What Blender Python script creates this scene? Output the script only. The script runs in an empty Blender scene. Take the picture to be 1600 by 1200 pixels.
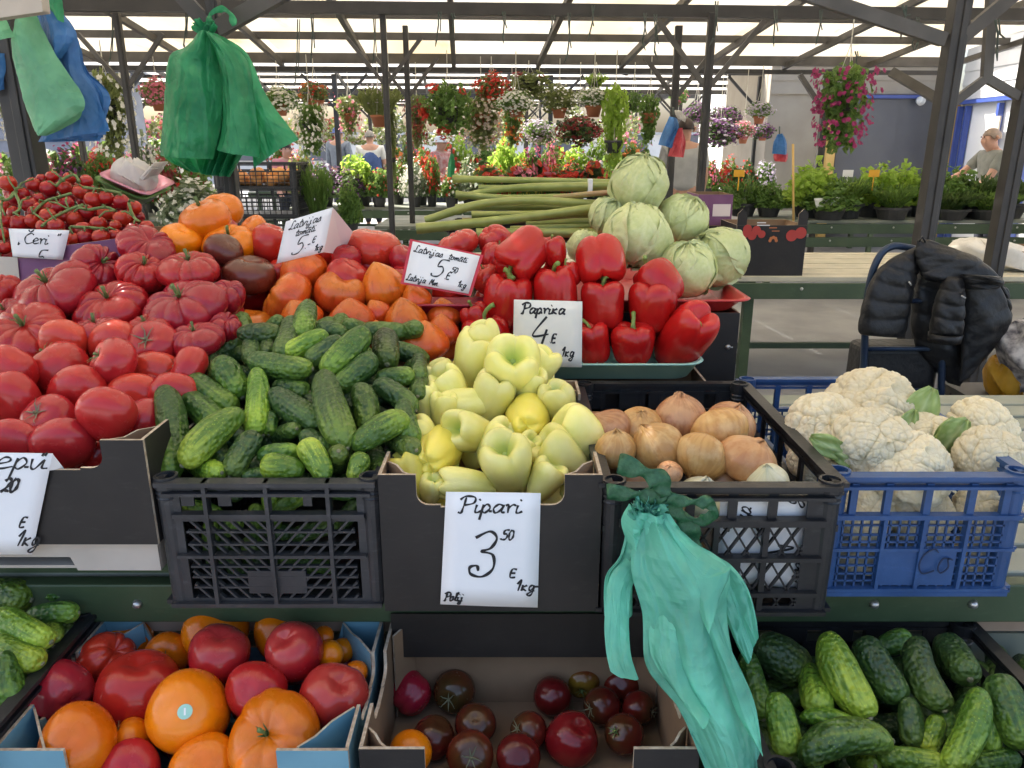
import bpy, bmesh, math, random
import numpy as np
from mathutils import Vector, Matrix, noise
R_ = math.radians
scene = bpy.context.scene
COL = scene.collection
# ---------------------------------------------------------------- camera
H = 1.55; F = 1208.0; PITCH = math.atan2(375.0, F)
SP, CP = math.sin(PITCH), math.cos(PITCH)
cam = bpy.data.cameras.new('camera'); camo = bpy.data.objects.new('camera', cam); COL.objects.link(camo)
camo.location = (0, 0, H); camo.rotation_euler = (math.pi / 2 - PITCH, 0, 0)
cam.sensor_width = 36.0; cam.lens = F / 1600 * 36.0; cam.clip_start = 0.05; cam.clip_end = 2000
scene.camera = camo
# ---------------------------------------------------------------- world, sun, exposure
SUN_DIR = Vector((-0.62, 0.45, 0.95)).normalized()          # towards the sun: back left, high
SUN_EL = math.asin(SUN_DIR.z); SUN_AZ = math.atan2(SUN_DIR.x, SUN_DIR.y)
w = bpy.data.worlds.new("World"); scene.world = w; w.use_nodes = True
nt = w.node_tree; nt.nodes.clear()
sky = nt.nodes.new('ShaderNodeTexSky'); sky.sky_type = 'NISHITA'; sky.sun_disc = False
sky.sun_elevation = SUN_EL; sky.sun_rotation = SUN_AZ; sky.air_density = 1.0; sky.dust_density = 5.0; sky.ozone_density = 0.6
bg = nt.nodes.new('ShaderNodeBackground'); bg.inputs[1].default_value = 0.14
wo = nt.nodes.new('ShaderNodeOutputWorld'); nt.links.new(sky.outputs[0], bg.inputs[0]); nt.links.new(bg.outputs[0], wo.inputs[0])
sl = bpy.data.lights.new('sun', 'SUN'); sl.energy = 4.5; sl.angle = R_(0.5); sl.color = (1.0, 0.95, 0.86)
so = bpy.data.objects.new('sun', sl); COL.objects.link(so); so.rotation_euler = SUN_DIR.to_track_quat('Z', 'Y').to_euler()
so.location = (-20, 20, 30)
vs = scene.view_settings; vs.view_transform = 'Standard'; vs.look = 'None'; vs.gamma = 1.0; vs.use_curve_mapping = False
vs.exposure = 1.75
cy = scene.cycles
cy.max_bounces = 7; cy.diffuse_bounces = 4; cy.glossy_bounces = 3; cy.transmission_bounces = 5; cy.transparent_max_bounces = 6
cy.caustics_reflective = False; cy.caustics_refractive = False
cy.use_denoising = True
cy.sample_clamp_indirect = 6.0

# ---------------------------------------------------------------- projection helpers (photo pixels, 1600 x 1200)
RIGHT, UP, BACK = Vector((1, 0, 0)), Vector((0, SP, CP)), Vector((0, -CP, SP))
def ray(u, v):
    a, b = (u - 800) / F, (600 - v) / F
    return Vector((a, CP + b * SP, -SP + b * CP))
def pix(u, v, Y):                     # the point of that photo pixel at distance Y in front of the stall visitor
    d = ray(u, v); return Vector((0, 0, H)) + d * (Y / d.y)
def pixz(u, v, z):
    d = ray(u, v); return Vector((0, 0, H)) + d * ((z - H) / d.z)
def mpp(p):                           # metres per photo pixel at a point
    return (p.y * CP - (p.z - H) * SP) / F
def proj(p):
    dep = p.y * CP - (p.z - H) * SP; up = p.y * SP + (p.z - H) * CP
    return 800 + p.x / dep * F, 600 - up / dep * F
def lerp(a, b, t): return a + (b - a) * t

# ---------------------------------------------------------------- object helpers
def mesh(name, V, Fc, smooth=True):
    m = bpy.data.meshes.new(name); m.from_pydata([tuple(v) for v in V], [], [tuple(f) for f in Fc]); m.update()
    if smooth: m.polygons.foreach_set('use_smooth', [True] * len(m.polygons))
    return m
def tag(o, label=None, cat=None, group=None, kind=None):
    if label: o['label'] = label
    if cat: o['category'] = cat
    if group: o['group'] = group
    if kind: o['kind'] = kind
    return o
def link(name, m, mat=None, parent=None, loc=None):
    o = bpy.data.objects.new(name, m); COL.objects.link(o)
    if mat is not None and m is not None:
        ms = mat if isinstance(mat, (list, tuple)) else [mat]
        if not m.materials:
            for q in ms: m.materials.append(q)
    if parent is not None: o.parent = parent
    if loc is not None: o.location = loc
    return o
def thing(name, label, cat, loc=(0, 0, 0), group=None, rotz=0):
    o = bpy.data.objects.new(name, None); COL.objects.link(o); o.location = loc; o.rotation_euler = (0, 0, rotz)
    o.empty_display_size = 0.05
    return tag(o, label, cat, group)
class MB:
    """collects shapes in world (or local) space and links them as ONE mesh object"""
    def __init__(s): s.V = []; s.F = []; s.M = []; s.S = []
    def add(s, V, Fc, mi=0, sm=False):
        n = len(s.V); s.V += [tuple(v) for v in V]
        for f in Fc: s.F.append([i + n for i in f]); s.M.append(mi); s.S.append(sm)
    def box(s, c, sz, mi=0, M=None):
        c = Vector(c); hx, hy, hz = sz[0] / 2, sz[1] / 2, sz[2] / 2
        P = [Vector((x, y, z)) for x in (-hx, hx) for y in (-hy, hy) for z in (-hz, hz)]
        if M is not None: P = [M @ p for p in P]
        s.add([c + p for p in P], [(0, 1, 3, 2), (4, 6, 7, 5), (0, 4, 5, 1), (2, 3, 7, 6), (0, 2, 6, 4), (1, 5, 7, 3)], mi)
    def span(s, a, b, mi=0):
        s.box([(a[i] + b[i]) / 2 for i in range(3)], [abs(b[i] - a[i]) for i in range(3)], mi)
    def bar(s, p0, p1, wd, th, up=(0, 0, 1), mi=0):
        p0, p1 = Vector(p0), Vector(p1); d = p1 - p0; L = d.length
        if L < 1e-6: return
        z = d / L; x = Vector(up).cross(z)
        if x.length < 1e-4: x = Vector((1, 0, 0)).cross(z)
        x.normalize(); y = z.cross(x)
        s.box((p0 + p1) / 2, (wd, th, L), mi, Matrix((x, y, z)).transposed())
    def tube(s, path, rad, n=8, mi=0, cap=True):
        path = [Vector(p) for p in path]; N = len(path)
        if not isinstance(rad, (list, tuple)): rad = [rad] * N
        V = []; t0 = (path[1] - path[0]).normalized(); x = t0.orthogonal().normalized()
        for i in range(N):
            t = (path[min(i + 1, N - 1)] - path[max(i - 1, 0)]).normalized()
            x = (x - t * x.dot(t)).normalized(); y = t.cross(x)
            for k in range(n):
                a = 2 * math.pi * k / n; V.append(path[i] + (x * math.cos(a) + y * math.sin(a)) * rad[i])
        Fc = [(i * n + k, i * n + (k + 1) % n, (i + 1) * n + (k + 1) % n, (i + 1) * n + k) for i in range(N - 1) for k in range(n)]
        if cap: Fc += [tuple(range(n - 1, -1, -1)), tuple((N - 1) * n + k for k in range(n))]
        s.add(V, Fc, mi, True)
    def grid(s, P, mi=0, sm=True, wrap=False):
        a, b = len(P), len(P[0]); V = [p for r in P for p in r]; Fc = []
        for i in range(a - 1):
            for j in range(b if wrap else b - 1):
                j2 = (j + 1) % b; Fc.append((i * b + j, i * b + j2, (i + 1) * b + j2, (i + 1) * b + j))
        s.add(V, Fc, mi, sm)
    def prism(s, pts, o, ux, uy, t, mf=0, me=1, mb=None):
        """polygon pts in the plane (o, ux, uy), thickness t along -normal; front mf, edges me, back mb"""
        o, ux, uy = Vector(o), Vector(ux), Vector(uy); nrm = ux.cross(uy).normalized(); n = len(pts)
        A = [o + ux * x + uy * y for x, y in pts]; B = [p - nrm * t for p in A]
        s.add(A, [tuple(range(n))], mf); s.add(B, [tuple(range(n - 1, -1, -1))], me if mb is None else mb)
        s.add(A + B, [(i, i + n, (i + 1) % n + n, (i + 1) % n) for i in range(n)], me)
    def build(s, name, mat, parent=None, origin=None):
        o0 = Vector(origin) if origin is not None else (parent.location if parent is not None else Vector((0, 0, 0)))
        m = bpy.data.meshes.new(name)
        m.from_pydata([(v[0] - o0.x, v[1] - o0.y, v[2] - o0.z) for v in s.V], [], s.F); m.update()
        m.polygons.foreach_set('material_index', s.M); m.polygons.foreach_set('use_smooth', s.S)
        o = link(name, m, mat, parent)
        if parent is None: o.location = o0
        return o
def base_of(s):
    A = np.array(s.V); return Vector(((A[:, 0].min() + A[:, 0].max()) / 2, (A[:, 1].min() + A[:, 1].max()) / 2, A[:, 2].min()))
def bevel(o, w=0.004, n=2):
    md = o.modifiers.new('bevel', 'BEVEL'); md.width = w; md.segments = n; md.limit_method = 'ANGLE'; return o
def solid(o, t):
    md = o.modifiers.new('solid', 'SOLIDIFY'); md.thickness = t; md.offset = 0; return o

# ---------------------------------------------------------------- materials
def sh(name):
    m = bpy.data.materials.new(name); m.use_nodes = True; n = m.node_tree; return m, n, n.nodes['Principled BSDF'], n.nodes.new, n.links.new
def mixc(n, a, b, fac, mode='MIX'):
    x = n.nodes.new('ShaderNodeMix'); x.data_type = 'RGBA'; x.blend_type = mode
    for sock, val in ((6, a), (7, b), (0, fac)):
        if hasattr(val, 'links'): n.links.new(val, x.inputs[sock])
        elif sock == 0: x.inputs[0].default_value = val
        else: x.inputs[sock].default_value = (*val, 1)
    return x.outputs[2]
def ramp(n, fac, stops):
    r = n.nodes.new('ShaderNodeValToRGB'); e = r.color_ramp.elements
    while len(e) < len(stops): e.new(0.5)
    for q, (p, c) in zip(e, stops): q.position = p; q.color = (c, c, c, 1) if isinstance(c, (int, float)) else (*c, 1)
    n.links.new(fac, r.inputs[0]); return r.outputs[0]
def coord(n, which='Object', scale=(1, 1, 1), shift=True):
    t = n.nodes.new('ShaderNodeTexCoord'); mp = n.nodes.new('ShaderNodeMapping'); mp.inputs['Scale'].default_value = scale
    n.links.new(t.outputs[which], mp.inputs[0])
    if not shift: return mp.outputs[0]
    oi = n.nodes.new('ShaderNodeObjectInfo'); va = n.nodes.new('ShaderNodeVectorMath'); va.operation = 'MULTIPLY_ADD'
    cx = n.nodes.new('ShaderNodeCombineXYZ'); 
    for k in range(3): n.links.new(oi.outputs['Random'], cx.inputs[k])
    va.inputs[1].default_value = (37, 23, 51); n.links.new(cx.outputs[0], va.inputs[0]); n.links.new(mp.outputs[0], va.inputs[2])
    return va.outputs[0]
def nz(n, vec, scale, detail=3, rough=0.5):
    t = n.nodes.new('ShaderNodeTexNoise'); t.inputs['Scale'].default_value = scale; t.inputs['Detail'].default_value = detail
    t.inputs['Roughness'].default_value = rough; n.links.new(vec, t.inputs['Vector']); return t.outputs['Fac']
def bump(n, b, h, strength, dist=0.001):
    x = n.nodes.new('ShaderNodeBump'); x.inputs['Strength'].default_value = strength; x.inputs['Distance'].default_value = dist
    n.links.new(h, x.inputs['Height']); n.links.new(x.outputs[0], b.inputs['Normal'])
def rnd(n, lo, hi):
    oi = n.nodes.new('ShaderNodeObjectInfo'); mr = n.nodes.new('ShaderNodeMapRange'); mr.inputs[3].default_value = lo; mr.inputs[4].default_value = hi
    n.links.new(oi.outputs['Random'], mr.inputs[0]); return mr.outputs[0]
def simple(name, ca, cb=None, scale=8, rough=0.5, bs=0.0, bscale=60, bdist=0.002, spec=0.5, metal=0, sss=0, shift=True, var=0.0, lo=.35, hi=.65, wear=0.0):
    m, n, b, N, L = sh(name); b.inputs['Roughness'].default_value = rough; b.inputs['Specular IOR Level'].default_value = spec; b.inputs['Metallic'].default_value = metal
    cb = cb or ca; v = coord(n, 'Object', shift=shift); c = mixc(n, ca, cb, ramp(n, nz(n, v, scale, 4), [(lo, 0.0), (hi, 1.0)]))
    if wear:
        wf = ramp(n, nz(n, coord(n, 'Object', (7, 7, 26), shift), 3.0, 8, .7), [(.56, 0.0), (.74, wear)]); c = mixc(n, c, [min(.8, k * 2.2 + .03) for k in cb], wf)
    if var:
        k = rnd(n, 1 - var, 1 + var); hs = N('ShaderNodeHueSaturation'); L(k, hs.inputs['Value']); L(c, hs.inputs['Color']); c = hs.outputs[0]
    L(c, b.inputs['Base Color'])
    if bs: bump(n, b, nz(n, v, bscale, 4), bs, bdist)
    if sss:
        b.inputs['Subsurface Weight'].default_value = sss; b.inputs['Subsurface Radius'].default_value = (1, .4, .2); b.inputs['Subsurface Scale'].default_value = 0.01
    return m
def leafmat(name, ca, cb, trans=0.35, rough=0.5, scale=3.0):
    m, n, b, N, L = sh(name); b.inputs['Roughness'].default_value = rough
    v = coord(n, 'Object'); c = mixc(n, ca, cb, ramp(n, nz(n, v, scale * 12, 2), [(.38, 0.0), (.62, 1.0)])); L(c, b.inputs['Base Color'])
    t = N('ShaderNodeBsdfTranslucent'); c2 = mixc(n, c, (1.0, 1.0, .35), 0.35, 'MIX'); mm = mixc(n, c, c2, .3); L(mm, t.inputs[0])
    x = N('ShaderNodeMixShader'); x.inputs[0].default_value = trans; L(b.outputs[0], x.inputs[1]); L(t.outputs[0], x.inputs[2])
    L(x.outputs[0], n.nodes['Material Output'].inputs[0]); return m
def sheetmat(name, col, trans=0.45, rough=0.3, wr=0.55):
    """thin plastic film: glossy face, light passes through it"""
    m, n, b, N, L = sh(name); b.inputs['Roughness'].default_value = rough
    v = coord(n, 'Object'); f = nz(n, v, 9, 3)
    c = mixc(n, [k * .72 for k in col], [min(.9, k * 1.1 + .05) for k in col], ramp(n, f, [(.3, 0.0), (.7, 1.0)])); L(c, b.inputs['Base Color'])
    hs_ = []
    for sc_, am in (((26, 26, 9), .6), ((70, 70, 38), .3)):
        vo = N('ShaderNodeTexVoronoi'); vo.inputs['Scale'].default_value = 1.0; L(coord(n, 'Object', sc_), vo.inputs['Vector']); mm = N('ShaderNodeMath'); mm.operation = 'MULTIPLY'; mm.inputs[1].default_value = am; L(vo.outputs['Distance'], mm.inputs[0]); hs_.append(mm.outputs[0])
    ad = N('ShaderNodeMath'); ad.operation = 'ADD'; L(hs_[0], ad.inputs[0]); L(hs_[1], ad.inputs[1])
    bp = N('ShaderNodeBump'); bp.inputs['Strength'].default_value = wr; bp.inputs['Distance'].default_value = .012; L(ad.outputs[0], bp.inputs['Height']); L(bp.outputs[0], b.inputs['Normal'])
    t = N('ShaderNodeBsdfTranslucent'); L(c, t.inputs[0]); L(bp.outputs[0], t.inputs['Normal'])
    x = N('ShaderNodeMixShader'); x.inputs[0].default_value = trans; L(b.outputs[0], x.inputs[1]); L(t.outputs[0], x.inputs[2])
    tp = N('ShaderNodeBsdfTransparent'); tp.inputs[0].default_value = (*[min(1, k * 1.2 + .25) for k in col], 1); y = N('ShaderNodeMixShader'); y.inputs[0].default_value = .16; L(x.outputs[0], y.inputs[1]); L(tp.outputs[0], y.inputs[2])
    L(y.outputs[0], n.nodes['Material Output'].inputs[0]); return m

def tommat(name, ca, cb, shoulder, sh_amt=0.6, rough=0.27, streak=0.0):
    m, n, b, N, L = sh(name); b.inputs['Roughness'].default_value = rough; b.inputs['Specular IOR Level'].default_value = 0.35
    v = coord(n, 'Generated'); f = ramp(n, nz(n, v, 1.8, 3), [(.35, 0.0), (.68, 1.0)]); c = mixc(n, ca, cb, f)
    t = N('ShaderNodeTexCoord'); sp = N('ShaderNodeSeparateXYZ'); L(t.outputs['Generated'], sp.inputs[0])
    ad = N('ShaderNodeMath'); ad.operation = 'MULTIPLY_ADD'; L(nz(n, v, 3.0, 3), ad.inputs[0]); ad.inputs[1].default_value = 0.5; L(sp.outputs[2], ad.inputs[2])
    k = ramp(n, ad.outputs[0], [(.78, 0.0), (1.0, 1.0)]) if False else None
    mr = N('ShaderNodeMapRange'); L(ad.outputs[0], mr.inputs[0]); mr.inputs[1].default_value = .85; mr.inputs[2].default_value = 1.25; mr.inputs[3].default_value = 0; mr.inputs[4].default_value = sh_amt
    c = mixc(n, c, shoulder, mr.outputs[0])
    if streak:
        v2 = coord(n, 'Generated', (5, 5, .6)); c = mixc(n, c, [x * .45 for x in cb], ramp(n, nz(n, v2, 2.2, 2), [(.56, 0.0), (.66, streak)]))
    hs = N('ShaderNodeHueSaturation'); L(rnd(n, .82, 1.15), hs.inputs['Value']); L(rnd(n, .495, .506), hs.inputs['Hue']); L(c, hs.inputs['Color']); L(hs.outputs[0], b.inputs['Base Color'])
    # tiny pores and dust
    vo = coord(n, 'Object'); mr2 = N('ShaderNodeMapRange'); L(nz(n, v, 4, 4), mr2.inputs[0]); mr2.inputs[3].default_value = rough - .13; mr2.inputs[4].default_value = rough + .12
    L(mr2.outputs[0], b.inputs['Roughness'])
    bump(n, b, nz(n, v, 5, 3), .12, 0.004); b.inputs['Coat Weight'].default_value = .3; b.inputs['Coat Roughness'].default_value = .1
    b.inputs['Subsurface Weight'].default_value = .04; b.inputs['Subsurface Radius'].default_value = (1, .25, .12); b.inputs['Subsurface Scale'].default_value = 0.012
    return m
def cukemat(name, dark, light):
    m, n, b, N, L = sh(name); b.inputs['Roughness'].default_value = .42
    t = N('ShaderNodeTexCoord'); sp = N('ShaderNodeSeparateXYZ'); L(t.outputs['Generated'], sp.inputs[0])
    v = coord(n, 'Generated', (7, 7, .9)); st = nz(n, v, 1.3, 3)
    ends = N('ShaderNodeMapRange'); L(sp.outputs[2], ends.inputs[0]); ends.inputs[1].default_value = .45; ends.inputs[2].default_value = 1.0; ends.inputs[3].default_value = -.12; ends.inputs[4].default_value = .3
    ad = N('ShaderNodeMath'); ad.operation = 'ADD'; L(st, ad.inputs[0]); L(ends.outputs[0], ad.inputs[1])
    f = ramp(n, ad.outputs[0], [(.4, 0.0), (.72, 1.0)])
    c = mixc(n, dark, light, f)
    vo = N('ShaderNodeTexVoronoi'); vo.inputs['Scale'].default_value = 190; L(coord(n, 'Object'), vo.inputs['Vector'])
    dots = ramp(n, vo.outputs['Distance'], [(.12, 1.0), (.32, 0.0)])
    dn = N('ShaderNodeMath'); dn.operation = 'MULTIPLY'; L(dots, dn.inputs[0]); L(ramp(n, nz(n, coord(n, 'Object'), 30, 2), [(.4, 0.0), (.6, .55)]), dn.inputs[1])
    c = mixc(n, c, [min(1, k * 1.6) for k in light], dn.outputs[0])
    oi = N('ShaderNodeObjectInfo'); c = mixc(n, c, oi.outputs['Color'], 1.0, 'MULTIPLY')
    hs = N('ShaderNodeHueSaturation'); L(rnd(n, .8, 1.2), hs.inputs['Value']); L(c, hs.inputs['Color']); L(hs.outputs[0], b.inputs['Base Color'])
    vo2 = N('ShaderNodeTexVoronoi'); vo2.inputs['Scale'].default_value = 120; vo2.feature = 'SMOOTH_F1'; L(coord(n, 'Object'), vo2.inputs['Vector'])
    iv = N('ShaderNodeMath'); iv.operation = 'MULTIPLY'; iv.inputs[1].default_value = -1.0; L(vo2.outputs['Distance'], iv.inputs[0])
    bump(n, b, iv.outputs[0], 1.0, 0.006)
    return m
def peppermat(name, ca, cb, rough, zcol=None, zlo=.7, zhi=1.0, sss=.15):
    m, n, b, N, L = sh(name); b.inputs['Roughness'].default_value = rough
    v = coord(n, 'Generated'); c = mixc(n, ca, cb, ramp(n, nz(n, v, 2.2, 3), [(.35, 0.0), (.65, 1.0)]))
    if zcol:
        at = N('ShaderNodeAttribute'); at.attribute_name = 'hollow'; c = mixc(n, c, zcol, at.outputs['Fac'])
    hs = N('ShaderNodeHueSaturation'); L(rnd(n, .85, 1.12), hs.inputs['Value']); L(c, hs.inputs['Color']); L(hs.outputs[0], b.inputs['Base Color'])
    bump(n, b, nz(n, v, 3.2, 4), .32, 0.008)
    b.inputs['Subsurface Weight'].default_value = sss; b.inputs['Subsurface Radius'].default_value = (1, .5, .2); b.inputs['Subsurface Scale'].default_value = 0.012
    return m
def attrmat(name, ca, cb, attr, rough=.5, noise_c=None, sss=.1, bsc=40, bst=.3):
    m, n, b, N, L = sh(name); b.inputs['Roughness'].default_value = rough
    at = N('ShaderNodeAttribute'); at.attribute_name = attr; v = coord(n, 'Object')
    c = mixc(n, ca, noise_c or ca, ramp(n, nz(n, v, 9, 3), [(.35, 0.0), (.65, 1.0)])); c = mixc(n, c, cb, at.outputs['Fac'])
    hs = N('ShaderNodeHueSaturation'); L(rnd(n, .9, 1.08), hs.inputs['Value']); L(c, hs.inputs['Color']); L(hs.outputs[0], b.inputs['Base Color'])
    bump(n, b, nz(n, v, bsc, 4), bst, 0.003)
    b.inputs['Subsurface Weight'].default_value = sss; b.inputs['Subsurface Radius'].default_value = (1, .8, .4); b.inputs['Subsurface Scale'].default_value = 0.01
    return m
M = {}
M['asphalt'] = simple('asphalt', (.25, .25, .255), (.32, .32, .32), 2.5, .9, .4, 160, .004, shift=False)
M['metal'] = simple('dark_painted_steel', (.030, .028, .026), (.046, .042, .039), 6, .5, .1, 30, shift=False)
M['metal_lit'] = simple('lit_canopy_steel', (.060, .055, .050), (.095, .088, .08), 5, .55, .1, 30, shift=False)  # lighter copy of the dark canopy steel, light put into its colour
M['bench_green'] = simple('green_board_paint', (.038, .066, .030), (.054, .086, .042), 5, .45, .3, 40, shift=False, wear=.2)
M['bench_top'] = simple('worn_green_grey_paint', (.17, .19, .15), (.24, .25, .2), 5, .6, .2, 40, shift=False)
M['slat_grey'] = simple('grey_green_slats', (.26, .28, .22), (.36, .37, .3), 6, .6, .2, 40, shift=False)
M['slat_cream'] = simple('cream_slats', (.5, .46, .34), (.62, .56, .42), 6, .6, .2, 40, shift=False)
M['rail_brown'] = simple('bare_wood_rail', (.27, .19, .13), (.36, .27, .2), 9, .75, .2, 60, shift=False)
M['bolt'] = simple('bolt_steel', (.5, .49, .47), (.6, .58, .55), 20, .35, metal=.8)
M['crate_black'] = simple('black_crate_plastic', (.010, .010, .011), (.017, .017, .018), 12, .42, .25, 90, var=.1, wear=.45)
M['crate_grey'] = simple('charcoal_crate_plastic', (.026, .026, .028), (.038, .038, .040), 12, .45, .25, 90, var=.05, wear=.5)
M['crate_blue'] = simple('blue_crate_plastic', (.018, .058, .165), (.026, .078, .21), 12, .4, .2, 90, var=.1, wear=.22)
M['card_black'] = simple('black_board', (.011, .009, .008), (.018, .0145, .0125), 10, .55, .25, 40, shift=False, wear=.22)
M['kraft'] = simple('brown_kraft_board', (.24, .15, .085), (.33, .22, .13), 9, .8, .2, 90, shift=False)
M['kraft_in'] = simple('inner_kraft_board', (.20, .12, .065), (.26, .165, .095), 6, .8, .15, 60, shift=False)
M['board_pale'] = simple('pale_corrugated_edge', (.50, .42, .32), (.34, .26, .18), 90, .85, .3, 120, shift=False)
M['board_cream'] = simple('cream_board', (.44, .39, .33), (.52, .47, .40), 8, .75, .1, 60, shift=False)
M['card_lblue'] = simple('light_blue_board', (.13, .29, .37), (.17, .35, .43), 7, .55, .1, 60, shift=False)
M['card_purple'] = simple('purple_board', (.17, .06, .15), (.21, .085, .185), 8, .6, .1, 60, shift=False)
M['paper'] = simple('white_paper', (.80, .80, .80), (.85, .85, .845), 5, .7, .1, 20, shift=False)
M['paper_warm'] = simple('cream_paper', (.78, .75, .66), (.83, .80, .72), 5, .7, .1, 20, shift=False)
M['paper_pink'] = simple('pinkish_paper', (.74, .62, .60), (.78, .68, .66), 5, .7, shift=False)
M['red_card'] = simple('red_card_frame', (.55, .03, .05), (.6, .04, .06), 5, .5, shift=False)
M['ink'] = simple('marker_ink', (.012, .012, .014), None, 5, .6)
M['ink_blue'] = simple('dark_blue_marker', (.008, .02, .06), None, 5, .6)
M['tray_red'] = simple('red_plastic_tray', (.50, .03, .03), (.55, .04, .04), 7, .35)
M['tray_darkred'] = simple('wine_red_tray', (.30, .015, .04), (.35, .02, .05), 7, .35)
M['tray_mint'] = simple('mint_plastic_tray', (.36, .62, .50), (.42, .67, .55), 7, .35)
M['tray_white'] = simple('white_plastic_tray', (.72, .66, .62), (.76, .70, .66), 7, .4)
M['tray_pink'] = simple('pink_plastic_tray', (.62, .24, .30), (.66, .28, .34), 7, .4)
M['tray_green'] = simple('green_plastic_tray', (.10, .20, .035), (.12, .24, .045), 7, .45)
M['tom_pink'] = tommat('pink_tomato_skin', (.52, .034, .024), (.46, .022, .018), (.48, .06, .03), .15, .25)
M['tom_rib'] = tommat('ribbed_pink_tomato_skin', (.42, .016, .020), (.33, .010, .017), (.28, .012, .015), .3, .27)
M['tom_red'] = tommat('red_tomato_skin', (.42, .016, .014), (.50, .022, .016), (.42, .03, .015), .4, .25)
M['tom_crim'] = tommat('crimson_tomato_skin', (.37, .012, .026), (.44, .02, .024), (.42, .05, .04), .5, .25)
M['tom_orange'] = tommat('orange_tomato_skin', (.80, .215, .003), (.78, .175, .003), (.64, .19, .01), .4, .27)
M['tom_heart'] = tommat('orange_red_tomato_skin', (.62, .072, .014), (.66, .12, .012), (.66, .19, .018), .8, .27, .35)
M['tom_gold'] = tommat('amber_tomato_skin', (.72, .19, .012), (.66, .11, .012), (.66, .24, .03), .6, .27, .35)
M['tom_dark'] = tommat('dark_red_tomato_skin', (.20, .009, .009), (.26, .012, .010), (.16, .012, .01), .5, .22)
M['tom_brown'] = tommat('brown_tomato_skin', (.115, .012, .008), (.16, .014, .01), (.075, .032, .01), .9, .22)
M['tom_brown2'] = tommat('dusky_brown_tomato_skin', (.15, .03, .018), (.19, .035, .02), (.10, .035, .018), .8, .3)
M['tom_olive'] = tommat('olive_tomato_skin', (.07, .022, .008), (.11, .022, .01), (.045, .035, .01), .8, .24)
M['tom_olive2'] = tommat('yellow_green_shouldered_tomato_skin', (.12, .016, .008), (.13, .035, .01), (.20, .12, .015), .9, .24)
M['tom_cherry'] = tommat('cherry_tomato_skin', (.40, .012, .010), (.34, .010, .010), (.42, .03, .01), .5, .22)
M['stem'] = simple('green_stem', (.09, .15, .04), (.16, .22, .07), 60, .6, .2, 90)
M['stem_dry'] = simple('dry_calyx', (.13, .14, .07), (.26, .24, .14), 60, .7, .2, 90)
M['scar'] = simple('pale_blossom_scar', (.55, .4, .26), (.45, .3, .18), 200, .8)
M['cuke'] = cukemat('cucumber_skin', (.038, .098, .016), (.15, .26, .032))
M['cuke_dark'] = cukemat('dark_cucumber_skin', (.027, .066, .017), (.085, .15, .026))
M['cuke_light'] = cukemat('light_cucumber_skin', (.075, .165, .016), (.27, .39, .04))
M['pep_red'] = peppermat('red_pepper_skin', (.50, .012, .010), (.43, .009, .009), .22)
M['pep_yel'] = peppermat('pale_pepper_skin', (.77, .72, .20), (.81, .76, .29), .26, (.46, .57, .11))
M['pep_gold'] = peppermat('yellow_pepper_skin', (.78, .68, .13), (.80, .68, .10), .30, (.52, .55, .08))
M['pep_stem'] = simple('pepper_stem', (.16, .26, .05), (.24, .33, .08), 40, .5, .2, 90)
M['pep_green'] = simple('pale_pepper_core', (.40, .52, .12), (.5, .6, .2), 90, .5, .4, 120)
def onionmat(name, a, b_, c_):
    m, n, b, N, L = sh(name); b.inputs['Roughness'].default_value = .36
    t = N('ShaderNodeTexCoord'); v = coord(n, 'Generated'); 
    at = N('ShaderNodeAttribute'); at.attribute_name = 'streak'
    f = ramp(n, at.outputs['Fac'], [(.3, 0.0), (.7, 1.0)]); c = mixc(n, a, [lerp(x, y, .55) for x, y in zip(a, b_)], f); c = mixc(n, c, c_, ramp(n, nz(n, v, 2.2, 4, .6), [(.45, 0.0), (.62, .85)]))
    hs = N('ShaderNodeHueSaturation'); L(rnd(n, .85, 1.15), hs.inputs['Value']); L(c, hs.inputs['Color']); L(hs.outputs[0], b.inputs['Base Color'])
    bump(n, b, at.outputs['Fac'], .25, 0.002); return m
M['onion'] = onionmat('onion_skin', (.55, .31, .10), (.40, .18, .05), (.64, .42, .18))
M['onion_brown'] = onionmat('brown_onion_skin', (.42, .20, .085), (.28, .10, .04), (.52, .29, .14))
M['onion_orange'] = onionmat('orange_onion_skin', (.60, .29, .11), (.48, .19, .07), (.66, .38, .17))
M['onion_white'] = onionmat('peeled_onion_skin', (.70, .66, .42), (.62, .58, .32), (.74, .72, .55))
M['cabbage'] = attrmat('cabbage_leaf', (.52, .58, .23), (.62, .66, .33), 'vein', .42, (.58, .63, .29))
M['cauli'] = attrmat('cauliflower_curd', (.78, .68, .44), (.52, .40, .18), 'pit', .65, (.80, .72, .52), .1, 160, .4)
M['cauli_leaf'] = attrmat('cauliflower_leaf', (.20, .30, .07), (.46, .54, .24), 'vein', .5, (.30, .40, .12))
M['rhubarb'] = simple('rhubarb_stalk', (.27, .31, .07), (.37, .39, .11), 18, .4, .2, 60, var=.15)
M['rhubarb_pink'] = simple('pinkish_rhubarb_stalk', (.38, .24, .12), (.33, .28, .09), 10, .4, .2, 60, var=.1)
M['bag_green'] = sheetmat('green_plastic_film', (.055, .47, .22), .5, .2)
M['bag_pale'] = sheetmat('pale_green_plastic_film', (.22, .58, .34), .35, .25)
M['bag_teal'] = sheetmat('mint_plastic_film', (.24, .74, .56), .45, .16)
M['bag_blue'] = sheetmat('blue_plastic_film', (.06, .25, .56), .35)
M['bag_pink'] = sheetmat('coral_plastic_film', (.66, .08, .10), .35)
M['bag_white'] = sheetmat('white_plastic_film', (.78, .75, .70), .35)
M['ribbon'] = simple('dark_green_mesh_ribbon', (.012, .075, .028), (.03, .12, .05), 160, .5, .5, 300)
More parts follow.
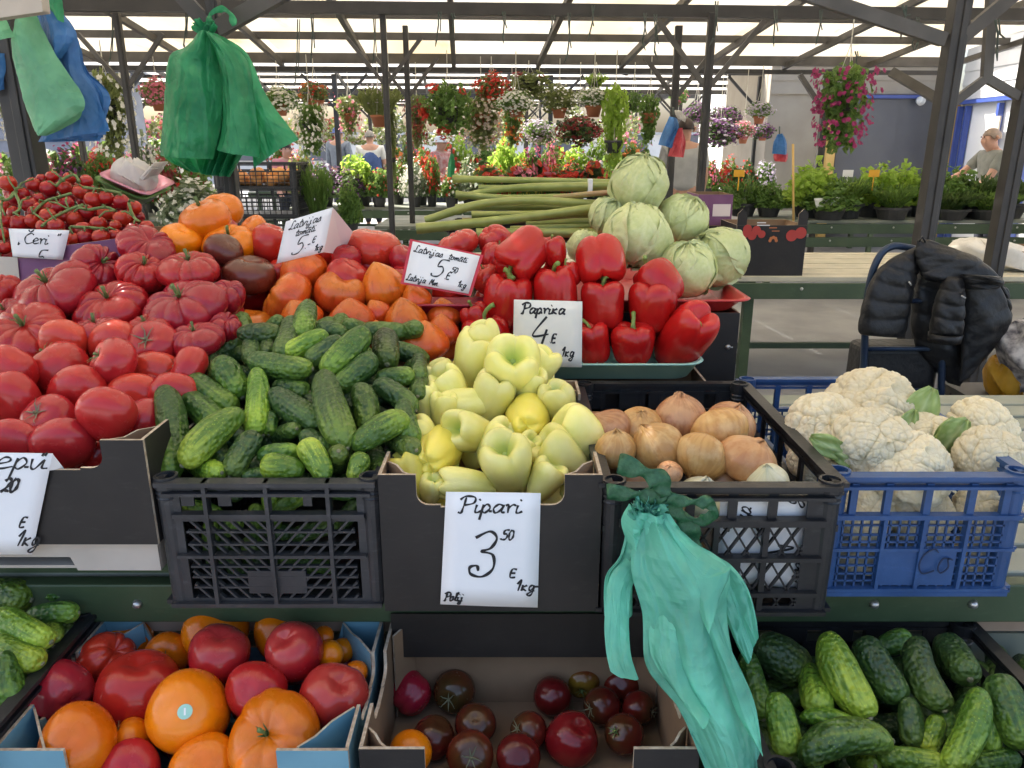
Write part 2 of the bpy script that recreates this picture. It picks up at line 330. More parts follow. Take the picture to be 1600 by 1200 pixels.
M['rope'] = simple('dark_cord', (.05, .075, .065), (.09, .10, .09), 20, .8)
M['string'] = simple('pale_string', (.5, .48, .42), (.6, .58, .5), 20, .8)
M['terracotta'] = simple('terracotta_pot', (.36, .12, .055), (.42, .15, .07), 6, .7, shift=True)
M['pot_dark'] = simple('dark_plastic_pot', (.03, .03, .03), (.05, .05, .05), 6, .6)
M['nylon'] = simple('black_nylon', (.006, .006, .007), (.010, .010, .011), 15, .48, .7, 38, .006)
M['tube_blue'] = simple('blue_painted_tube', (.012, .03, .075), (.03, .05, .085), 14, .35, metal=.3)
M['towel'] = simple('white_terry', (.70, .67, .60), (.76, .73, .67), 30, .9, .8, 140, .004)
M['fur'] = simple('patterned_fabric', (.62, .58, .54), (.12, .11, .12), 28, .9, .4, 60)
M['leather'] = simple('tan_lining', (.30, .20, .12), (.36, .25, .16), 10, .6)
M['yellow_bag'] = sheetmat('yellow_plastic_film', (.75, .42, .02), .2)
# ================================================================ SETTING
rng = random.Random(7)
g = MB(); g.add([(-150, -60, 0), (150, -60, 0), (150, 300, 0), (-150, 300, 0)], [(0, 1, 2, 3)])
tag(g.build('ground', M['asphalt']), kind='structure')

YAW = R_(3.6); cY, sY = math.cos(YAW), math.sin(YAW)
def rt(x, y, z): return Vector((x * cY - y * sY, x * sY + y * cY, z))

def roofmat(name, ca, cb, tr):
    m, n, b, N, L = sh(name); v = coord(n, 'Object', (0.9, .5, 1)); c = mixc(n, ca, cb, ramp(n, nz(n, v, .9, 3), [(.5, 0.0), (.68, 1.0)]))
    c = mixc(n, c, (.45, .40, .30), ramp(n, nz(n, coord(n, 'Object', (3, .7, 1)), 2.2, 5), [(.6, 0.0), (.78, .6)]))
    L(c, b.inputs['Base Color']); b.inputs['Roughness'].default_value = .5
    t = N('ShaderNodeBsdfTranslucent'); L(c, t.inputs[0]); x = N('ShaderNodeMixShader'); x.inputs[0].default_value = tr
    L(b.outputs[0], x.inputs[1]); L(t.outputs[0], x.inputs[2]); L(x.outputs[0], n.nodes['Material Output'].inputs[0]); return m
M['roof'] = roofmat('translucent_cream_sheet', (.83, .80, .74), (.82, .75, .60), .53)
M['roof_white'] = roofmat('translucent_white_sheet', (.9, .89, .86), (.86, .83, .77), .68)

def zr(y): return 2.50 + (10.0 - y) * 0.10
can = thing('market_canopy', 'dark steel market canopy with cream translucent roof sheets over the vegetable stall', 'canopy')
XL, XR = -11.0, 6.05
xs = [XR - 1.02 * k for k in range(17)]
for i in range(16):                                       # one translucent sheet per bay
    s = MB(); a, b_ = xs[i + 1] + .004, xs[i] - .004
    P = []
    for y in (10.15, 5.0, .35):
        P.append([rt(lerp(a, b_, t), y, zr(y) + .09) for t in (0, 1)])
    s.grid(P, 0, False); solid(s.build('roof_panel', M['roof'], can), .006)
for y, hh, ww in ((10.0, .11, .07), (8.9, .07, .05), (8.05, .07, .05), (7.0, .07, .05), (5.9, .07, .05), (4.8, .07, .05), (3.7, .07, .05), (2.6, .07, .05), (1.5, .07, .05), (.4, .07, .05)):
    s = MB(); s.bar(rt(XL, y, zr(y) + .02), rt(XR, y, zr(y) + .02), hh, ww, (0, 1, 0)); s.build('purlin', M['metal_lit'], can)
for i, x in enumerate(xs[:15]):
    s = MB(); s.bar(rt(x, 10.1, zr(10.1) - .03), rt(x, .4, zr(.4) - .03), .05, .06); s.build('rafter', M['metal_lit'], can)
for y, z, hh in ((10.05, 2.40, .05), (6.7, 2.565, .09)):
    s = MB(); s.bar(rt(XL, y, z), rt(XR, y, z), hh, .06, (0, 1, 0)); s.build('girder', M['metal'], can)
def post(cn, u, Y, wd, ztop, brace=None, bz=2.05, bl=.42, v0=225):
    p = pix(u, v0, Y); s = MB(); s.box((p.x, Y, ztop / 2), (wd, wd, ztop)); s.box((p.x, Y, .006), (wd * 2.4, wd * 2.4, .012))
    s.box((p.x + wd * .15, Y - wd * .5 - .004, ztop / 2), (wd * .35, .008, ztop * .98))
    bevel(s.build('post', M['metal'], cn), .004)
    for sx in (-1, 1) if brace is None else brace:
        s = MB(); s.bar((p.x + sx * wd * .4, Y, bz), (p.x + sx * bl, Y + .02, bz + bl * 1.15), wd * .62, wd * .62, (0, 1, 0)); s.build('brace', M['metal_lit'], cn)
    return p
for u, Y, wd, zt, bz, bl in ((607, 6.7, .046, 2.54, 2.02, .30), (640, 8.0, .050, 2.62, 2.0, .30), (1050, 8.0, .065, 2.62, 2.0, .30), (1099, 6.7, .062, 2.54, 2.0, .42),
                             (210, 6.7, .05, 2.54, 2.0, .34), (1283, 9.9, .085, 2.4, 1.95, .34), (128, 9.9, .06, 2.4, 1.9, .34)):
    post(can, u, Y, wd, zt, None, bz, bl)
# the posts of the stall's own row
P1 = post(can, 37, 2.85, .085, 2.9, (), v0=200)
P2 = post(can, 338, 3.35, .05, 2.75, (), v0=60)
P3 = post(can, 1478, 3.7, .075, 2.75, (), v0=150)
P4 = post(can, 1592, 4.6, .085, 2.75, (), v0=200)
for a, b_, wd in ((pix(1474, 62, 3.69), pix(1150, -46, 3.45), .055), (pix(1494, 66, 3.69), pix(1650, -62, 3.6), .055), (pix(343, 44, 3.34), pix(470, -28, 3.2), .06), (pix(331, 46, 3.34), pix(262, -30, 3.3), .055),
                  (pix(1490, 160, 4.4), pix(1541, 122, 4.4), .045), (pix(1590, 150, 4.58), pix(1541, 122, 4.4), .045), (pix(1541, 124, 4.4), pix(1552, -40, 4.4), .05),
                  (pix(1392, 112, 9.95), pix(1470, 158, 9.6), .10), (pix(60, -10, 2.86), pix(150, -70, 2.9), .05)):
    s = MB(); s.bar(a, b_, wd, wd * .7, (0, 1, 0)); s.build('brace', M['metal_lit'], can)
# pieces of cord hanging from the girders
for k, (u, v0, v1, Y) in enumerate(((1210, 14, 60, 6.6), (1281, 16, 58, 6.6), (1118, 2, 60, 6.6), (862, 24, 44, 6.6), (887, 20, 86, 6.6), (1006, 20, 66, 6.6), (1022, 22, 80, 6.6), (925, 8, 52, 6.6), (685, 18, 60, 6.6), (705, 20, 38, 6.6),
                                   (785, 18, 55, 6.6), (465, 30, 125, 8.0), (485, 12, 86, 6.6), (583, 22, 90, 8), (1432, 26, 66, 6.6), (1425, 55, 68, 8), (1336, 80, 98, 6.6), (290, 10, 70, 6.6), (175, 12, 90, 8), (350, 40, 60, 5), (1555, 30, 76, 4.35), (1410, 8, 40, 4.2))):
    s = MB(); a = pix(u, v0, Y); b_ = pix(u + rng.uniform(-4, 4), v1, Y); dx = rng.uniform(.005, .02)
    s.tube([a, (a + b_) / 2 + Vector((dx, 0, 0)), b_], .006, 5); s.tube([a + Vector((.02, 0, 0)), (a + b_) / 2 + Vector((.03 - dx, 0, 0)), b_ + Vector((.03, 0, .05))], .005, 5)
    s.tube([b_, b_ + Vector((rng.uniform(-.03, .03), 0, -.06))], [.009, .003], 5)
    s.build('hanging_cord', M['rope'], can)

def far_canopy(label, y0, y1, xa, xb, z0, z1, cols, mat):
    c = thing('market_canopy', label, 'canopy', rt((xa + xb) / 2, (y0 + y1) / 2, 0))
    ym = (y0 + y1) / 2
    s = MB(); s.grid([[rt(xa, y0, z0), rt(xb, y0, z0)], [rt(xa, ym, z1), rt(xb, ym, z1)], [rt(xa, y1, z0), rt(xb, y1, z0)]], 0, False); solid(s.build('roof_panel', mat, c), .008)
    for k in range(9):
        y = lerp(y0, y1, k / 8); z = lerp(z0, z1, 1 - abs(k - 4) / 4) - .05
        s = MB(); s.bar(rt(xa, y, z), rt(xb, y, z), .09 if k in (0, 8) else .06, .06, (0, 1, 0)); s.build('purlin', M['metal'], c)
    n = int((xb - xa) / 1.6)
    for k in range(n + 1):
        x = lerp(xa, xb, k / n); s = MB()
        s.bar(rt(x, y0, z0 - .08), rt(x, ym, z1 - .08), .05, .06); s.bar(rt(x, ym, z1 - .08), rt(x, y1, z0 - .08), .05, .06); s.build('rafter', M['metal'], c)
    for y in (y0 + .1, y1 - .1):
        for x in cols:
            p = rt(x, y, 0); s = MB(); s.box((p.x, p.y, z0 / 2 - .05), (.07, .07, z0 - .1)); s.build('post', M['metal'], c)
            for sx in (-1, 1):
                s = MB(); s.bar(p + Vector((0, 0, z0 - .6)), p + Vector((sx * .5, .02, z0 - .1)), .04, .04, (0, 1, 0)); s.build('brace', M['metal'], c)
    return c
far_canopy('steel canopy with white sheets beyond the first rows of hanging flower baskets', 12.6, 17.4, -12, 7.4, 2.66, 3.0, (-8.5, -5.2, -1.9, 1.4, 4.7, 7.2), M['roof_white'])
far_canopy('pale distant canopy low over the flower stalls at the far end of the market', 20.5, 25.5, -13, 6.0, 2.75, 3.0, (-10, -6, -2, 2, 5.5), M['roof_white'])

# ---------------------------------------------------------------- buildings
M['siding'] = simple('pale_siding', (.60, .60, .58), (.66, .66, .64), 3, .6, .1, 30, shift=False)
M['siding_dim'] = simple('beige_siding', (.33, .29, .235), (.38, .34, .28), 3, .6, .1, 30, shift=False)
M['blue_frame'] = simple('blue_window_frame', (.045, .08, .30), (.06, .10, .34), 4, .4, shift=False)
M['panel_white'] = simple('white_infill_panel', (.74, .76, .76), (.78, .80, .80), 2, .35, shift=False)
M['panel_grey'] = simple('grey_infill_panel', (.095, .10, .115), (.12, .125, .14), 2, .4, shift=False)
M['post_yellow'] = simple('yellow_corner_post', (.66, .42, .12), (.72, .48, .16), 4, .5, shift=False)
M['roof_metal'] = simple('grey_roof_sheet', (.35, .36, .37), (.42, .43, .44), 4, .5, shift=False)
M['shutter'] = simple('blue_grey_shutter', (.22, .25, .33), (.26, .29, .38), 4, .5, shift=False)
def siding(b, p0, p1, z0, z1, nrm, board=.19, mi=0):
    p0, p1 = Vector(p0), Vector(p1); z = z0
    while z < z1 - .02:
        h = min(board, z1 - z); a = p0 + Vector((0, 0, z)); c = p1 + Vector((0, 0, z)); up = Vector((0, 0, h)); o = nrm * .018
        b.add([a + o, c + o, c + up + nrm * .003, a + up + nrm * .003, a, c], [(0, 1, 2, 3), (4, 5, 1, 0)], mi); z += board
CX, CY_ = 6.55, 12.0                                      # the corner between the lit long wall and the end wall
dirB = Vector((-.05, -1, 0)).normalized(); nB = Vector((-1, .05, 0)).normalized()
bd = thing('kiosk_building', 'white sided market kiosk with blue framed bays running beside the seedling bench', 'building', (CX, CY_, 0))
e = Vector((CX, CY_, 0)) + dirB * 7.5
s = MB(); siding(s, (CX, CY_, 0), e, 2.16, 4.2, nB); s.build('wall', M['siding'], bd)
s = MB(); q = Vector((CX + 3, CY_, 0))
s.add([Vector((CX, CY_, 0)) - nB * .02, e - nB * .02, e + Vector((3, 0, 0)), q, Vector((CX, CY_, 4.2)) - nB * .02, e - nB * .02 + Vector((0, 0, 4.2)), e + Vector((3, 0, 4.2)), q + Vector((0, 0, 4.2))],
      [(0, 1, 5, 4), (1, 2, 6, 5), (2, 3, 7, 6), (3, 0, 4, 7)]); s.build('infill_panel', M['panel_white'], bd)
s = MB(); s.box((CX + 1.1, CY_ - 3.7, 4.3), (4.6, 8.2, .12)); s.build('roof', M['roof_metal'], bd)
def onB(t, z, out=.0): return Vector((CX, CY_, z)) + dirB * t + nB * out
s = MB(); s.bar(onB(0, 2.12, .04), onB(7.5, 2.12, .04), .09, .05, (0, 0, 1)); s.build('lintel', M['blue_frame'], bd)
for t in (.10, .32, 1.15, 1.95, 2.75, 3.6, 4.5, 5.4):
    s = MB(); s.bar(onB(t, 0, .03), onB(t, 2.07, .03), .055, .07, nB); s.build('mullion', M['blue_frame'], bd)
s = MB(); s.bar(onB(-.02, 0, .05), onB(-.02, 2.16, .05), .10, .10, nB); s.build('corner_post', M['post_yellow'], bd)
for t, z in ((2.2, 1.72), (1.25, 1.75)):
    s = MB(); a = onB(t, z, .12); s.box(a, (.02, .22, .30)); s.build('notice', M['board_cream'], bd)

b2 = thing('kiosk_building', 'beige sided kiosk end wall with grey door panels behind the magenta hanging basket', 'building', (5.3, 12.6, 0))
xa, xb, yw = 3.9, CX - .10, 12.45
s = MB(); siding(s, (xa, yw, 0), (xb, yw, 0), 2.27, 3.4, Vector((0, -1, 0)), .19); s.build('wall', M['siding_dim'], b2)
s = MB(); s.span((xa, yw + .02, 0), (xb, yw + 2.5, 3.38)); s.build('core', M['siding_dim'], b2)
s = MB(); s.span((4.95, yw - .02, .0), (xb, yw + .015, 2.25)); s.build('infill_panel', M['panel_grey'], b2)
s = MB(); s.bar((4.9, yw - .05, 2.23), (xb, yw - .05, 2.23), .05, .07, (0, 1, 0)); s.build('lintel', M['blue_frame'], b2)
d = MB(); d.span((4.98, yw - .04, .02), (5.86, yw - .022, 2.19)); dd = d.build('door', M['panel_grey'], b2)
for a, c in (((5.84, 0), (5.94, 2.19)), ((4.98, 1.18), (5.84, 1.27)), ((4.98, 0), (5.05, 2.19)), ((5.05, 2.11), (5.84, 2.19))):
    s = MB(); s.span((a[0], yw - .06, a[1]), (c[0], yw - .042, c[1])); s.build('door_frame', M['blue_frame'], dd)
s = MB(); s.span((4.80, yw - .14, 0), (4.93, yw - .03, 2.3)); s.build('corner_post', M['post_yellow'], b2)
s = MB(); s.tube([(6.12, yw - .09, 2.18), (6.12, yw - .16, 2.16)], [.055, .065], 14); s.build('wall_lamp', M['panel_white'], b2)
s = MB(); s.box((5.2, yw + 1.2, 3.45), (3.2, 3.2, .1)); s.build('roof', M['roof_metal'], b2)

b3 = thing('kiosk_building', 'sunlit white kiosk with narrow blue mullions behind the purple hanging baskets', 'building', (6.2, 17.5, 0))
s = MB(); s.span((4.6, 17.3, 0), (8.4, 20, 3.2)); s.build('wall', M['panel_white'], b3)
s = MB(); s.span((4.5, 16.6, 3.2), (8.6, 20.2, 3.32)); s.build('roof', M['roof_metal'], b3)
for x in (4.75, 5.5, 6.1, 6.7, 7.3):
    s = MB(); s.span((x, 17.24, 0), (x + .07, 17.3, 2.1)); s.build('mullion', M['blue_frame'], b3)
s = MB(); s.span((4.6, 17.22, 2.1), (8.4, 17.3, 2.22)); s.build('lintel', M['blue_frame'], b3)
b4 = thing('kiosk_building', 'blue grey shuttered kiosk behind the white trailing baskets', 'building', (-9.5, 13.6, 0))
s = MB(); s.span((-14, 13.2, 0), (-7.2, 16, 2.9)); s.build('wall', M['shutter'], b4)
for k in range(12):
    s = MB(); s.span((-14, 13.17, .2 + k * .2), (-7.2, 13.2, .22 + k * .2)); s.build('shutter_rib', M['siding_dim'], b4)
s = MB(); s.span((-14.2, 13.0, 2.9), (-7.0, 16.2, 3.0)); s.build('roof', M['roof_metal'], b4)
b5 = thing('market_hall', 'long low pale row of closed stalls beyond the far canopy', 'building', (0, 36, 0))
s = MB(); siding(s, (-26, 33, 0), (20, 33, 0), 0, 1.9, Vector((0, -1, 0)), .5); s.span((-26, 33.02, 0), (20, 40, 1.88)); s.build('wall', M['siding'], b5)
s = MB(); s.span((-26.2, 32.8, 1.9), (20.4, 40, 2.0)); s.build('roof', M['roof_metal'], b5)
for k in range(14):
    s = MB(); s.span((-24 + 3.1 * k, 32.9, .9), (-22.4 + 3.1 * k, 32.97, 1.9)); s.build('window', M['panel_grey'], b5)

# ---------------------------------------------------------------- benches (green boards)
def bench(label, x0, x1, y0, y1, z=.75, top='bench_top', rail='bench_green', rails=2, nslat=6, legs=None, group='green market benches', bolts=True, gap=.012):
    t = thing('market_bench', label, 'bench', ((x0 + x1) / 2, (y0 + y1) / 2, 0), group)
    dw = (y1 - y0) / nslat
    for k in range(nslat):
        s = MB(); s.box(((x0 + x1) / 2, y0 + dw * (k + .5), z - .016 + (.0015 if k % 2 else 0)), (x1 - x0, dw - gap, .032)); bevel(s.build('slat', M[top], t), .003, 1)
    for k in range(rails):
        s = MB(); zz = z - .085 - k * .135
        s.box(((x0 + x1) / 2, y0 - .018 + k * .004, zz), (x1 - x0 + .02, .03, .10)); bevel(s.build('front_board', M[rail], t), .003, 1)
        if bolts:
            s = MB(); n = max(3, int((x1 - x0) / .55))
            for j in range(n):
                x = lerp(x0 + .1, x1 - .1, j / (n - 1)); s.tube([(x, y0 - .032 + k * .004, zz + .015), (x, y0 - .040 + k * .004, zz + .015)], [.012, .008], 8)
            s.build('bolt', M['bolt'], t)
    for x in (legs or (x0 + .15, x1 - .15)):
        for y in (y0 + .07, y1 - .07):
            s = MB(); s.box((x, y, (z - .033) / 2), (.06, .06, z - .035)); s.build('leg', M[rail], t)
        s = MB(); s.bar((x, y0 + .1, .16), (x, y1 - .1, .16), .04, .04); s.bar((x, y0 + .1, z - .07), (x, y1 - .1, z - .07), .04, .05); s.build('cross_bar', M[rail], t)
    s = MB(); s.bar((x0 + .15, (y0 + y1) / 2, .16), (x1 - .15, (y0 + y1) / 2, .16), .04, .04); s.build('stretcher', M[rail], t)
    return t
pb = pixz(1172, 430, .75)
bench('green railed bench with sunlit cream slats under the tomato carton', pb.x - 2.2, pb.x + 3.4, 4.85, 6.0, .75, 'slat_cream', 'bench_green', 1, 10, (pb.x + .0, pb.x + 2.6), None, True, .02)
bench('long green bench with bolted boards below the feathery seedlings', 2.55, 7.2, 8.1, 9.3, .80, 'bench_top', 'bench_green', 2, 6)
bench('short green bench beyond the heart tomatoes, before the rhubarb', -1.35, .15, 7.7, 8.9, .78, 'bench_top', 'bench_green', 2, 6)
bench('green bench beneath the white hat woman and small potted flowers', -2.9, .2, 10.3, 11.2, .76, 'bench_top', 'bench_green', 1, 5)
bench('green bench carrying the red geranium pots behind the rhubarb', -.7, 1.8, 9.6, 10.6, .80, 'bench_top', 'bench_green', 1, 5)
bench('green bench with dill pot and dark pansies near the black crates', -3.4, -1.2, 6.6, 7.5, .74, 'bench_top', 'bench_green', 1, 5)
bench('green bench under the magenta petunias beyond the cherry tomatoes', -8.0, -2.6, 8.6, 9.6, .78, 'bench_top', 'bench_green', 1, 5)
bench('far green bench under the pink flower row beside the grey shirted vendor', 2.2, 5.4, 11.4, 12.2, .80, 'bench_top', 'bench_green', 1, 5)
bench('far green bench holding white and red pots behind the blue vest man', -4.5, 2.0, 13.6, 14.6, .80, 'bench_top', 'bench_green', 1, 5)

# ================================================================ THE STALL
TZ = .725                                               # stall table top
YF = 1.37
st = thing('stall_table', 'green fronted stall table of grey slats carrying the upper crates', 'table', (0, 1.9, 0))
for k in range(10):
    y0 = YF + .01 + k * .118
    s = MB(); s.box((0, y0 + .05, TZ - .018 - (.002 if k % 2 else 0)), (5.2, .096, .034)); bevel(s.build('slat', M['slat_grey'], st), .003, 1)
s = MB(); s.box((0, YF - .018, TZ - .046), (5.2, .034, .086)); bevel(s.build('front_board', M['bench_green'], st), .004)
s = MB(); s.box((0, YF + .025, TZ - .125), (5.2, .03, .03)); s.build('rail', M['rail_brown'], st)
s = MB(); s.box((0, YF + .06, TZ - .205), (5.2, .03, .07)); s.build('lower_board', M['bench_top'], st)
s = MB(); s.box((0, YF + .085, TZ - .34), (5.2, .03, .19)); s.build('lower_board', M['bench_green'], st)
for u in (231, 30, 1350, 1500):
    p = pixz(u, 927, TZ - .05); s = MB(); s.tube([(p.x, YF - .034, TZ - .046), (p.x, YF - .044, TZ - .046)], [.011, .006], 10); s.build('bolt', M['bolt'], st)
for x in (-2.3, -.9, .9, 2.3):
    for y in (1.5, 2.45):
        s = MB(); s.box((x, y, .345), (.07, .07, .69)); s.build('leg', M['bench_green'], st)
SZ = .42                                                # lower display shelf
ls = thing('display_shelf', 'low shelf board in front of the stall under the lower boxes', 'shelf', (0, 1.2, 0))
s = MB(); s.box((0, 1.16, SZ - .015), (5.0, .46, .03)); s.build('shelf_board', M['bench_green'], ls)
for x in (-2.2, -.75, .75, 2.2):
    for y in (1.05, 1.38):
        s = MB(); s.box((x, y, (SZ - .03) / 2), (.05, .05, SZ - .03)); s.build('leg', M['bench_green'], ls)
# ================================================================ CRATES, CARTONS, TRAYS
def clipseg(x0, y0, x1, y1, a, b_, c, d):
    t0, t1 = 0.0, 1.0; dx, dy = x1 - x0, y1 - y0
    for p, q in ((-dx, x0 - a), (dx, c - x0), (-dy, y0 - b_), (dy, d - y0)):
        if abs(p) < 1e-9:
            if q < 0: return None
        else:
            r = q / p
            if p < 0: t0 = max(t0, r)
            else: t1 = min(t1, r)
    if t0 >= t1: return None
    return x0 + dx * t0, y0 + dy * t0, x0 + dx * t1, y0 + dy * t1
def crate_wall(b, o, ux, W, Hh, style, seed=0):
    o, ux = Vector(o), Vector(ux); n = ux.cross(Vector((0, 0, 1))); uz = Vector((0, 0, 1))
    def bar(x0, y0, x1, y1, wd, th=.006, out=0.0):
        b.bar(o + ux * x0 + uz * y0 + n * out, o + ux * x1 + uz * y1 + n * out, wd, th, n)
    def plate(x0, y0, x1, y1, th=.004, out=0.0): bar((x0 + x1) / 2, y0, (x0 + x1) / 2, y1, x1 - x0, th, out)
    m = .012
    plate(0, Hh * .925, W, Hh - .004, .005); bar(0, Hh - .004, W, Hh - .004, .008, .026, .004); bar(.01, Hh * .905, W - .01, Hh * .905, .006, .020, .005)
    plate(0, 0, W, Hh * .055, .005); bar(0, .004, W, .004, .008, .022, .003)
    if style == 'chevron':
        plate(m, 0, W * .095, Hh * .93); plate(W * .905, 0, W - m, Hh * .93)
        for z, wd, th in ((.735, .008, .018), (.71, .012, .005), (.415, .006, .020)): bar(W * .06, Hh * z, W * .94, Hh * z, wd, th, .003)
        for f in (.22, .50, .78): bar(W * f, 0, W * f, Hh, .007, .020, .004); bar(W * f, 0, W * f, Hh * .93, .007 if f != .5 else .010, .004)
        for z in (.60, .50, .32, .235, .15): bar(W * .11, Hh * z, W * .89, Hh * z, .0038, .009, .001)
        plate(W * .37, Hh * .10, W * .645, Hh * .285, .008, .001)
        for k in range(-9, 22):
            x = W * .062 * k
            for (sx, a, c) in ((1, W * .115, W * .5), (-1, W * .5, W * .885)):
                q = clipseg(x, Hh * .7, x + sx * Hh * .62, 0, a, Hh * .05, c, Hh * .69)
                if q: bar(*q, .0040, .008)
        for f0, f1 in ((.10, .16), (.27, .33), (.66, .70)): plate(W * f0, Hh * (.80 if f0 != .20 else .74), W * f1, Hh * .93, .004)
    elif style == 'diamond':
        plate(m, 0, W * .13, Hh * .93); plate(W * .87, 0, W - m, Hh * .93)
        for z, wd, th in ((.72, .012, .022), (.44, .008, .020), (.165, .008, .020)): bar(W * .05, Hh * z, W * .95, Hh * z, wd, th, .003)
        for f in (.36, .545, .72): bar(W * f, Hh * .70, W * f, Hh * .93, .016, .006); 
        for f in (.20, .48, .70): bar(W * f, 0, W * f, Hh * .73, .010, .012, .002)
        for k in range(-14, 30):
            x = W * .078 * k
            for sx in (1, -1):
                q = clipseg(x, Hh * .70, x + sx * Hh * .42, 0, W * .13, Hh * .05, W * .87, Hh * .70)
                if q: bar(*q, .0036, .007)
        plate(W * .49, Hh * .25, W * .60, Hh * .41, .006, .002)
    elif style == 'grid':
        plate(m, 0, W * .05, Hh * .93); plate(W * .95, 0, W - m, Hh * .93)
        for z, wd, th in ((.66, .009, .018), (.385, .006, .012), (.04, .010, .02)): bar(0, Hh * z, W, Hh * z, wd, th, .003)
        for f in (.11, .29, .50, .73, .91): bar(W * f, Hh * .66, W * f, Hh * .93, .013, .010, .001)
        for f in (.29, .50, .73): bar(W * f, 0, W * f, Hh * .68, .007, .016, .003)
        for k in range(1, 19): bar(W * .95 * k / 19 + .01, Hh * .05, W * .95 * k / 19 + .01, Hh * .66, .0035, .005)
        for z in (.58, .50, .44, .31, .24, .17, .11): bar(W * .03, Hh * z, W * .97, Hh * z, .0035, .005)
        plate(W * .28, Hh * .08, W * .70, Hh * .385, .006, .003)
    elif style == 'fine':
        plate(m, 0, W * .07, Hh * .93); plate(W * .93, 0, W - m, Hh * .93)
        bar(0, Hh * .66, W, Hh * .66, .012, .014)
        for k in range(1, 14): bar(W * k / 14, Hh * .05, W * k / 14, Hh * .66, .006, .006)
        for z in (.2, .35, .5): bar(W * .03, Hh * z, W * .97, Hh * z, .006, .006)
        for f in (.3, .5, .7): bar(W * f, Hh * .66, W * f, Hh * .93, .016, .006)
    elif style == 'solid':
        plate(0, 0, W, Hh * .74, .004); plate(m, 0, W * .16, Hh * .95); plate(W * .84, 0, W - m, Hh * .95)
        for f in (.32, .5, .68): plate(W * f - .035, Hh * .7, W * f + .03, Hh * .95)
        for k in range(7): bar(W * (.14 + .12 * k), 0, W * (.14 + .12 * k), Hh, .006, .012, .003)
def crate(label, x0, x1, y0, y1, z0, z1, mat, styles, group=None, plug=.019, tilt=None):
    t = thing('vegetable_crate', label, 'crate', ((x0 + x1) / 2, (y0 + y1) / 2, z0), group)
    W, D, Hh = x1 - x0, y1 - y0, z1 - z0; f, sd, bk = styles
    for o, ux, L, stl in (((x0, y0, z0), (1, 0, 0), W, f), ((x1, y0, z0), (0, 1, 0), D, sd), ((x1, y1, z0), (-1, 0, 0), W, bk), ((x0, y1, z0), (0, -1, 0), D, sd)):
        s = MB(); crate_wall(s, o, ux, L, Hh, stl); s.build('crate_wall', mat, t)
    for x in (x0 + plug * .6, x1 - plug * .6):
        for y in (y0 + plug * .6, y1 - plug * .6):
            s = MB(); n = 16
            ring = lambda r, z: [Vector((x + r * math.cos(2 * math.pi * k / n), y + r * math.sin(2 * math.pi * k / n), z)) for k in range(n)]
            s.grid([ring(plug * .9, z0), ring(plug, z1 - .02), ring(plug * 1.12, z1 - .018), ring(plug * 1.12, z1 + .004), ring(plug * .86, z1 + .004), ring(plug * .75, z1 - .05)], 0, True, True)
            for zz in (z1 - .028, z1 - .038): s.grid([ring(plug * 1.0, zz), ring(plug * 1.1, zz + .002), ring(plug * 1.0, zz + .005)], 0, True, True)
            o = s.build('corner_post', mat, t); o.data.polygons.foreach_set('use_smooth', [False] * len(o.data.polygons))
    s = MB(); s.box(((x0 + x1) / 2, (y0 + y1) / 2, z0 + .008), (W - .02, D - .02, .008)); s.build('crate_floor', mat, t)
    return t
def arc(cx, cz, r, a0, a1, n=6): return [(cx + r * math.cos(R_(lerp(a0, a1, k / n))), cz + r * math.sin(R_(lerp(a0, a1, k / n)))) for k in range(n + 1)]
def notched(W, Hh, wl, wr, dep, r=.022, up=0.0):
    P = [(0, 0), (W, 0), (W, Hh), (W - wr, Hh + up)]
    P += [(W - wr, Hh - dep + r)] + arc(W - wr - r, Hh - dep + r, r, 0, -90)[1:] + [(W - wr - r - .02, Hh - dep), (W - wr - r - .02, Hh - dep - .004)]
    P += [(wl + r + .02, Hh - dep - .004), (wl + r + .02, Hh - dep)] + arc(wl + r, Hh - dep + r, r, -90, -180)[0:-1] + [(wl, Hh - dep + r), (wl, Hh + up), (0, Hh)]
    return P
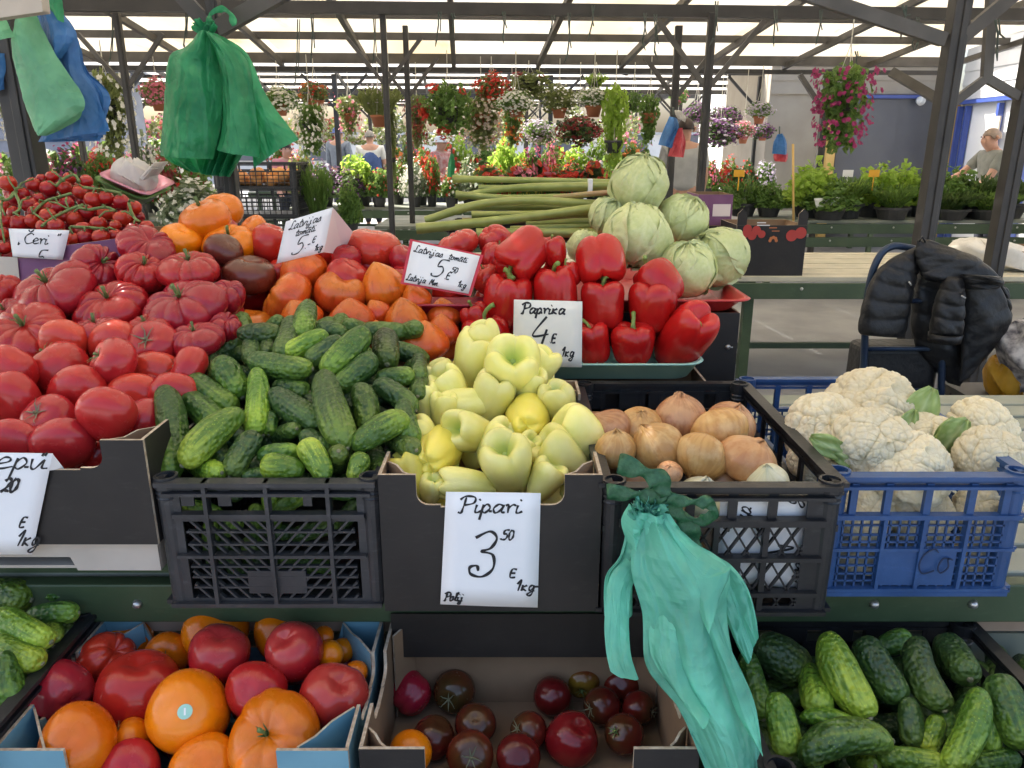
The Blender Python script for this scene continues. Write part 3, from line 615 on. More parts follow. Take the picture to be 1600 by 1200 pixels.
def carton(label, x0, x1, y0, y1, z0, z1, outer, inner='kraft_in', front=None, back=None, group=None, corner=.055, t=.006, name='carton', cat='box', edge='board_pale'):
    th = thing(name, label, cat, ((x0 + x1) / 2, (y0 + y1) / 2, z0), group); W, D, Hh = x1 - x0, y1 - y0, z1 - z0
    mats = [M[outer], M[edge], M[inner]]; z = (0, 0, 1); rect = lambda L: [(0, 0), (L, 0), (L, Hh), (0, Hh)]
    s = MB(); s.prism(front or rect(W), (x0, y0, z0), (1, 0, 0), z, t, 0, 1, 2); s.build('front_panel', mats, th)
    s = MB(); s.prism(back or rect(W), (x1, y1, z0), (-1, 0, 0), z, t, 0, 1, 2); s.build('back_panel', mats, th)
    for o, ux in (((x1, y0 + t + .001, z0), (0, 1, 0)), ((x0, y1 - t - .001, z0), (0, -1, 0))):
        L = D - 2 * t - .002; s = MB(); s.prism(notched(L, Hh, .10, .10, Hh * .22) if corner else rect(L), o, ux, z, t, 0, 1, 2); s.build('side_panel', mats, th)
    s = MB(); s.box(((x0 + x1) / 2, (y0 + y1) / 2, z0 + .004), (W - 2 * t - .002, D - 2 * t - .002, .006)); s.build('carton_floor', M[inner], th)
    if corner:
        for sx, sy in ((0, 0), (1, 0), (1, 1), (0, 1)):
            cx, cy2 = (x0 + t + .001 if not sx else x1 - t - .001), (y0 + t + .001 if not sy else y1 - t - .001); dx, dy = (1 if not sx else -1), (1 if not sy else -1)
            s = MB(); a = Vector((cx + dx * corner, cy2 + dy * .002, z0 + .01)); c = Vector((cx + dx * .002, cy2 + dy * corner * 1.3, z0 + .01)); u = (c - a).normalized(); L = (c - a).length
            s.prism([(0, 0), (L, 0), (L, Hh - .014), (L * .6, Hh - .010), (L * .3, Hh - .016), (0, Hh - .012)], a, u, z, .004, 0, 1, 0); s.build('corner_post', [M[inner], M[edge]], th)
    return th
def tray(label, x0, x1, y0, y1, z0, z1, mat, group=None, flare=.02, rim=.012, name='serving_tray', r=.05, rotz=0):
    s = MB(); cx, cy2 = (x0 + x1) / 2, (y0 + y1) / 2
    def ring(ex, z):
        a, c = (x1 - x0) / 2 + ex, (y1 - y0) / 2 + ex; P = []
        for qx, qy, a0 in ((1, -1, -90), (1, 1, 0), (-1, 1, 90), (-1, -1, 180)):
            for k in range(7):
                an = R_(a0 + 15 * k); P.append(Vector((cx + qx * (a - r) + r * math.cos(an), cy2 + qy * (c - r) + r * math.sin(an), z)))
        return P
    rings = [ring(-flare - .004, z0), ring(-flare, z0 + .001), ring(0, z1 - .003), ring(rim, z1 - .003), ring(rim + .002, z1), ring(-.003, z1 + .001), ring(-flare - .004, z0 + .005)]
    s.grid(rings, 0, True, True); n = 28; k0 = len(s.V) - n
    s.add([s.V[i] for i in range(n)], [tuple(range(n - 1, -1, -1))]); s.add([s.V[k0 + i] for i in range(n)], [tuple(range(n))])
    o = s.build(name, M[mat], None, (cx, cy2, z0)); o.rotation_euler = (0, 0, rotz); return tag(o, label, 'tray', group)

# ================================================================ HANDWRITING
GL = {'C': [[(.62, .85), (.42, 1), (.12, .75), (.05, .35), (.25, 0), (.65, .12)]], 'v^': [[(.2, 1.32), (.36, 1.12), (.56, 1.36)]],
 'e': [[(.02, .22), (.34, .34), (.36, .5), (.2, .55), (.06, .3), (.16, .02), (.5, .12)]], 'r': [[(.0, .45), (.1, .52), (.14, .0)], [(.12, .3), (.28, .52), (.42, .45)]],
 'i': [[(.08, .5), (.06, .1), (.14, 0), (.3, .12)], [(.13, .78), (.18, .84)]], '5': [[(.68, 1), (.28, .96), (.2, .58), (.45, .6), (.58, .34), (.42, .05), (.1, .02), (.02, .16)]],
 'L': [[(.5, .85), (.42, 1), (.26, .9), (.24, .4), (.14, .05), (.02, .08), (.12, .18), (.4, .02), (.7, .12)]],
 'a': [[(.38, .45), (.2, .54), (.03, .28), (.12, .0), (.3, .16), (.4, .5), (.36, .08), (.5, .04)]], 't': [[(.2, .95), (.12, .2), (.2, .0), (.36, .1)], [(.0, .6), (.38, .66)]],
 'v': [[(.0, .48), (.08, .5), (.16, .02), (.36, .5), (.48, .48)]], 'j': [[(.2, .5), (.18, -.2), (.0, -.42), (-.06, -.2), (.32, .1)], [(.24, .78), (.29, .84)]],
 's': [[(.0, .05), (.24, .54), (.3, .15), (.12, .0), (.0, .1)], [(.26, .1), (.4, .1)]], 'o': [[(.3, .5), (.1, .5), (.02, .2), (.16, 0), (.34, .2), (.26, .5), (.42, .46)]],
 'm': [[(.0, .5), (.06, .0)], [(.06, .3), (.2, .54), (.24, .0)], [(.24, .3), (.4, .54), (.44, .06), (.56, .04)]], 'P': [[(.16, .0), (.2, .5), (.22, .95)], [(.0, .8), (.2, 1.02), (.56, .95), (.56, .6), (.22, .46)], [(.02, .02), (.12, -.05), (.2, .1)]],
 'p': [[(.08, .52), (.04, -.45)], [(.06, .3), (.22, .54), (.36, .3), (.2, .0), (.06, .12)], [(.34, .1), (.46, .1)]], 'k': [[(.06, .55), (.04, .0)], [(.34, .52), (.08, .26), (.36, .0)]],
 '4': [[(.42, 1.05), (.0, .3), (.62, .36)], [(.52, .55), (.42, -.1)]], '.': [[(.05, .0), (.1, .03)]], 'E': [[(.46, .95), (.08, .95), (.04, .03), (.46, .03)], [(.06, .5), (.4, .52)]],
 '1': [[(.0, .6), (.22, 1), (.14, 0)]], 'g': [[(.34, .42), (.2, .54), (.04, .3), (.14, .04), (.34, .3), (.36, .5), (.3, -.25), (.1, -.42), (.02, -.25), (.42, .08)]],
 '3': [[(.06, .85), (.34, 1), (.5, .85), (.4, .62), (.22, .54), (.46, .46), (.5, .15), (.3, -.05), (.06, .0), (.02, .16), (.16, .2), (.2, .08)]], '0': [[(.22, 1), (.04, .7), (.08, .15), (.24, 0), (.42, .3), (.4, .8), (.22, 1)]],
 '2': [[(.04, .8), (.24, 1), (.42, .8), (.3, .4), (.02, .02), (.2, .12), (.5, .02)]], '-': [[(.0, .4), (.3, .42)]], '"': [[(.06, 1.05), (.02, .82)], [(.24, 1.08), (.18, .84)]], ',,': [[(.06, .1), (.0, -.15), (.16, .0)]],
 'l': [[(.02, .1), (.26, .9), (.2, 1.0), (.1, .8), (.1, .1), (.3, .08)]], 'u': [[(.0, .5), (.04, .1), (.16, .02), (.34, .45), (.34, .08), (.5, .06)]], 'n': [[(.0, .5), (.06, .0)], [(.06, .3), (.24, .54), (.3, .06), (.42, .05)]],
 '8': [[(.4,.85),(.22,1),(.08,.8),(.36,.35),(.3,.05),(.08,.08),(.06,.35),(.4,.75),(.4,.85)]], 'M': [[(.0,.0),(.14,.95),(.3,.3),(.5,.95),(.56,.05)]], 'S': [[(.52, .9), (.3, 1), (.1, .8), (.3, .55), (.45, .25), (.25, 0), (.02, .12)]], '6': [[(.42, 1), (.12, .6), (.04, .2), (.24, 0), (.42, .2), (.26, .42), (.06, .24)]], 'a-': [[(.05, .74), (.4, .78)]], 'z': [[(0, .5), (.34, .5), (.04, .02), (.4, .06)]]}
WID = {'i': .26, '.': .2, 'm': .56, 'L': .58, 'C': .62, 'P': .62, 'l': .26, '1': .34, 'E': .55, 't': .32, 'r': .4, 's': .36, '-': .4, '5': .7}
def smooth(pts, n=7):
    if len(pts) < 3: return pts
    out = []
    for i in range(len(pts) - 1):
        p0, p1, p2, p3 = pts[max(i - 1, 0)], pts[i], pts[i + 1], pts[min(i + 2, len(pts) - 1)]
        for k in range(n):
            t = k / n; out.append(tuple(.5 * ((2 * p1[q]) + (-p0[q] + p2[q]) * t + (2 * p0[q] - 5 * p1[q] + 4 * p2[q] - p3[q]) * t * t + (-p0[q] + 3 * p1[q] - 3 * p2[q] + p3[q]) * t ** 3) for q in range(len(p1))))
    return out + [pts[-1]]
def text_strokes(txt, x, y, size, slant=.18, rot=0, sq=1.0):
    """strokes of a handwritten word: list of polylines; x, y and size in card heights"""
    out = []; cx = 0; i = 0; toks = []
    while i < len(txt):
        if txt[i:i + 2] in GL: toks.append(txt[i:i + 2]); i += 2
        else: toks.append(txt[i]); i += 1
    for c in toks:
        if c == ' ': cx += .35; continue
        if c in ('v^', 'a-'):
            base = prev
        else: base = cx; prev = cx; cx += WID.get(c, .48) * sq
        for st_ in GL[c]:
            P = [((base + px_ * sq + py_ * slant) * size, py_ * size) for px_, py_ in smooth(st_)]
            ca, sa = math.cos(R_(rot)), math.sin(R_(rot)); out.append([(x + px_ * ca - py_ * sa, y + px_ * sa + py_ * ca) for px_, py_ in P])
    return out
def card(label, quad, Y, mat='paper', words=(), pen=.011, ink='ink', fold=None, back=None, name='price_card', frame=None, lean=0.0, group='handwritten price cards'):
    """quad: photo corners tl, tr, br, bl; Y distance of its foot (lean: how much farther its head is)"""
    Yt = Y + lean; tl, tr, br, bl = pix(*quad[0], Yt), pix(*quad[1], Yt), pix(*quad[2], Y), pix(*quad[3], Y)
    n = (tr - tl).cross(tl - bl).normalized()
    if n.y > 0: n = -n
    o = (tl + tr + br + bl) / 4; Hm = ((tl - bl).length + (tr - br).length) / 2; Wm = ((tr - tl).length + (br - bl).length) / 2
    def P(s, t): return (bl.lerp(br, s)).lerp(tl.lerp(tr, s), t)
    b = MB(); K = 6
    b.grid([[P(j / K, i / K) + n * (.0012 * math.sin(3 * j / K + 2 * i / K)) for j in range(K + 1)] for i in range(K + 1)], 0, True)
    co = b.build(name, M[mat], None, o); solid(co, .0009); tag(co, label, 'price card', group)
    if frame:
        f = MB(); g_ = frame; q = [P(-g_, -g_), P(1 + g_, -g_), P(1 + g_, 1 + g_), P(-g_, 1 + g_)]
        f.add([p - n * .0022 for p in q] + [p - n * .0035 for p in q], [(0, 1, 2, 3), (7, 6, 5, 4), (0, 4, 5, 1), (1, 5, 6, 2), (2, 6, 7, 3), (3, 7, 4, 0)]); f.build('card_frame', M['red_card'], co)
    if back:
        f = MB(); q = [pix(u, v, yy) for u, v, yy in back]; f.add(q, [tuple(range(len(q)))]); solid(f.build('folded_flap', M[fold or mat], co), .0009)
    wb = MB(); k = [0]
    for wd in words:
        txt, x, y, size = wd[:4]; opt = wd[4] if len(wd) > 4 else {}
        th = pen * opt.pop('w', 1.0)
        for pl in text_strokes(txt, x * Wm / Hm, y, size, **opt):
            pl = [q for q in pl if q[1] > .012]
            if len(pl) < 2: continue
            V = []; N = len(pl)
            for i, (px_, py_) in enumerate(pl):
                a, c = pl[max(i - 1, 0)], pl[min(i + 1, N - 1)]; d = Vector((c[0] - a[0], c[1] - a[1])); d = d.normalized() if d.length else Vector((1, 0))
                wv = th * (.8 + .2 * math.sin(i * .7 + 1)) * .75
                for sg in (1, -1):
                    q = (px_ - d.y * wv * sg, py_ + d.x * wv * sg); s_, t_ = q[0] * Hm / Wm, q[1]
                    V.append(P(s_, t_) + n * (.0013 + .0012 * math.sin(3 * s_ + 2 * t_) + .00004 * (k[0] % 9)))
            k[0] += 1
            wb.add(V, [(2 * i, 2 * i + 1, 2 * i + 3, 2 * i + 2) for i in range(N - 1)])
    if wb.V: wb.build('lettering', M[ink], co)
    return co

# ================================================================ VEGETABLE SHAPES (unit meshes, stem along +z)
def sphere_grid(nt_, np_, fn, attr=None):
    V = []; A = []
    for i in range(nt_ + 1):
        th = math.pi * i / nt_
        for j in range(np_):
            ph = 2 * math.pi * j / np_; r = fn(th, ph); V.append(r[:3]); A.append(r[3] if len(r) > 3 else 0.0)
    Fc = []
    for i in range(nt_):
        for j in range(np_):
            j2 = (j + 1) % np_; a, b_, c, d = i * np_ + j, (i + 1) * np_ + j, (i + 1) * np_ + j2, i * np_ + j2
            Fc.append((b_, c, d) if i == 0 else ((a, b_, d) if i == nt_ - 1 else (a, b_, c, d)))
    return V, Fc, A
def make(name, V, Fc, attr=None, A=None):
    m = mesh(name, V, Fc)
    bm = bmesh.new(); bm.from_mesh(m); bmesh.ops.remove_doubles(bm, verts=bm.verts, dist=1e-5) if attr is None else None; bmesh.ops.recalc_face_normals(bm, faces=bm.faces); bm.to_mesh(m); bm.free()
    m.polygons.foreach_set('use_smooth', [True] * len(m.polygons))
    if attr:
        at = m.attributes.new(attr, 'FLOAT', 'POINT'); at.data.foreach_set('value', A)
    m.materials.append(None); return m
def tomato_mesh(kind, seed):
    r = random.Random(seed * 77 + len(kind)); p = [r.uniform(0, 6.28) for _ in range(8)]
    nr = {'rib': r.choice((8, 9, 10, 11)), 'smooth': r.choice((4, 5)), 'heart': r.choice((6, 7)), 'globe': 5, 'oval': 4, 'bigrib': 7}[kind]
    A0 = {'rib': .36, 'smooth': .035, 'heart': .05, 'globe': .012, 'oval': .015, 'bigrib': .13}[kind]; pw = {'rib': .42, 'heart': .8, 'bigrib': .6}.get(kind, 1.2)
    dip = {'rib': .34, 'smooth': .20, 'heart': -.0, 'globe': .13, 'oval': .12, 'bigrib': .3}[kind]
    irr = {'rib': .07, 'smooth': .05, 'heart': .04, 'globe': .015, 'oval': .05, 'bigrib': .06}[kind]
    def fn(th, ph):
        q = ph + .22 * math.sin(2 * ph + p[0]) + .16 * math.sin(3 * ph + p[1]); s, c = math.sin(th), math.cos(th)
        e = 2.35 if kind in ('smooth', 'oval', 'rib', 'bigrib') else 2.0
        rr = (abs(s) ** e + abs(c) ** e) ** (-1 / e)
        ridge = abs(math.cos(nr * q / 2 + p[2])) ** pw
        fall = (.30 + .70 * math.exp(-(th / 1.25) ** 2)) * min(1, (s * 1.6) ** .7 if s > 0 else 0)
        if kind == 'rib': fall = (.42 + .58 * math.exp(-(th / 1.6) ** 2)) * min(1, s * 1.8) * (.6 + .4 * math.sin(q * 2 + p[6]))
        rr *= 1 - A0 * (1 - ridge) * fall
        rr *= 1 + irr * s * (math.sin(2 * ph + p[3]) * .7 + math.sin(3 * ph + p[4]) * .5 + .4 * math.sin(ph + 2 * th + p[5]))
        x, y, z = rr * s * math.cos(ph), rr * s * math.sin(ph), rr * c
        if kind == 'heart':
            if c > 0: z = z * (1 + .25 * (1 - s) ** 1.5); k = 1 - .10 * c; x *= k; y *= k
            else: z *= .82
        else:
            rho = math.hypot(x, y)
            if c > 0: z -= dip * math.exp(-(rho / .30) ** 2) * 1.1
            else: z += .06 * math.exp(-(rho / .25) ** 2)
        return x, y, z
    V, Fc, _ = sphere_grid(30, 120 if kind == 'rib' else (72 if kind == 'bigrib' else 48), fn)
    return make(kind + '_tomato_skin', V, Fc)
TM = {k: [tomato_mesh(k, s) for s in range(n)] for k, n in (('rib', 7), ('smooth', 6), ('heart', 5), ('globe', 3), ('oval', 3), ('bigrib', 3))}
def calyx_mesh(seed, n=6, L=.5, stub=.26):
    r = random.Random(seed); b = MB()
    b.tube([(0, 0, -.08), (.01, 0, stub * .5), (.05, .02, stub)], [.075, .06, .085], 8)
    for k in range(n):
        a = 2 * math.pi * k / n + r.uniform(-.25, .25); l = L * r.uniform(.75, 1.25); cu = r.uniform(.05, .4); rows = []
        for i in range(6):
            t = i / 5; d = .05 + l * t; z = .0 + .16 * math.sin(t * 2.2) + cu * t * t - (.10 * t); w_ = .055 * (1 - t) ** .8 + .006
            x, y = math.cos(a + .3 * t * r.uniform(-1, 1)), math.sin(a); rows.append([Vector((x * d - y * w_, y * d + x * w_, z)), Vector((x * d, y * d, z + .02)), Vector((x * d + y * w_, y * d - x * w_, z))])
        b.grid(rows)
    m = bpy.data.meshes.new('calyx'); m.from_pydata(b.V, [], b.F); m.polygons.foreach_set('use_smooth', [True] * len(m.polygons)); m.materials.append(None); return m
CAL = [calyx_mesh(s) for s in range(4)]; CAL_LONG = [calyx_mesh(s + 9, 6, .72, .18) for s in range(3)]; CAL_STUB = [calyx_mesh(s + 20, 5, .22, .42) for s in range(3)]
def pepper_mesh(seed, lobes=4, taper=.16, hollow=0.0, boxy=3.2, lob=.16, bend=0.0):
    r = random.Random(seed); p = [r.uniform(0, 6.28) for _ in range(6)]
    def fn(th, ph):
        q = ph + .14 * math.sin(2 * ph + p[0]) + .1 * math.sin(3 * ph + p[3]); s, c = math.sin(th), math.cos(th)
        rr = (abs(s) ** boxy + abs(c) ** boxy) ** (-1 / boxy)
        ridge = abs(math.cos(lobes * q / 2 + p[1])) ** (.55 if not hollow else .7)
        g_ = .45 + .55 * abs(c) ** 1.2
        rr *= 1 - lob * (1 - ridge) * g_ * min(1, s * 2)
        x, y, z = rr * s * math.cos(ph), rr * s * math.sin(ph), rr * c
        k = 1 - taper * (.5 - z / 2) + .03 * math.sin(3 * z + p[2]); x *= k; y *= k; rho = math.hypot(x, y)
        att = 0.0
        if c > 0:
            dp = (.30 + hollow * .28) * math.exp(-(rho / (.34 + hollow * .03)) ** 2); z -= dp; att = max(0, min(1, (1 - rho / .42) * 1.4)) * hollow
        else: z += .20 * math.exp(-(rho / .28) ** 2)
        z += .05 * ridge * s * (1 if c > 0 else -1)
        x += bend * z * z
        return x, y, z, att
    V, Fc, A = sphere_grid(36, 64, fn); return make('pepper_skin', V, Fc, 'hollow', A)
PEP = [pepper_mesh(s, (4, 3, 4, 3, 4)[s]) for s in range(5)]
PALE = [pepper_mesh(40 + s, (3, 4, 3, 4, 3)[s], (.50, .40, .56, .44, .52)[s], .8, 2.9, .13, (.0, .06, -.05, .0, .08)[s]) for s in range(5)]
def pstem_mesh(seed):
    r = random.Random(seed); b = MB(); bx = r.uniform(.15, .42); P = [(0, 0, .60), (0, 0, .82), (bx * .15, 0, 1.02), (bx * .5, 0, 1.2), (bx, .03, 1.33), (bx * 1.35, .04, 1.36)]
    b.tube(P, [.20, .11, .085, .082, .09, .105], 10)
    b.grid([[Vector((rr * math.cos(2 * math.pi * k / 12), rr * math.sin(2 * math.pi * k / 12), z)) for k in range(12)] for rr, z in ((.05, .80), (.20, .72), (.30 , .74), (.31, .70))], 0, True, True)
    m = bpy.data.meshes.new('stem'); m.from_pydata(b.V, [], b.F); m.polygons.foreach_set('use_smooth', [True] * len(m.polygons)); m.materials.append(None); return m
PST = [pstem_mesh(s) for s in range(4)]
def pcore_mesh(seed):
    r = random.Random(seed); b = MB()
    b.tube([(0, 0, -.2), (0, 0, .30), (.01, 0, .36)], [.13, .10, .07], 10)
    for k in range(5):
        a = k * 1.257 + r.uniform(-.3, .3); b.tube([(0, 0, .20), (.14 * math.cos(a), .14 * math.sin(a), .30), (.26 * math.cos(a), .26 * math.sin(a), .34)], [.05, .04, .02], 6)
    m = bpy.data.meshes.new('core'); m.from_pydata(b.V, [], b.F); m.polygons.foreach_set('use_smooth', [True] * len(m.polygons)); m.materials.append(None); return m
PCORE = [pcore_mesh(s) for s in range(2)]
def onion_mesh(seed):
    r = random.Random(seed); p = [r.uniform(0, 6.28) for _ in range(6)]; nk = (.10, .40, .12, .16, .08)[seed % 5]; lean = r.uniform(-.1, .1)
    rs = [r.random() for _ in range(97)]
    def fn(th, ph):
        s, c = math.sin(th), math.cos(th); rr = 1 + .03 * math.sin(2 * ph + p[0]) * s + .005 * math.sin(9 * ph + p[1]) * s
        x, y, z = rr * s * math.cos(ph), rr * s * math.sin(ph), rr * c * .92
        if c > 0:
            t = max(0, 1 - s); z += nk * t ** 4; k = 1 - .05 * c; x = x * k + lean * t ** 2; y *= k
            if th < .22: x += .05 * math.sin(5 * ph + p[2]); z += .08 * math.sin(4 * ph + p[3]) * t
        else: z += .05 * math.exp(-(s / .2) ** 2)
        q = ph * 97 / 6.2832 + 1.6 * math.sin(th * 2 + p[4]); i = int(q) % 97; f = q - int(q)
        return x, y, z, rs[i] * (1 - f) + rs[(i + 1) % 97] * f
    V, Fc, A = sphere_grid(30, 96, fn); return make('onion_skin', V, Fc, 'streak', A)
ONI = [onion_mesh(s) for s in range(5)]
def cabbage_mesh(seed):
    r = random.Random(seed); nr = np.random.RandomState(seed); V = []; Fc = []; A = []
    def addgrid(P, att):
        a, c = len(P), len(P[0]); n0 = len(V)
        for i in range(a):
            for j in range(c): V.append(P[i][j]); A.append(att[i][j])
        for i in range(a - 1):
            for j in range(c - 1): Fc.append((n0 + i * c + j, n0 + i * c + j + 1, n0 + (i + 1) * c + j + 1, n0 + (i + 1) * c + j))
    P = []; att = []
    for i in range(25):
        th = math.pi * i / 24; P.append([]); att.append([])
        for j in range(49):
            ph = 2 * math.pi * j / 48; P[-1].append(Vector((math.sin(th) * math.cos(ph), math.sin(th) * math.sin(ph), math.cos(th) * .93)) * .955); att[-1].append(.2)
    addgrid(P, att)
    for L in range(8):
        phi0 = L * 2.4 + r.uniform(-.4, .4); R0 = .955 + .016 * L; tip = r.uniform(-.25, .45); hw = r.uniform(1.05, 1.4); lift = r.uniform(.015, .09)
        P = []; att = []; n1, n2 = 44, 44; ph_n = [r.uniform(0, 6.28) for _ in range(6)]
        for i in range(n1):
            t = i / (n1 - 1); P.append([]); att.append([])
            for j in range(n2):
                u = 2 * j / (n2 - 1) - 1
                wob = .09 * math.sin(7 * u + ph_n[0]) + .05 * math.sin(13 * u + ph_n[1])
                th = math.pi * .97 - (math.pi * .97 - tip) * t * (1 - .16 * u * u + wob * t)
                ww = hw * (math.sin(math.pi * min(1, .18 + .75 * t)) ** .6); ph = phi0 + u * ww * (1 + .05 * math.sin(9 * t + ph_n[2]))
                mid = math.exp(-(u / (.05 * (1.2 - t))) ** 2)
                k = 5.5; sv = abs(u) * 1.1; fr = (t * k - sv * 1.6 + .15 * math.sin(6 * u + ph_n[3])) % 1.0; side = math.exp(-((fr - .5) / .09) ** 2) * min(1, abs(u) * 6) * .8
                fr2 = ((t * 9 + u * 5 + .3 * math.sin(9 * t + ph_n[4])) % 1.0); net = math.exp(-((fr2 - .5) / .12) ** 2) * .3
                crk = .5 * math.sin(11 * u + 5 * t + ph_n[5]) * math.sin(9 * t - 4 * u + ph_n[1])
                d0 = Vector((math.sin(th) * math.cos(ph), math.sin(th) * math.sin(ph), math.cos(th))); n_a = noise.noise(d0 * 2.3 + Vector((L, seed, 0))); n_b = 1 - abs(noise.noise(d0 * 5.5 + Vector((seed, L * 3, 1)))) * 2.4; n_c = 1 - abs(noise.noise(d0 * 12 + Vector((L, 2, seed)))) * 2.4
                rad = R0 + .012 * mid + .009 * side + .004 * net + .035 * n_a + .016 * n_b + .007 * n_c
                edge = max(abs(u), t) ** 8; rad += lift * edge + .045 * edge * math.sin(17 * (u + t) + ph_n[0]) + .008 * edge
                d = Vector((math.sin(th) * math.cos(ph), math.sin(th) * math.sin(ph), math.cos(th) * .93)); P[-1].append(d * rad); att[-1].append(min(1, mid * .9 + side * .5 + net * .3 + max(0, n_b) ** 3 * .5 + .8 * edge))
        addgrid(P, att)
    m = mesh('cabbage_leaves', V, Fc); at = m.attributes.new('vein', 'FLOAT', 'POINT'); at.data.foreach_set('value', A); m.materials.append(None); return m
CAB = [cabbage_mesh(s + 3) for s in range(4)]
def cauli_mesh(seed):
    nr = np.random.RandomState(seed); n1, n2 = 130, 220
    th = np.linspace(0.0, math.pi * .80, n1)[:, None]; ph = np.linspace(0, 2 * math.pi, n2, endpoint=False)[None, :]
    D = np.stack([np.sin(th) * np.cos(ph), np.sin(th) * np.sin(ph), np.cos(th) * np.ones_like(ph)], -1).reshape(-1, 3)
    def cell(n, jit):
        C = nr.normal(size=(n, 3)); C /= np.linalg.norm(C, axis=1, keepdims=True); o1 = np.zeros(len(D)); o2 = np.zeros(len(D))
        for k in range(0, len(D), 4000):
            d = np.sqrt(np.maximum(0, 2 - 2 * D[k:k + 4000] @ C.T)); d.partition(1, axis=1); o1[k:k + 4000] = d[:, 0]; o2[k:k + 4000] = d[:, 1]
        return o1, o2
    a1, a2 = cell(22, 0); b1, b2 = cell(330, 0); c1, c2 = cell(2600, 0)
    def bumpf(d1, d2, r): return np.sqrt(np.maximum(0, 1 - np.minimum(1, d1 / r) ** 2)) * np.minimum(1, (d2 - d1) / (r * .22)) ** .5
    h = .86 + .11 * bumpf(a1, a2, .62) + .042 * bumpf(b1, b2, .16) + .018 * bumpf(c1, c2, .058)
    pit = np.clip(1 - (b2 - b1) / .035, 0, 1) * .3 + np.clip(1 - (a2 - a1) / .05, 0, 1) * .4
    h *= 1 + .06 * np.sin(2 * np.arctan2(D[:, 1], D[:, 0]) + seed)
    V = D * h[:, None] * np.array([1, 1, .78]); Fc = []
    for i in range(n1 - 1):
        for j in range(n2): Fc.append((i * n2 + j, (i + 1) * n2 + j, (i + 1) * n2 + (j + 1) % n2, i * n2 + (j + 1) % n2))
    return make('cauliflower_curd', V.tolist(), Fc, 'pit', pit.astype(np.float32))
CAU = [cauli_mesh(s) for s in range(3)]
def cuke_mesh(L, r0, bend, seed, neck=.0, q1=.1, q2=.1):
    rr = random.Random(seed); n, m_ = 30, 18; p = [rr.uniform(0, 6.28) for _ in range(5)]; V = []; Fc = []
    for i in range(n + 1):
        t = i / n; e = abs(2 * t - 1); r = (1 - e ** 4.2) ** (1 / 2.1) if e < 1 else 0.0
        r *= r0 * (1 + .05 * math.sin(5 * t + p[0])) * (1 - neck * max(0, 1 - t * 2.2)); z = (t - .5) * L
        bx = bend * L * (math.sin(math.pi * t) - .64); by = bend * .3 * L * math.sin(2 * math.pi * t + p[1]) * .3
        for k in range(m_):
            a = 2 * math.pi * k / m_; f = 1 + .035 * math.cos(5 * a + p[2]) + .018 * math.sin(9 * a + 21 * t + p[3])
            V.append((bx + r * f * math.cos(a), by + r * f * math.sin(a), z))
    for i in range(n):
        for k in range(m_): Fc.append((i * m_ + k, i * m_ + (k + 1) % m_, (i + 1) * m_ + (k + 1) % m_, (i + 1) * m_ + k))
    m = make('cucumber_skin', V, Fc); return m
def frame_from(ax, spin=0.0):
    z = ax.normalized(); x = Vector((0, 0, 1)).cross(z)
    if x.length < .05: x = Vector((0, -1, 0)).cross(z)
    x.normalize(); y = z.cross(x); return Matrix((x, y, z)).transposed() @ Matrix.Rotation(spin, 3, 'Z')
def place(name, m, mat, c, ax, sc, spin, label, cat, group):
    o = link(name, m); o.matrix_world = Matrix.Translation(c) @ frame_from(ax, spin).to_4x4() @ Matrix.Diagonal((*sc, 1)); 
    o.material_slots[0].link = 'OBJECT'; o.material_slots[0].material = M[mat]; return tag(o, label, cat, group)
def child(o, name, m, mat, loc=(0, 0, 0), sc=(1, 1, 1), rot=None):
    k = link(name, m, None, o); k.location = loc; k.scale = sc
    if rot is not None: k.rotation_euler = rot
    k.material_slots[0].link = 'OBJECT'; k.material_slots[0].material = M[mat]; return k
def YV(tab):
    tab = sorted(tab)
    def f(v):
        if v <= tab[0][0]: return tab[0][1]
        for (a, ya), (b_, yb) in zip(tab, tab[1:]):
            if v <= b_: return lerp(ya, yb, (v - a) / (b_ - a))
        return tab[-1][1]
    return f
def axis_px(u, v, w_, h, stem, r, default=(0, .55, .3)):
    if stem is None: a = Vector((default[0] + r.uniform(-.35, .35), default[1] + r.uniform(-.2, .2), default[2] + r.uniform(-.1, .1)))
    else:
        x, y = (stem[0] - u) / (w_ / 2), (v - stem[1]) / (h / 2); q = x * x + y * y
        if q > .92: k = math.sqrt(.92 / q); x *= k; y *= k; q = .92
        a = Vector((x, y, math.sqrt(1 - q)))
    a.normalize(); return (RIGHT * a.x + UP * a.y + BACK * a.z), a
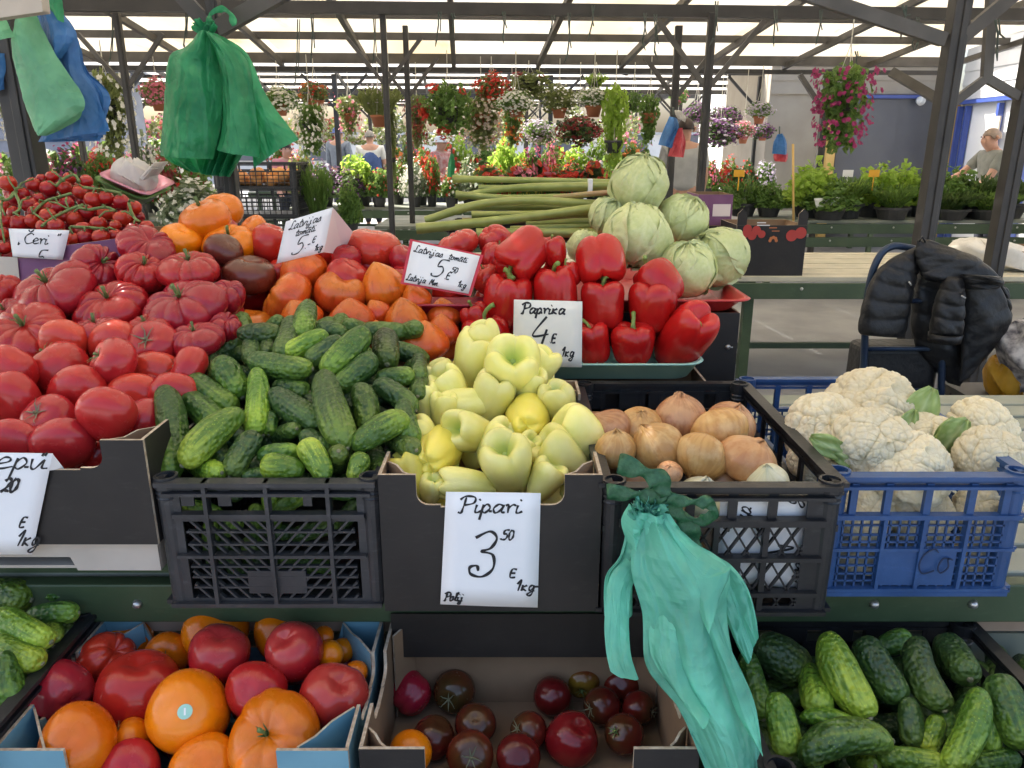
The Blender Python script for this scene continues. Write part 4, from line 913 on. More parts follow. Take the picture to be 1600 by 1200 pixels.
def tomatoes(items, yf, group, kind, mat, cal='stem', hidden_default=(0, -.5, -.5), seed=0, name='tomato', cat='tomato', zfix=None):
    """items: (u, v, w, h, stem pixel or None, label[, kind, mat, calyx])"""
    r = random.Random(seed + 1); L = []
    for it in items:
        u, v, w_, h = it[:4]; c = pix(u, v, yf(v)) if zfix is None else pixz(u, v, zfix)
        L.append([c + ray(u, v).normalized() * (it[9] if len(it) > 9 else 0), w_, h, it])
    for _ in range(40):                                       # spread neighbours apart along the line of sight, never sideways
        for i in range(len(L)):
            for j in range(i):
                A, B = L[i], L[j]; ra, rb = [(q[1] + q[2]) / 4 * mpp(q[0]) for q in (A, B)]; d = (A[0] - B[0]).length; gap = .92 * (ra + rb) - d
                if gap > .002:
                    s = 1 if A[0].y < B[0].y or (A[0].y == B[0].y and A[3][1] > B[3][1]) else -1
                    for q, sg in ((A, -s), (B, s)):
                        dr = ray(*q[3][:2]).normalized(); y0 = yf(q[3][1]) if zfix is None else q[0].y; nq = q[0] + dr * (sg * gap * .22)
                        if abs(nq.y - y0) < .07: q[0] = nq
    for k, (c, w_, h, it) in enumerate(L):
        u, v, _, _, stm, lab = it[:6]; kd = it[6] if len(it) > 6 and it[6] else kind; mt = it[7] if len(it) > 7 and it[7] else mat; cl = it[8] if len(it) > 8 else cal
        ax, a = axis_px(u, v, w_, h, stm, r, hidden_default); s = mpp(c); ra = w_ / 2 * s; si = math.hypot(a.x, a.y); co = a.z
        # the equator gives the width when the axis stands up in the picture, the height follows from the tilt
        hb = h / 2 * s; rb2 = (hb * hb - (ra * co) ** 2) / max(si * si, .15)
        lo, hi = {'rib': (.52, .85), 'heart': (.75, 1.1), 'bigrib': (.6, .9)}.get(kd, (.70, 1.02))
        rb = min(max(math.sqrt(max(rb2, 1e-6)), lo * ra), hi * ra)
        o = place(name, TM[kd][(k + seed) % len(TM[kd])], mt, c, ax, (ra, ra, rb), r.uniform(0, 6.28), lab, cat, group)
        if cl and stm is not None and kd != 'heart':
            top = {'rib': .62, 'smooth': .80, 'globe': .86, 'oval': .87, 'bigrib': .68}[kd]
            cm = {'stem': CAL, 'stub': CAL_STUB, 'long': CAL_LONG, 'dry': CAL_LONG}[cl]; cm = cm[k % len(cm)]
            child(o, 'calyx', cm, 'stem_dry' if cl in ('dry', 'long') else 'stem', (0, 0, top), (.66, .66, .9 * ra / rb) if cl == 'stub' else (.66, .66, .7 * ra / rb), (0, 0, r.uniform(0, 6)))
        elif kd == 'heart' and r.random() < .6:
            b = MB(); b.tube([(0, 0, 1.19), (0, 0, 1.235)], [.05, .012], 7); mm = bpy.data.meshes.new('blossom_scar'); mm.from_pydata(b.V, [], b.F); mm.materials.append(None); child(o, 'blossom_scar', mm, 'scar')
    return L
def heap(name, items, mat, kind_meshes, yf, group_label, cat, du=0.0, push=.085, sc=.95, seed=0, extra=()):
    """what lies buried beneath the top layer of a pile, one uncountable mass"""
    r = random.Random(seed); V = []; Fc = []
    for (u, v, w_, h) in items:
        c = pix(u, v, yf(v)); s = mpp(c); c = c + ray(u, v).normalized() * (push + r.uniform(-.01, .02)) + Vector((0, 0, -.02)); ra = (w_ + h) / 4 * s * sc
        m = r.choice(kind_meshes); Rm = Matrix.Rotation(r.uniform(0, 6), 3, 'X') @ Matrix.Rotation(r.uniform(0, 6), 3, 'Y'); n = len(V)
        V += [c + Rm @ (q.co * ra) for q in m.vertices]; Fc += [[i + n for i in p.vertices] for p in m.polygons]
    o0 = Vector((sum(q.x for q in V) / len(V), sum(q.y for q in V) / len(V), min(q.z for q in V)))
    m = mesh(name, [q - o0 for q in V], Fc); o = link(name, m, M[mat], None, o0); return tag(o, group_label, cat, None, 'stuff')
# ================================================================ THE STALL'S GOODS
# ---- boxes and crates of the upper row
carton('dark carton of smooth pink tomatoes with notched front, standing on a cream tray', -1.14, -.640, 1.25, 1.66, .858, 1.060, 'card_black', 'kraft_in', notched(.50, .202, .075, .075, .052))
s = MB(); s.box((-.885, 1.50, .758), (.44, .26, .060)); tag(s.build('wooden_batten', M['bench_green'], None, base_of(s)), 'green wooden batten that lifts the cream tray off the stall slats', 'batten')
b0 = carton('cream cardboard tray with a round cut flap under the dark pink tomato carton', -1.12, -.655, 1.275, 1.64, .790, .856, 'board_cream', 'board_cream', [(0, .028), (.30, .028), (.31, 0), (.465, 0), (.465, .066), (0, .066)], corner=0, edge='board_cream')
crate('charcoal plastic crate with chevron ribs heaped with small cucumbers', -.632, -.2415, 1.262, 1.84, TZ + .002, .980, M['crate_grey'], ('chevron', 'chevron', 'chevron'), 'plastic vegetable crates')
carton('black carton with notched front full of pale yellow peppers', -.234, .158, 1.238, 1.80, TZ + .002, 1.000, 'card_black', 'kraft', notched(.392, .273, .066, .066, .058), corner=.05)
crate('black plastic crate with diamond lattice full of brown onions', .168, .572, 1.235, 1.83, TZ + .002, .985, M['crate_black'], ('diamond', 'fine', 'solid'), 'plastic vegetable crates')
bc = crate('blue plastic crate with square grid holding the cauliflowers', .590, .942, 1.30, 1.90, TZ + .002, .975, M['crate_blue'], ('grid', 'grid', 'grid'), 'plastic vegetable crates')
wb = MB()
for pl in text_strokes('C', .762, .775, .052, .1) + text_strokes('o', .800, .776, .060, .1):
    for a, c in zip(pl, pl[1:]): wb.bar((a[0], 1.2885, a[1]), (c[0], 1.2885, c[1]), .0026, .0012, (0, -1, 0))
wb.build('lettering', M['ink_blue'], bc)
# ---- risers that lift the back rows
carton('plain dark carton that lifts the ribbed pink tomatoes', -1.25, -.62, 1.68, 2.06, TZ + .002, 1.04, 'card_black', corner=0)
carton('tall dark carton that lifts the purple cherry tomato box', -1.50, -.93, 2.10, 2.52, TZ + .002, 1.118, 'card_black', corner=0)
carton('dark carton beneath the heart shaped tomatoes', -.60, -.14, 1.86, 2.10, TZ + .002, .975, 'card_black', corner=0)
carton('dark carton beneath the big orange and red tomatoes', -.92, -.20, 2.12, 2.50, TZ + .002, 1.13, 'card_black', corner=0)
carton('low dark carton carrying the mint tray of red peppers', -.13, .50, 1.86, 2.05, TZ + .002, .968, 'card_black', corner=0)
bx = carton('black carton with a silver screw under the red cabbage tray', -.13, .622, 2.07, 2.52, TZ + .002, 1.110, 'card_black', corner=0, edge='kraft')
p = pix(1137, 542, 2.07); s = MB(); s.tube([p + Vector((0, -.001, 0)), p + Vector((0, -.006, 0))], [.008, .005], 10); s.tube([p + Vector((.002, -.006, 0)), p + Vector((.012, -.008, .001))], .002, 6); s.build('screw', M['bolt'], bx)
crate('black plastic crate the rhubarb stalks lie on', -.20, .30, 2.54, 2.90, TZ + .002, 1.285, M['crate_black'], ('fine', 'fine', 'fine'), 'plastic vegetable crates')
tray('mint green plastic tray under the red bell peppers', -.115, .488, 1.885, 2.06, .971, 1.018, 'tray_mint', 'serving trays of the stall', .022, .006, r=.06)
tray('bright red plastic tray under the heap of cabbages', .12, .636, 2.05, 2.60, 1.113, 1.150, 'tray_red', 'serving trays of the stall', .03, .012)
tray('wine red plastic tray below the second tomato price card', -.27, -.03, 1.99, 2.08, 1.10, 1.150, 'tray_darkred', 'serving trays of the stall', .02, .012, r=.04)
tray('off white plastic tray under the heart shaped tomatoes', -.52, -.115, 1.875, 2.08, .978, 1.012, 'tray_white', 'serving trays of the stall', .02, .010)
pc = carton('purple carton of cherry tomatoes on the vine', -1.48, -.965, 2.10, 2.50, 1.12, 1.300, 'card_purple', 'kraft_in', [(0, 0), (.515, 0), (.515, .20), (.33, .176), (.20, .16), (.19, .135), (.08, .135), (.07, .17), (0, .18)], corner=0)
q = [pix(-20, 400, 2.094), pix(27, 402, 2.094), pix(31, 441, 2.094), pix(-20, 441, 2.094)]
s = MB(); s.add(q, [(3, 2, 1, 0)]); lp = s.build('label_panel', M['board_cream'], pc)
s = MB(); s.add([pix(u, v, 2.092) for u, v in ((-18, 428), (26, 428), (26, 434), (-18, 434))], [(3, 2, 1, 0)]); s.build('printed_strip', M['red_card'], lp)

# ---- smooth pink tomatoes
yA = YV([(735, 1.33), (700, 1.35), (540, 1.64), (500, 1.72)])
G1 = 'smooth pink tomatoes in the dark carton'
pinks = [
 (15, 580, 88, 68, None, 'smooth pink tomato cut by the picture edge, behind the one with a curled stem'),
 (92, 577, 92, 80, (66, 546), 'smooth pink tomato with green stem tucked at its upper shoulder'),
 (178, 566, 80, 70, (152, 552), 'smooth pink tomato with dry side stem beside the star calyx one'),
 (100, 533, 76, 60, None, 'bare pink tomato just below the tall stemmed ribbed tomatoes'),
 (180, 540, 82, 64, None, 'bare pink tomato wedged behind the star calyx tomato', None, None, None, .05),
 (240, 540, 82, 60, (236, 530), 'pink tomato showing a thin dark star calyx on its flat top', 'smooth', None, 'long'),
 (242, 588, 82, 70, None, 'pink tomato under the star calyx one, shoulder turned away', None, None, None, .03),
 (296, 578, 74, 54, (258, 570), 'pink tomato reaching the cucumber heap with wispy stem', 'smooth', None, 'long'),
 (125, 617, 94, 76, None, 'large bare pink tomato in the middle of the dark carton'),
 (210, 622, 86, 70, None, 'pink tomato leaning behind the oval one near the carton corner', None, None, None, .05),
 (168, 648, 92, 74, None, 'oval pink tomato resting above the notched carton corner', 'oval'),
 (226, 660, 76, 74, None, 'pink tomato squeezed between oval tomato and cucumbers', None, None, None, .05),
 (74, 656, 84, 66, (66, 640), 'pink tomato in a gap with a bent stem', 'smooth', None, 'long', .05),
 (98, 693, 92, 82, None, 'big pink tomato filling the carton notch above the price card'),
 (22, 622, 82, 78, None, 'round pink tomato at the picture edge, middle of the carton'),
 (24, 692, 82, 64, None, 'pink tomato just above the price card with dry stem end'),
 (274, 622, 84, 64, None, 'pink tomato whose top shows over the tallest cucumbers', None, None, None, .03)]
tomatoes(pinks, yA, G1, 'smooth', 'tom_pink', 'stem', (0, .35, -.8), 1)
heap('buried_tomatoes', [q[:4] for q in pinks] + [(40, 735, 80, 70), (150, 700, 80, 70), (190, 700, 70, 60)], 'tom_pink', TM['smooth'], yA, 'pink tomatoes buried deeper in the dark carton', 'tomatoes', push=.075)
# ---- ribbed pink tomatoes
yB = YV([(560, 1.66), (480, 1.84), (420, 1.96), (385, 2.03)])
ribs = [
 (85, 457, 126, 76, (71, 430), 'very large ribbed tomato with tall stem under the cherry tomato card'),
 (176, 480, 114, 67, (171, 456), 'wide ribbed tomato with curly stem in the middle of its row'),
 (289, 481, 126, 66, (279, 456), 'widest flat ribbed tomato with many deep creases, beside the orange tomatoes'),
 (153, 419, 80, 64, (181, 405), 'ribbed tomato with long green stem leaning to its side, on the top row'),
 (223, 427, 78, 64, (238, 404), 'ribbed tomato with leafy stem between two others on the top row'),
 (296, 423, 100, 56, (297, 398), 'flat ribbed tomato on the top row next to the brown tomato'),
 (231, 387, 88, 44, None, 'topmost ribbed tomato before the orange ones, no stem showing'),
 (356, 463, 58, 54, None, 'dark ribbed tomato half hidden below the big brown tomato'),
 (46, 522, 124, 70, (46, 500), 'flat pleated tomato with white cut stem at the picture edge'),
 (151, 519, 88, 46, (144, 497), 'pleated tomato with short stem sunk behind the bare pink ones'),
 (232, 516, 76, 34, (227, 503), 'low ribbed tomato with leafy calyx behind the star calyx tomato'),
 (307, 532, 88, 58, (303, 506), 'ribbed tomato with twin stem stubs beside the cucumbers'),
 (353, 512, 52, 54, None, 'ribbed tomato wedged between twin stubbed one and orange tomatoes'),
 (12, 490, 62, 34, (9, 480), 'ribbed tomato top peeping out behind the pleated one at the edge'),
 (4, 453, 54, 58, None, 'ribbed tomato cut off by the picture edge below the purple box')]
tomatoes(ribs, yB, 'ribbed pink tomatoes behind the carton', 'rib', 'tom_rib', 'stub', (.1, .5, .45), 2)
heap('buried_tomatoes', [(q[0], q[1] + 12, q[2] * .8, q[3]) for q in ribs], 'tom_rib', TM['smooth'], yB, 'ribbed tomatoes buried under the visible ones', 'tomatoes', push=.08)
# ---- orange, brown and red tomatoes on the back row
yD = YV([(440, 2.10), (390, 2.16), (335, 2.26)])
oranges = [
 (322, 344, 84, 54, (312, 322), 'big orange tomato on top of the orange group with a dimple'), (342, 333, 74, 46, None, 'orange tomato at the very back, rising behind the dimpled one'),
 (282, 376, 66, 46, None, 'orange tomato beside the cherry tomatoes at the end of its row'), (360, 381, 82, 56, (362, 360), 'ribbed orange tomato with a small stem above the brown ones', 'bigrib'),
 (396, 357, 46, 34, None, 'small orange tomato peeking out before the black crate stack')]
tomatoes(oranges, yD, 'large orange tomatoes on the back row', 'smooth', 'tom_orange', 'stub', (0, .5, .4), 3)
browns = [(350, 391, 58, 48, None, 'small dusky brown tomato lying on the ribbed orange one', 'oval'), (390, 430, 82, 58, (398, 404), 'large dusky brown tomato with shiny shoulder beside the ribbed tomatoes')]
tomatoes(browns, YV([(440, 2.05), (380, 2.10)]), 'dusky brown tomatoes on the back row', 'smooth', 'tom_brown2', None, (.5, .5, .4), 4)
reds = [
 (420, 379, 58, 60, None, 'red tomato partly covered by the tilted tomato price card'), (508, 390, 56, 58, None, 'dark red tomato just behind the tilted folded price card'),
 (583, 389, 88, 63, None, 'largest glossy red tomato standing free of the price cards'), (543, 432, 72, 44, None, 'shaded red tomato under the largest glossy one'),
 (541, 404, 46, 44, None, 'shaded red tomato between the folded card and the glossy one'), (630, 404, 46, 40, None, 'red tomato touching the red framed price card'),
 (627, 434, 52, 40, None, 'red tomato low beside the red framed price card, above the amber hearts'), (436, 424, 42, 38, None, 'red tomato between brown tomato and the ribbed heart')]
tomatoes(reds, yD, 'red tomatoes around the folded price card', 'smooth', 'tom_red', None, (.2, .7, .3), 5)
heap('buried_tomatoes', [(q[0], q[1] + 18, q[2], q[3]) for q in oranges + browns + reds], 'tom_red', TM['smooth'], yD, 'red tomatoes hidden beneath the back row', 'tomatoes', push=.05)
# ---- heart shaped tomatoes
yE = YV([(545, 1.91), (500, 1.96), (425, 2.05)])
hearts = [
 (475, 425, 78, 68, (462, 393), 'orange red heart tomato on top of its pile under the folded card'), (450, 466, 94, 64, (412, 448), 'ribbed orange tomato with pale seam beside the brown tomato', 'bigrib', 'tom_heart', None),
 (532, 459, 80, 70, (545, 432), 'round orange red tomato with a tan blossom scar', 'smooth', 'tom_heart', None), (599, 452, 73, 72, (588, 417), 'amber heart tomato with pointed tip in the middle of the pile', 'heart', 'tom_gold'),
 (650, 470, 50, 48, None, 'red heart tomato tucked under the red framed price card'), (693, 495, 56, 50, (690, 470), 'heart tomato beside the back red pepper, top of the tray end'),
 (634, 503, 71, 64, (628, 472), 'amber red heart tomato with dark streaks', 'heart', 'tom_gold'), (691, 521, 56, 52, (690, 496), 'heart tomato at the tray end behind the frontmost one'),
 (664, 538, 79, 63, (665, 507), 'frontmost heart tomato with broad base sitting in the white tray'), (549, 500, 76, 52, None, 'orange heart tomato just above the cucumber tips'),
 (470, 502, 78, 48, None, 'heart tomato half hidden by the topmost upright cucumber'), (393, 512, 78, 58, None, 'orange red tomato beside the ribbed pink tomatoes', 'smooth', 'tom_heart', None),
 (590, 490, 44, 40, None, 'shaded heart tomato in the gap between the amber pair'), (592, 526, 44, 44, None, 'orange heart tomato peeping out behind the round cucumber end')]
tomatoes(hearts, yE, 'heart shaped tomatoes in the white tray', 'heart', 'tom_heart', None, (0, .8, .35), 6)
heap('buried_tomatoes', [(q[0], q[1] + 10, q[2], q[3]) for q in hearts], 'tom_heart', TM['smooth'], yE, 'heart tomatoes hidden beneath the visible ones', 'tomatoes', push=.075)
yH = YV([(440, 2.08), (375, 2.20)])
backpink = [
 (716, 382, 68, 42, None, 'pink tomato showing above the red framed card'), (773, 375, 54, 48, None, 'pink ribbed tomato at the back beside the topmost red pepper'),
 (776, 401, 52, 46, (782, 378), 'pink ribbed tomato with small stem behind the red peppers'), (761, 436, 50, 48, (752, 416), 'pink ribbed tomato beside the red framed card edge')]
tomatoes(backpink, yH, 'ribbed pink tomatoes behind the red peppers', 'bigrib', 'tom_pink', 'stub', (-.2, .6, .4), 7)
heap('buried_tomatoes', [(q[0], q[1] + 25, q[2], q[3]) for q in backpink + [(700, 420, 60, 50)]], 'tom_pink', TM['smooth'], yH, 'pink tomatoes hidden behind the red framed card', 'tomatoes', push=.05)
# ---- cherry tomatoes on the vine: every truss is one thing
yC = YV([(375, 2.14), (275, 2.42)])
def zc(x, y): return x / 5.714, 240 + y / 5.714
trusses = [
 ('truss of cherry tomatoes cut by the picture edge', [(70, 265, 150), (30, 470, 120), (45, 600, 120), (40, 840, 120), (20, 720, 110)], [(20, 420), (90, 400), (150, 340)]),
 ('truss of cherry tomatoes with tangled curled sepals above the card', [(195, 360, 130), (300, 275, 130), (260, 455, 145), (170, 620, 160), (285, 600, 130), (120, 520, 110)], [(90, 400), (130, 350), (180, 480), (120, 540)]),
 ('truss of cherry tomatoes at the crest of the heap', [(430, 310, 150), (580, 300, 130), (465, 205, 110), (620, 220, 110), (370, 225, 90), (345, 395, 95)], [(500, 290), (560, 230), (660, 190), (710, 250)]),
 ('truss of cherry tomatoes on a thick pale vine in the middle', [(595, 445, 130), (430, 560, 150), (500, 650, 150), (440, 470, 100), (560, 560, 95), (690, 505, 90)], [(370, 650), (480, 570), (620, 500), (745, 455)]),
 ('truss of glossy cherry tomatoes along the far upper edge', [(715, 340, 130), (830, 415, 155), (950, 395, 130), (1085, 430, 140), (770, 245, 115)], [(740, 300), (900, 320), (1080, 350)]),
 ('truss of cherry tomatoes with hooked green stalks near the middle', [(660, 580, 150), (780, 520, 130), (940, 535, 140), (880, 630, 150), (745, 680, 150)], [(700, 470), (780, 500), (940, 480), (1030, 510)]),
 ('truss of round cherry tomatoes at the end beside the green tray', [(1085, 580, 150), (1155, 560, 105), (1200, 480, 125), (1195, 690, 150), (1310, 655, 125)], [(1150, 440), (1190, 560), (1250, 610)]),
 ('truss of cherry tomatoes lying against the purple carton rim', [(755, 750, 140), (900, 745, 150), (1030, 730, 120), (650, 760, 110), (1030, 640, 100), (560, 730, 120)], [(630, 655), (800, 660), (960, 680)]),
 ('truss of cherry tomatoes above the long thin vine, shaded', [(300, 520, 110), (390, 650, 130), (350, 480, 100), (510, 480, 110)], [(295, 530), (400, 430), (520, 390), (640, 355)])]
cherries = []; rr = random.Random(3)
for lab, balls, vine in trusses:
    c0 = pix(*zc(*balls[0][:2]), yC(zc(*balls[0][:2])[1])); t = thing('cherry_tomato_truss', lab, 'tomatoes', c0, 'trusses of cherry tomatoes')
    for x, y, d in balls:
        u, v = zc(x, y); dpx = d / 5.714; c = pix(u, v, yC(v) + rr.uniform(-.01, .02)); ra = dpx / 2 * mpp(c)
        ax = RIGHT * rr.uniform(-.5, .5) + UP * 1.0 + BACK * rr.uniform(.0, .9)
        o = link('cherry_tomato', TM['globe'][rr.randrange(3)], None, t); o.matrix_local = Matrix.Translation(c - c0) @ frame_from(ax, rr.uniform(0, 6)).to_4x4() @ Matrix.Diagonal((ra, ra, ra * .98, 1))
        o.material_slots[0].link = 'OBJECT'; o.material_slots[0].material = M['tom_cherry']
        if rr.random() < .75: child(o, 'calyx', CAL_LONG[rr.randrange(3)], 'stem', (0, 0, .84), (.7, .7, .9), (0, 0, rr.uniform(0, 6)))
        cherries.append((u, v, dpx, dpx))
    s = MB(); P = [pix(*zc(x, y), yC(zc(x, y)[1]) - .035) for x, y in vine]; s.tube(smooth([tuple(q) for q in P], 5), .0042, 7)
    for x, y, d in balls[:4]:
        q = pix(*zc(x, y - d * .4), yC(zc(x, y)[1]) - .02); near = min(P, key=lambda k: (k - q).length); s.tube([near, (near + q) / 2 + Vector((0, -.01, .008)), q], .0026, 5)
    s.build('vine', M['stem'], t)
heap('buried_tomatoes', [(q[0] + 4, q[1] + 4, q[2], q[3]) for q in cherries] + [(20, 300, 26, 26), (60, 330, 26, 26), (100, 330, 26, 26), (60, 372, 26, 26), (110, 372, 26, 26)], 'tom_cherry', TM['globe'], yC, 'cherry tomatoes buried deeper in the purple carton', 'tomatoes', push=.045)

# ---- lower cartons and crates on the front shelf
carton('light blue carton of crimson and orange tomatoes on the low shelf', -.832, -.262, 1.005, 1.362, SZ + .002, .625, 'card_lblue', 'card_lblue', notched(.57, .203, .115, .115, .09), [(0, 0), (.57, 0), (.57, .203), (.49, .203), (.47, .14), (.10, .14), (.08, .203), (0, .203)], corner=.075)
dkc = carton('dark carton with brown inside holding the brown tomatoes', -.245, .300, 1.005, 1.362, SZ + .002, .628, 'card_black', 'kraft_in', notched(.545, .206, .105, .105, .10), corner=.036)
crate('black plastic crate of large field cucumbers at the low shelf end', .402, .925, .955, 1.362, SZ + .002, .625, M['crate_black'], ('solid', 'fine', 'solid'), 'plastic vegetable crates', .022)
crate('black plastic crate of rough cucumbers on the low shelf under the pink tomatoes', -1.40, -.845, .98, 1.362, SZ + .002, .655, M['crate_black'], ('fine', 'fine', 'fine'), 'plastic vegetable crates', .022)
yM = YV([(1200, 1.08), (1080, 1.20), (985, 1.335)])
low = [
 (94, 1078, 94, 98, (132, 1090), 'crimson tomato leaning on the carton wall next to the rough cucumbers', 'smooth', 'tom_crim', None),
 (168, 1030, 86, 84, (196, 1002), 'red tomato with a deep crease below the orange stemmed one', 'bigrib', 'tom_red', None),
 (202, 1000, 74, 52, (200, 990), 'orange tomato with green stem in the carton corner', None, 'tom_orange', 'stub'),
 (217, 1083, 126, 126, (224, 1022), 'largest red tomato in the middle of the light blue carton', None, 'tom_red', None),
 (262, 1022, 70, 54, (270, 1024), 'orange tomato with dried stem behind the largest red one', None, 'tom_orange', 'dry'),
 (338, 988, 98, 64, None, 'orange tomato at the carton back below the charcoal crate', None, 'tom_orange'),
 (342, 1021, 94, 82, (352, 984), 'crimson tomato resting before the back orange tomato', None, 'tom_crim', None),
 (295, 1113, 122, 136, None, 'large orange tomato with a round teal fruit sticker', 'oval', 'tom_orange'),
 (122, 1160, 114, 112, None, 'smooth orange tomato at the front corner of the light blue carton', None, 'tom_orange'),
 (400, 1078, 92, 94, None, 'crimson tomato between the stickered orange and the big crimson one', None, 'tom_crim'),
 (438, 989, 82, 68, None, 'orange tomato behind the crimson one with a pale scratch', None, 'tom_orange'),
 (460, 1017, 90, 88, (450, 985), 'crimson tomato with a pale scratch near its top', None, 'tom_crim', None),
 (521, 1090, 104, 108, (540, 1050), 'big crimson tomato at the side of the carton above its corner flap', None, 'tom_crim', None),
 (428, 1155, 146, 122, (420, 1118), 'broad orange tomato with sunken green stem at the carton front', 'bigrib', 'tom_orange', 'stub'),
 (535, 1016, 38, 46, None, 'small orange tomato against the blue carton wall', 'globe', 'tom_orange'),
 (505, 995, 34, 32, None, 'smallest orange tomato peeping out at the carton back', 'globe', 'tom_orange'),
 (516, 1022, 42, 48, None, 'small orange tomato beside the scratched crimson one', 'globe', 'tom_orange'),
 (557, 1050, 36, 36, None, 'small orange tomato behind the big crimson one', 'globe', 'tom_orange'),
 (318, 1200, 104, 70, None, 'orange tomato at the bottom picture edge under the stickered one', None, 'tom_orange'),
 (204, 1200, 86, 64, None, 'dark red tomato low in the gap at the bottom edge', None, 'tom_crim'),
 (203, 1156, 66, 58, (160, 1120), 'orange tomato under the largest red one', None, 'tom_orange', 'dry')]
tomatoes(low, yM, 'tomatoes in the light blue carton', 'smooth', 'tom_crim', 'stub', (0, -.3, -.7), 8)
heap('buried_tomatoes', [(q[0], q[1] + 8, q[2] * .85, q[3] * .85) for q in low], 'tom_crim', TM['smooth'], yM, 'tomatoes buried deeper in the light blue carton', 'tomatoes', push=.08)
# fruit sticker: lies on the big orange tomato
def on_mesh(u, v):
    bpy.context.view_layer.update(); d = ray(u, v).normalized(); ok, loc, nn, i, ob, _ = scene.ray_cast(bpy.context.evaluated_depsgraph_get(), Vector((0, 0, H)), d); return loc, nn, ob
loc, nn, ob = on_mesh(289, 1112)
s = MB(); fr = frame_from(nn)
for z, rad, mi in ((.0012, .0125, 0), (.0018, 1, 1)):
    if mi == 0: s.grid([[loc + fr @ Vector((r2 * math.cos(k * .3927), r2 * math.sin(k * .3927), z - r2 * r2 * 6)) for k in range(16)] for r2 in (.0002, .006, .0125)], 0, True, True)
    else: s.add([loc + fr @ Vector((x, y, z)) for x, y in ((-.0016, -.006), (.0016, -.006), (.0016, .006), (-.0016, .006))], [(0, 1, 2, 3)], 1)
M['sticker'] = simple('teal_sticker', (.35, .62, .52), None, 5, .4); st_o = s.build('fruit_sticker', [M['sticker'], M['paper']], None, loc); tag(st_o, 'round teal fruit sticker with a white bar on the large orange tomato', 'sticker')

dark = [
 (640, 1081, 71, 72, (616, 1106), 'red tomato in the back corner of the brown tomato carton', 'bigrib', 'tom_crim', 'stub'), (710, 1080, 66, 71, (702, 1082), 'olive brown tomato with grey star scar beside the red corner tomato', 'globe', 'tom_olive', 'dry'),
 (677, 1153, 67, 70, (690, 1120), 'brown tomato above the little orange one', 'globe', 'tom_brown', None), (743, 1131, 65, 60, (745, 1110), 'plain brown tomato in the middle of its cluster', 'globe', 'tom_brown', None),
 (735, 1180, 75, 68, (738, 1170), 'brown tomato with a large pale star calyx at the front', 'globe', 'tom_brown', 'dry'), (641, 1176, 68, 66, None, 'little orange tomato alone among the brown ones', 'globe', 'tom_orange', None),
 (863, 1088, 60, 64, None, 'dark red brown tomato at the edge of the second cluster', 'globe', 'tom_brown', None), (910, 1058, 58, 60, (907, 1074), 'yellow green shouldered tomato at the back of the carton', 'smooth', 'tom_olive2', 'stem'),
 (941, 1103, 58, 74, (918, 1100), 'brown tomato with curling dry sepals turned sideways', 'globe', 'tom_brown', 'dry'), (971, 1068, 56, 48, None, 'red brown tomato behind the teal bag handle', 'globe', 'tom_brown', None),
 (998, 1106, 52, 60, (1018, 1106), 'olive brown tomato against the carton side by the teal bag', 'globe', 'tom_brown', 'dry'), (975, 1147, 62, 72, (957, 1131), 'mottled olive tomato with green calyx at the notched front', 'globe', 'tom_brown', 'stem'),
 (893, 1155, 80, 86, (905, 1120), 'largest dark red tomato in the brown tomato carton', 'smooth', 'tom_dark', None), (826, 1142, 58, 60, (806, 1130), 'brown tomato with spidery calyx between both clusters', 'globe', 'tom_brown', 'dry'),
 (810, 1182, 70, 64, None, 'brown tomato at the bottom picture edge beside the largest red', 'globe', 'tom_brown', None)]
bf = MB(); bf.box((.02, 1.327, .612), (.52, .004, .10)); bf.build('black_flap', M['card_black'], dkc)
L = tomatoes(dark, None, 'brown tomatoes in the dark carton', 'globe', 'tom_brown', 'dry', (0, -.3, -.7), 9, zfix=SZ + .052)

# ---- red bell peppers
yP = YV([(545, 1.94), (476, 2.00), (400, 2.06)])
def peppers(items, yf, group, meshes, mat, name, cat, seed, stem=None, length=1.0, grow=1.0):
    r = random.Random(seed)
    for k, it in enumerate(items):
        u, v, w_, h, ax2, lab = it[:6]; w_ *= grow; h *= grow; mt = it[6] if len(it) > 6 and it[6] else mat; c = pix(u, v, yf(v) + (it[8] if len(it) > 8 else 0)); s = mpp(c)
        ax = RIGHT * ax2[0] + UP * ax2[1] + BACK * ax2[2]; a = Vector(ax2).normalized(); si = math.hypot(a.x, a.y)
        # long axis along a: half length from the projected size
        ext_u = w_ / 2 * s; ext_v = h / 2 * s; al = abs(a.x) / max(si, 1e-3); hl = lerp(ext_v, ext_u, al); hr = lerp(ext_u, ext_v, al)
        ln = max(hr * .85, min(hl / max(si, .55), hr * 1.5)) * length
        o = place(name, meshes[(k + seed) % len(meshes)], mt, c, ax, (hr, hr, ln), it[7] if len(it) > 7 and it[7] is not None else r.uniform(0, 6.28), lab, cat, group)
        if stem == 'stem': child(o, 'stem', PST[k % 4], 'pep_stem', (0, 0, -.12 * hr / ln), (1, 1, hr / ln), (0, 0, r.uniform(0, 6)))
        elif stem == 'core' and a.z > .25: child(o, 'core', PCORE[k % 2], 'pep_green', (0, 0, .30), (1, 1, hr / ln))
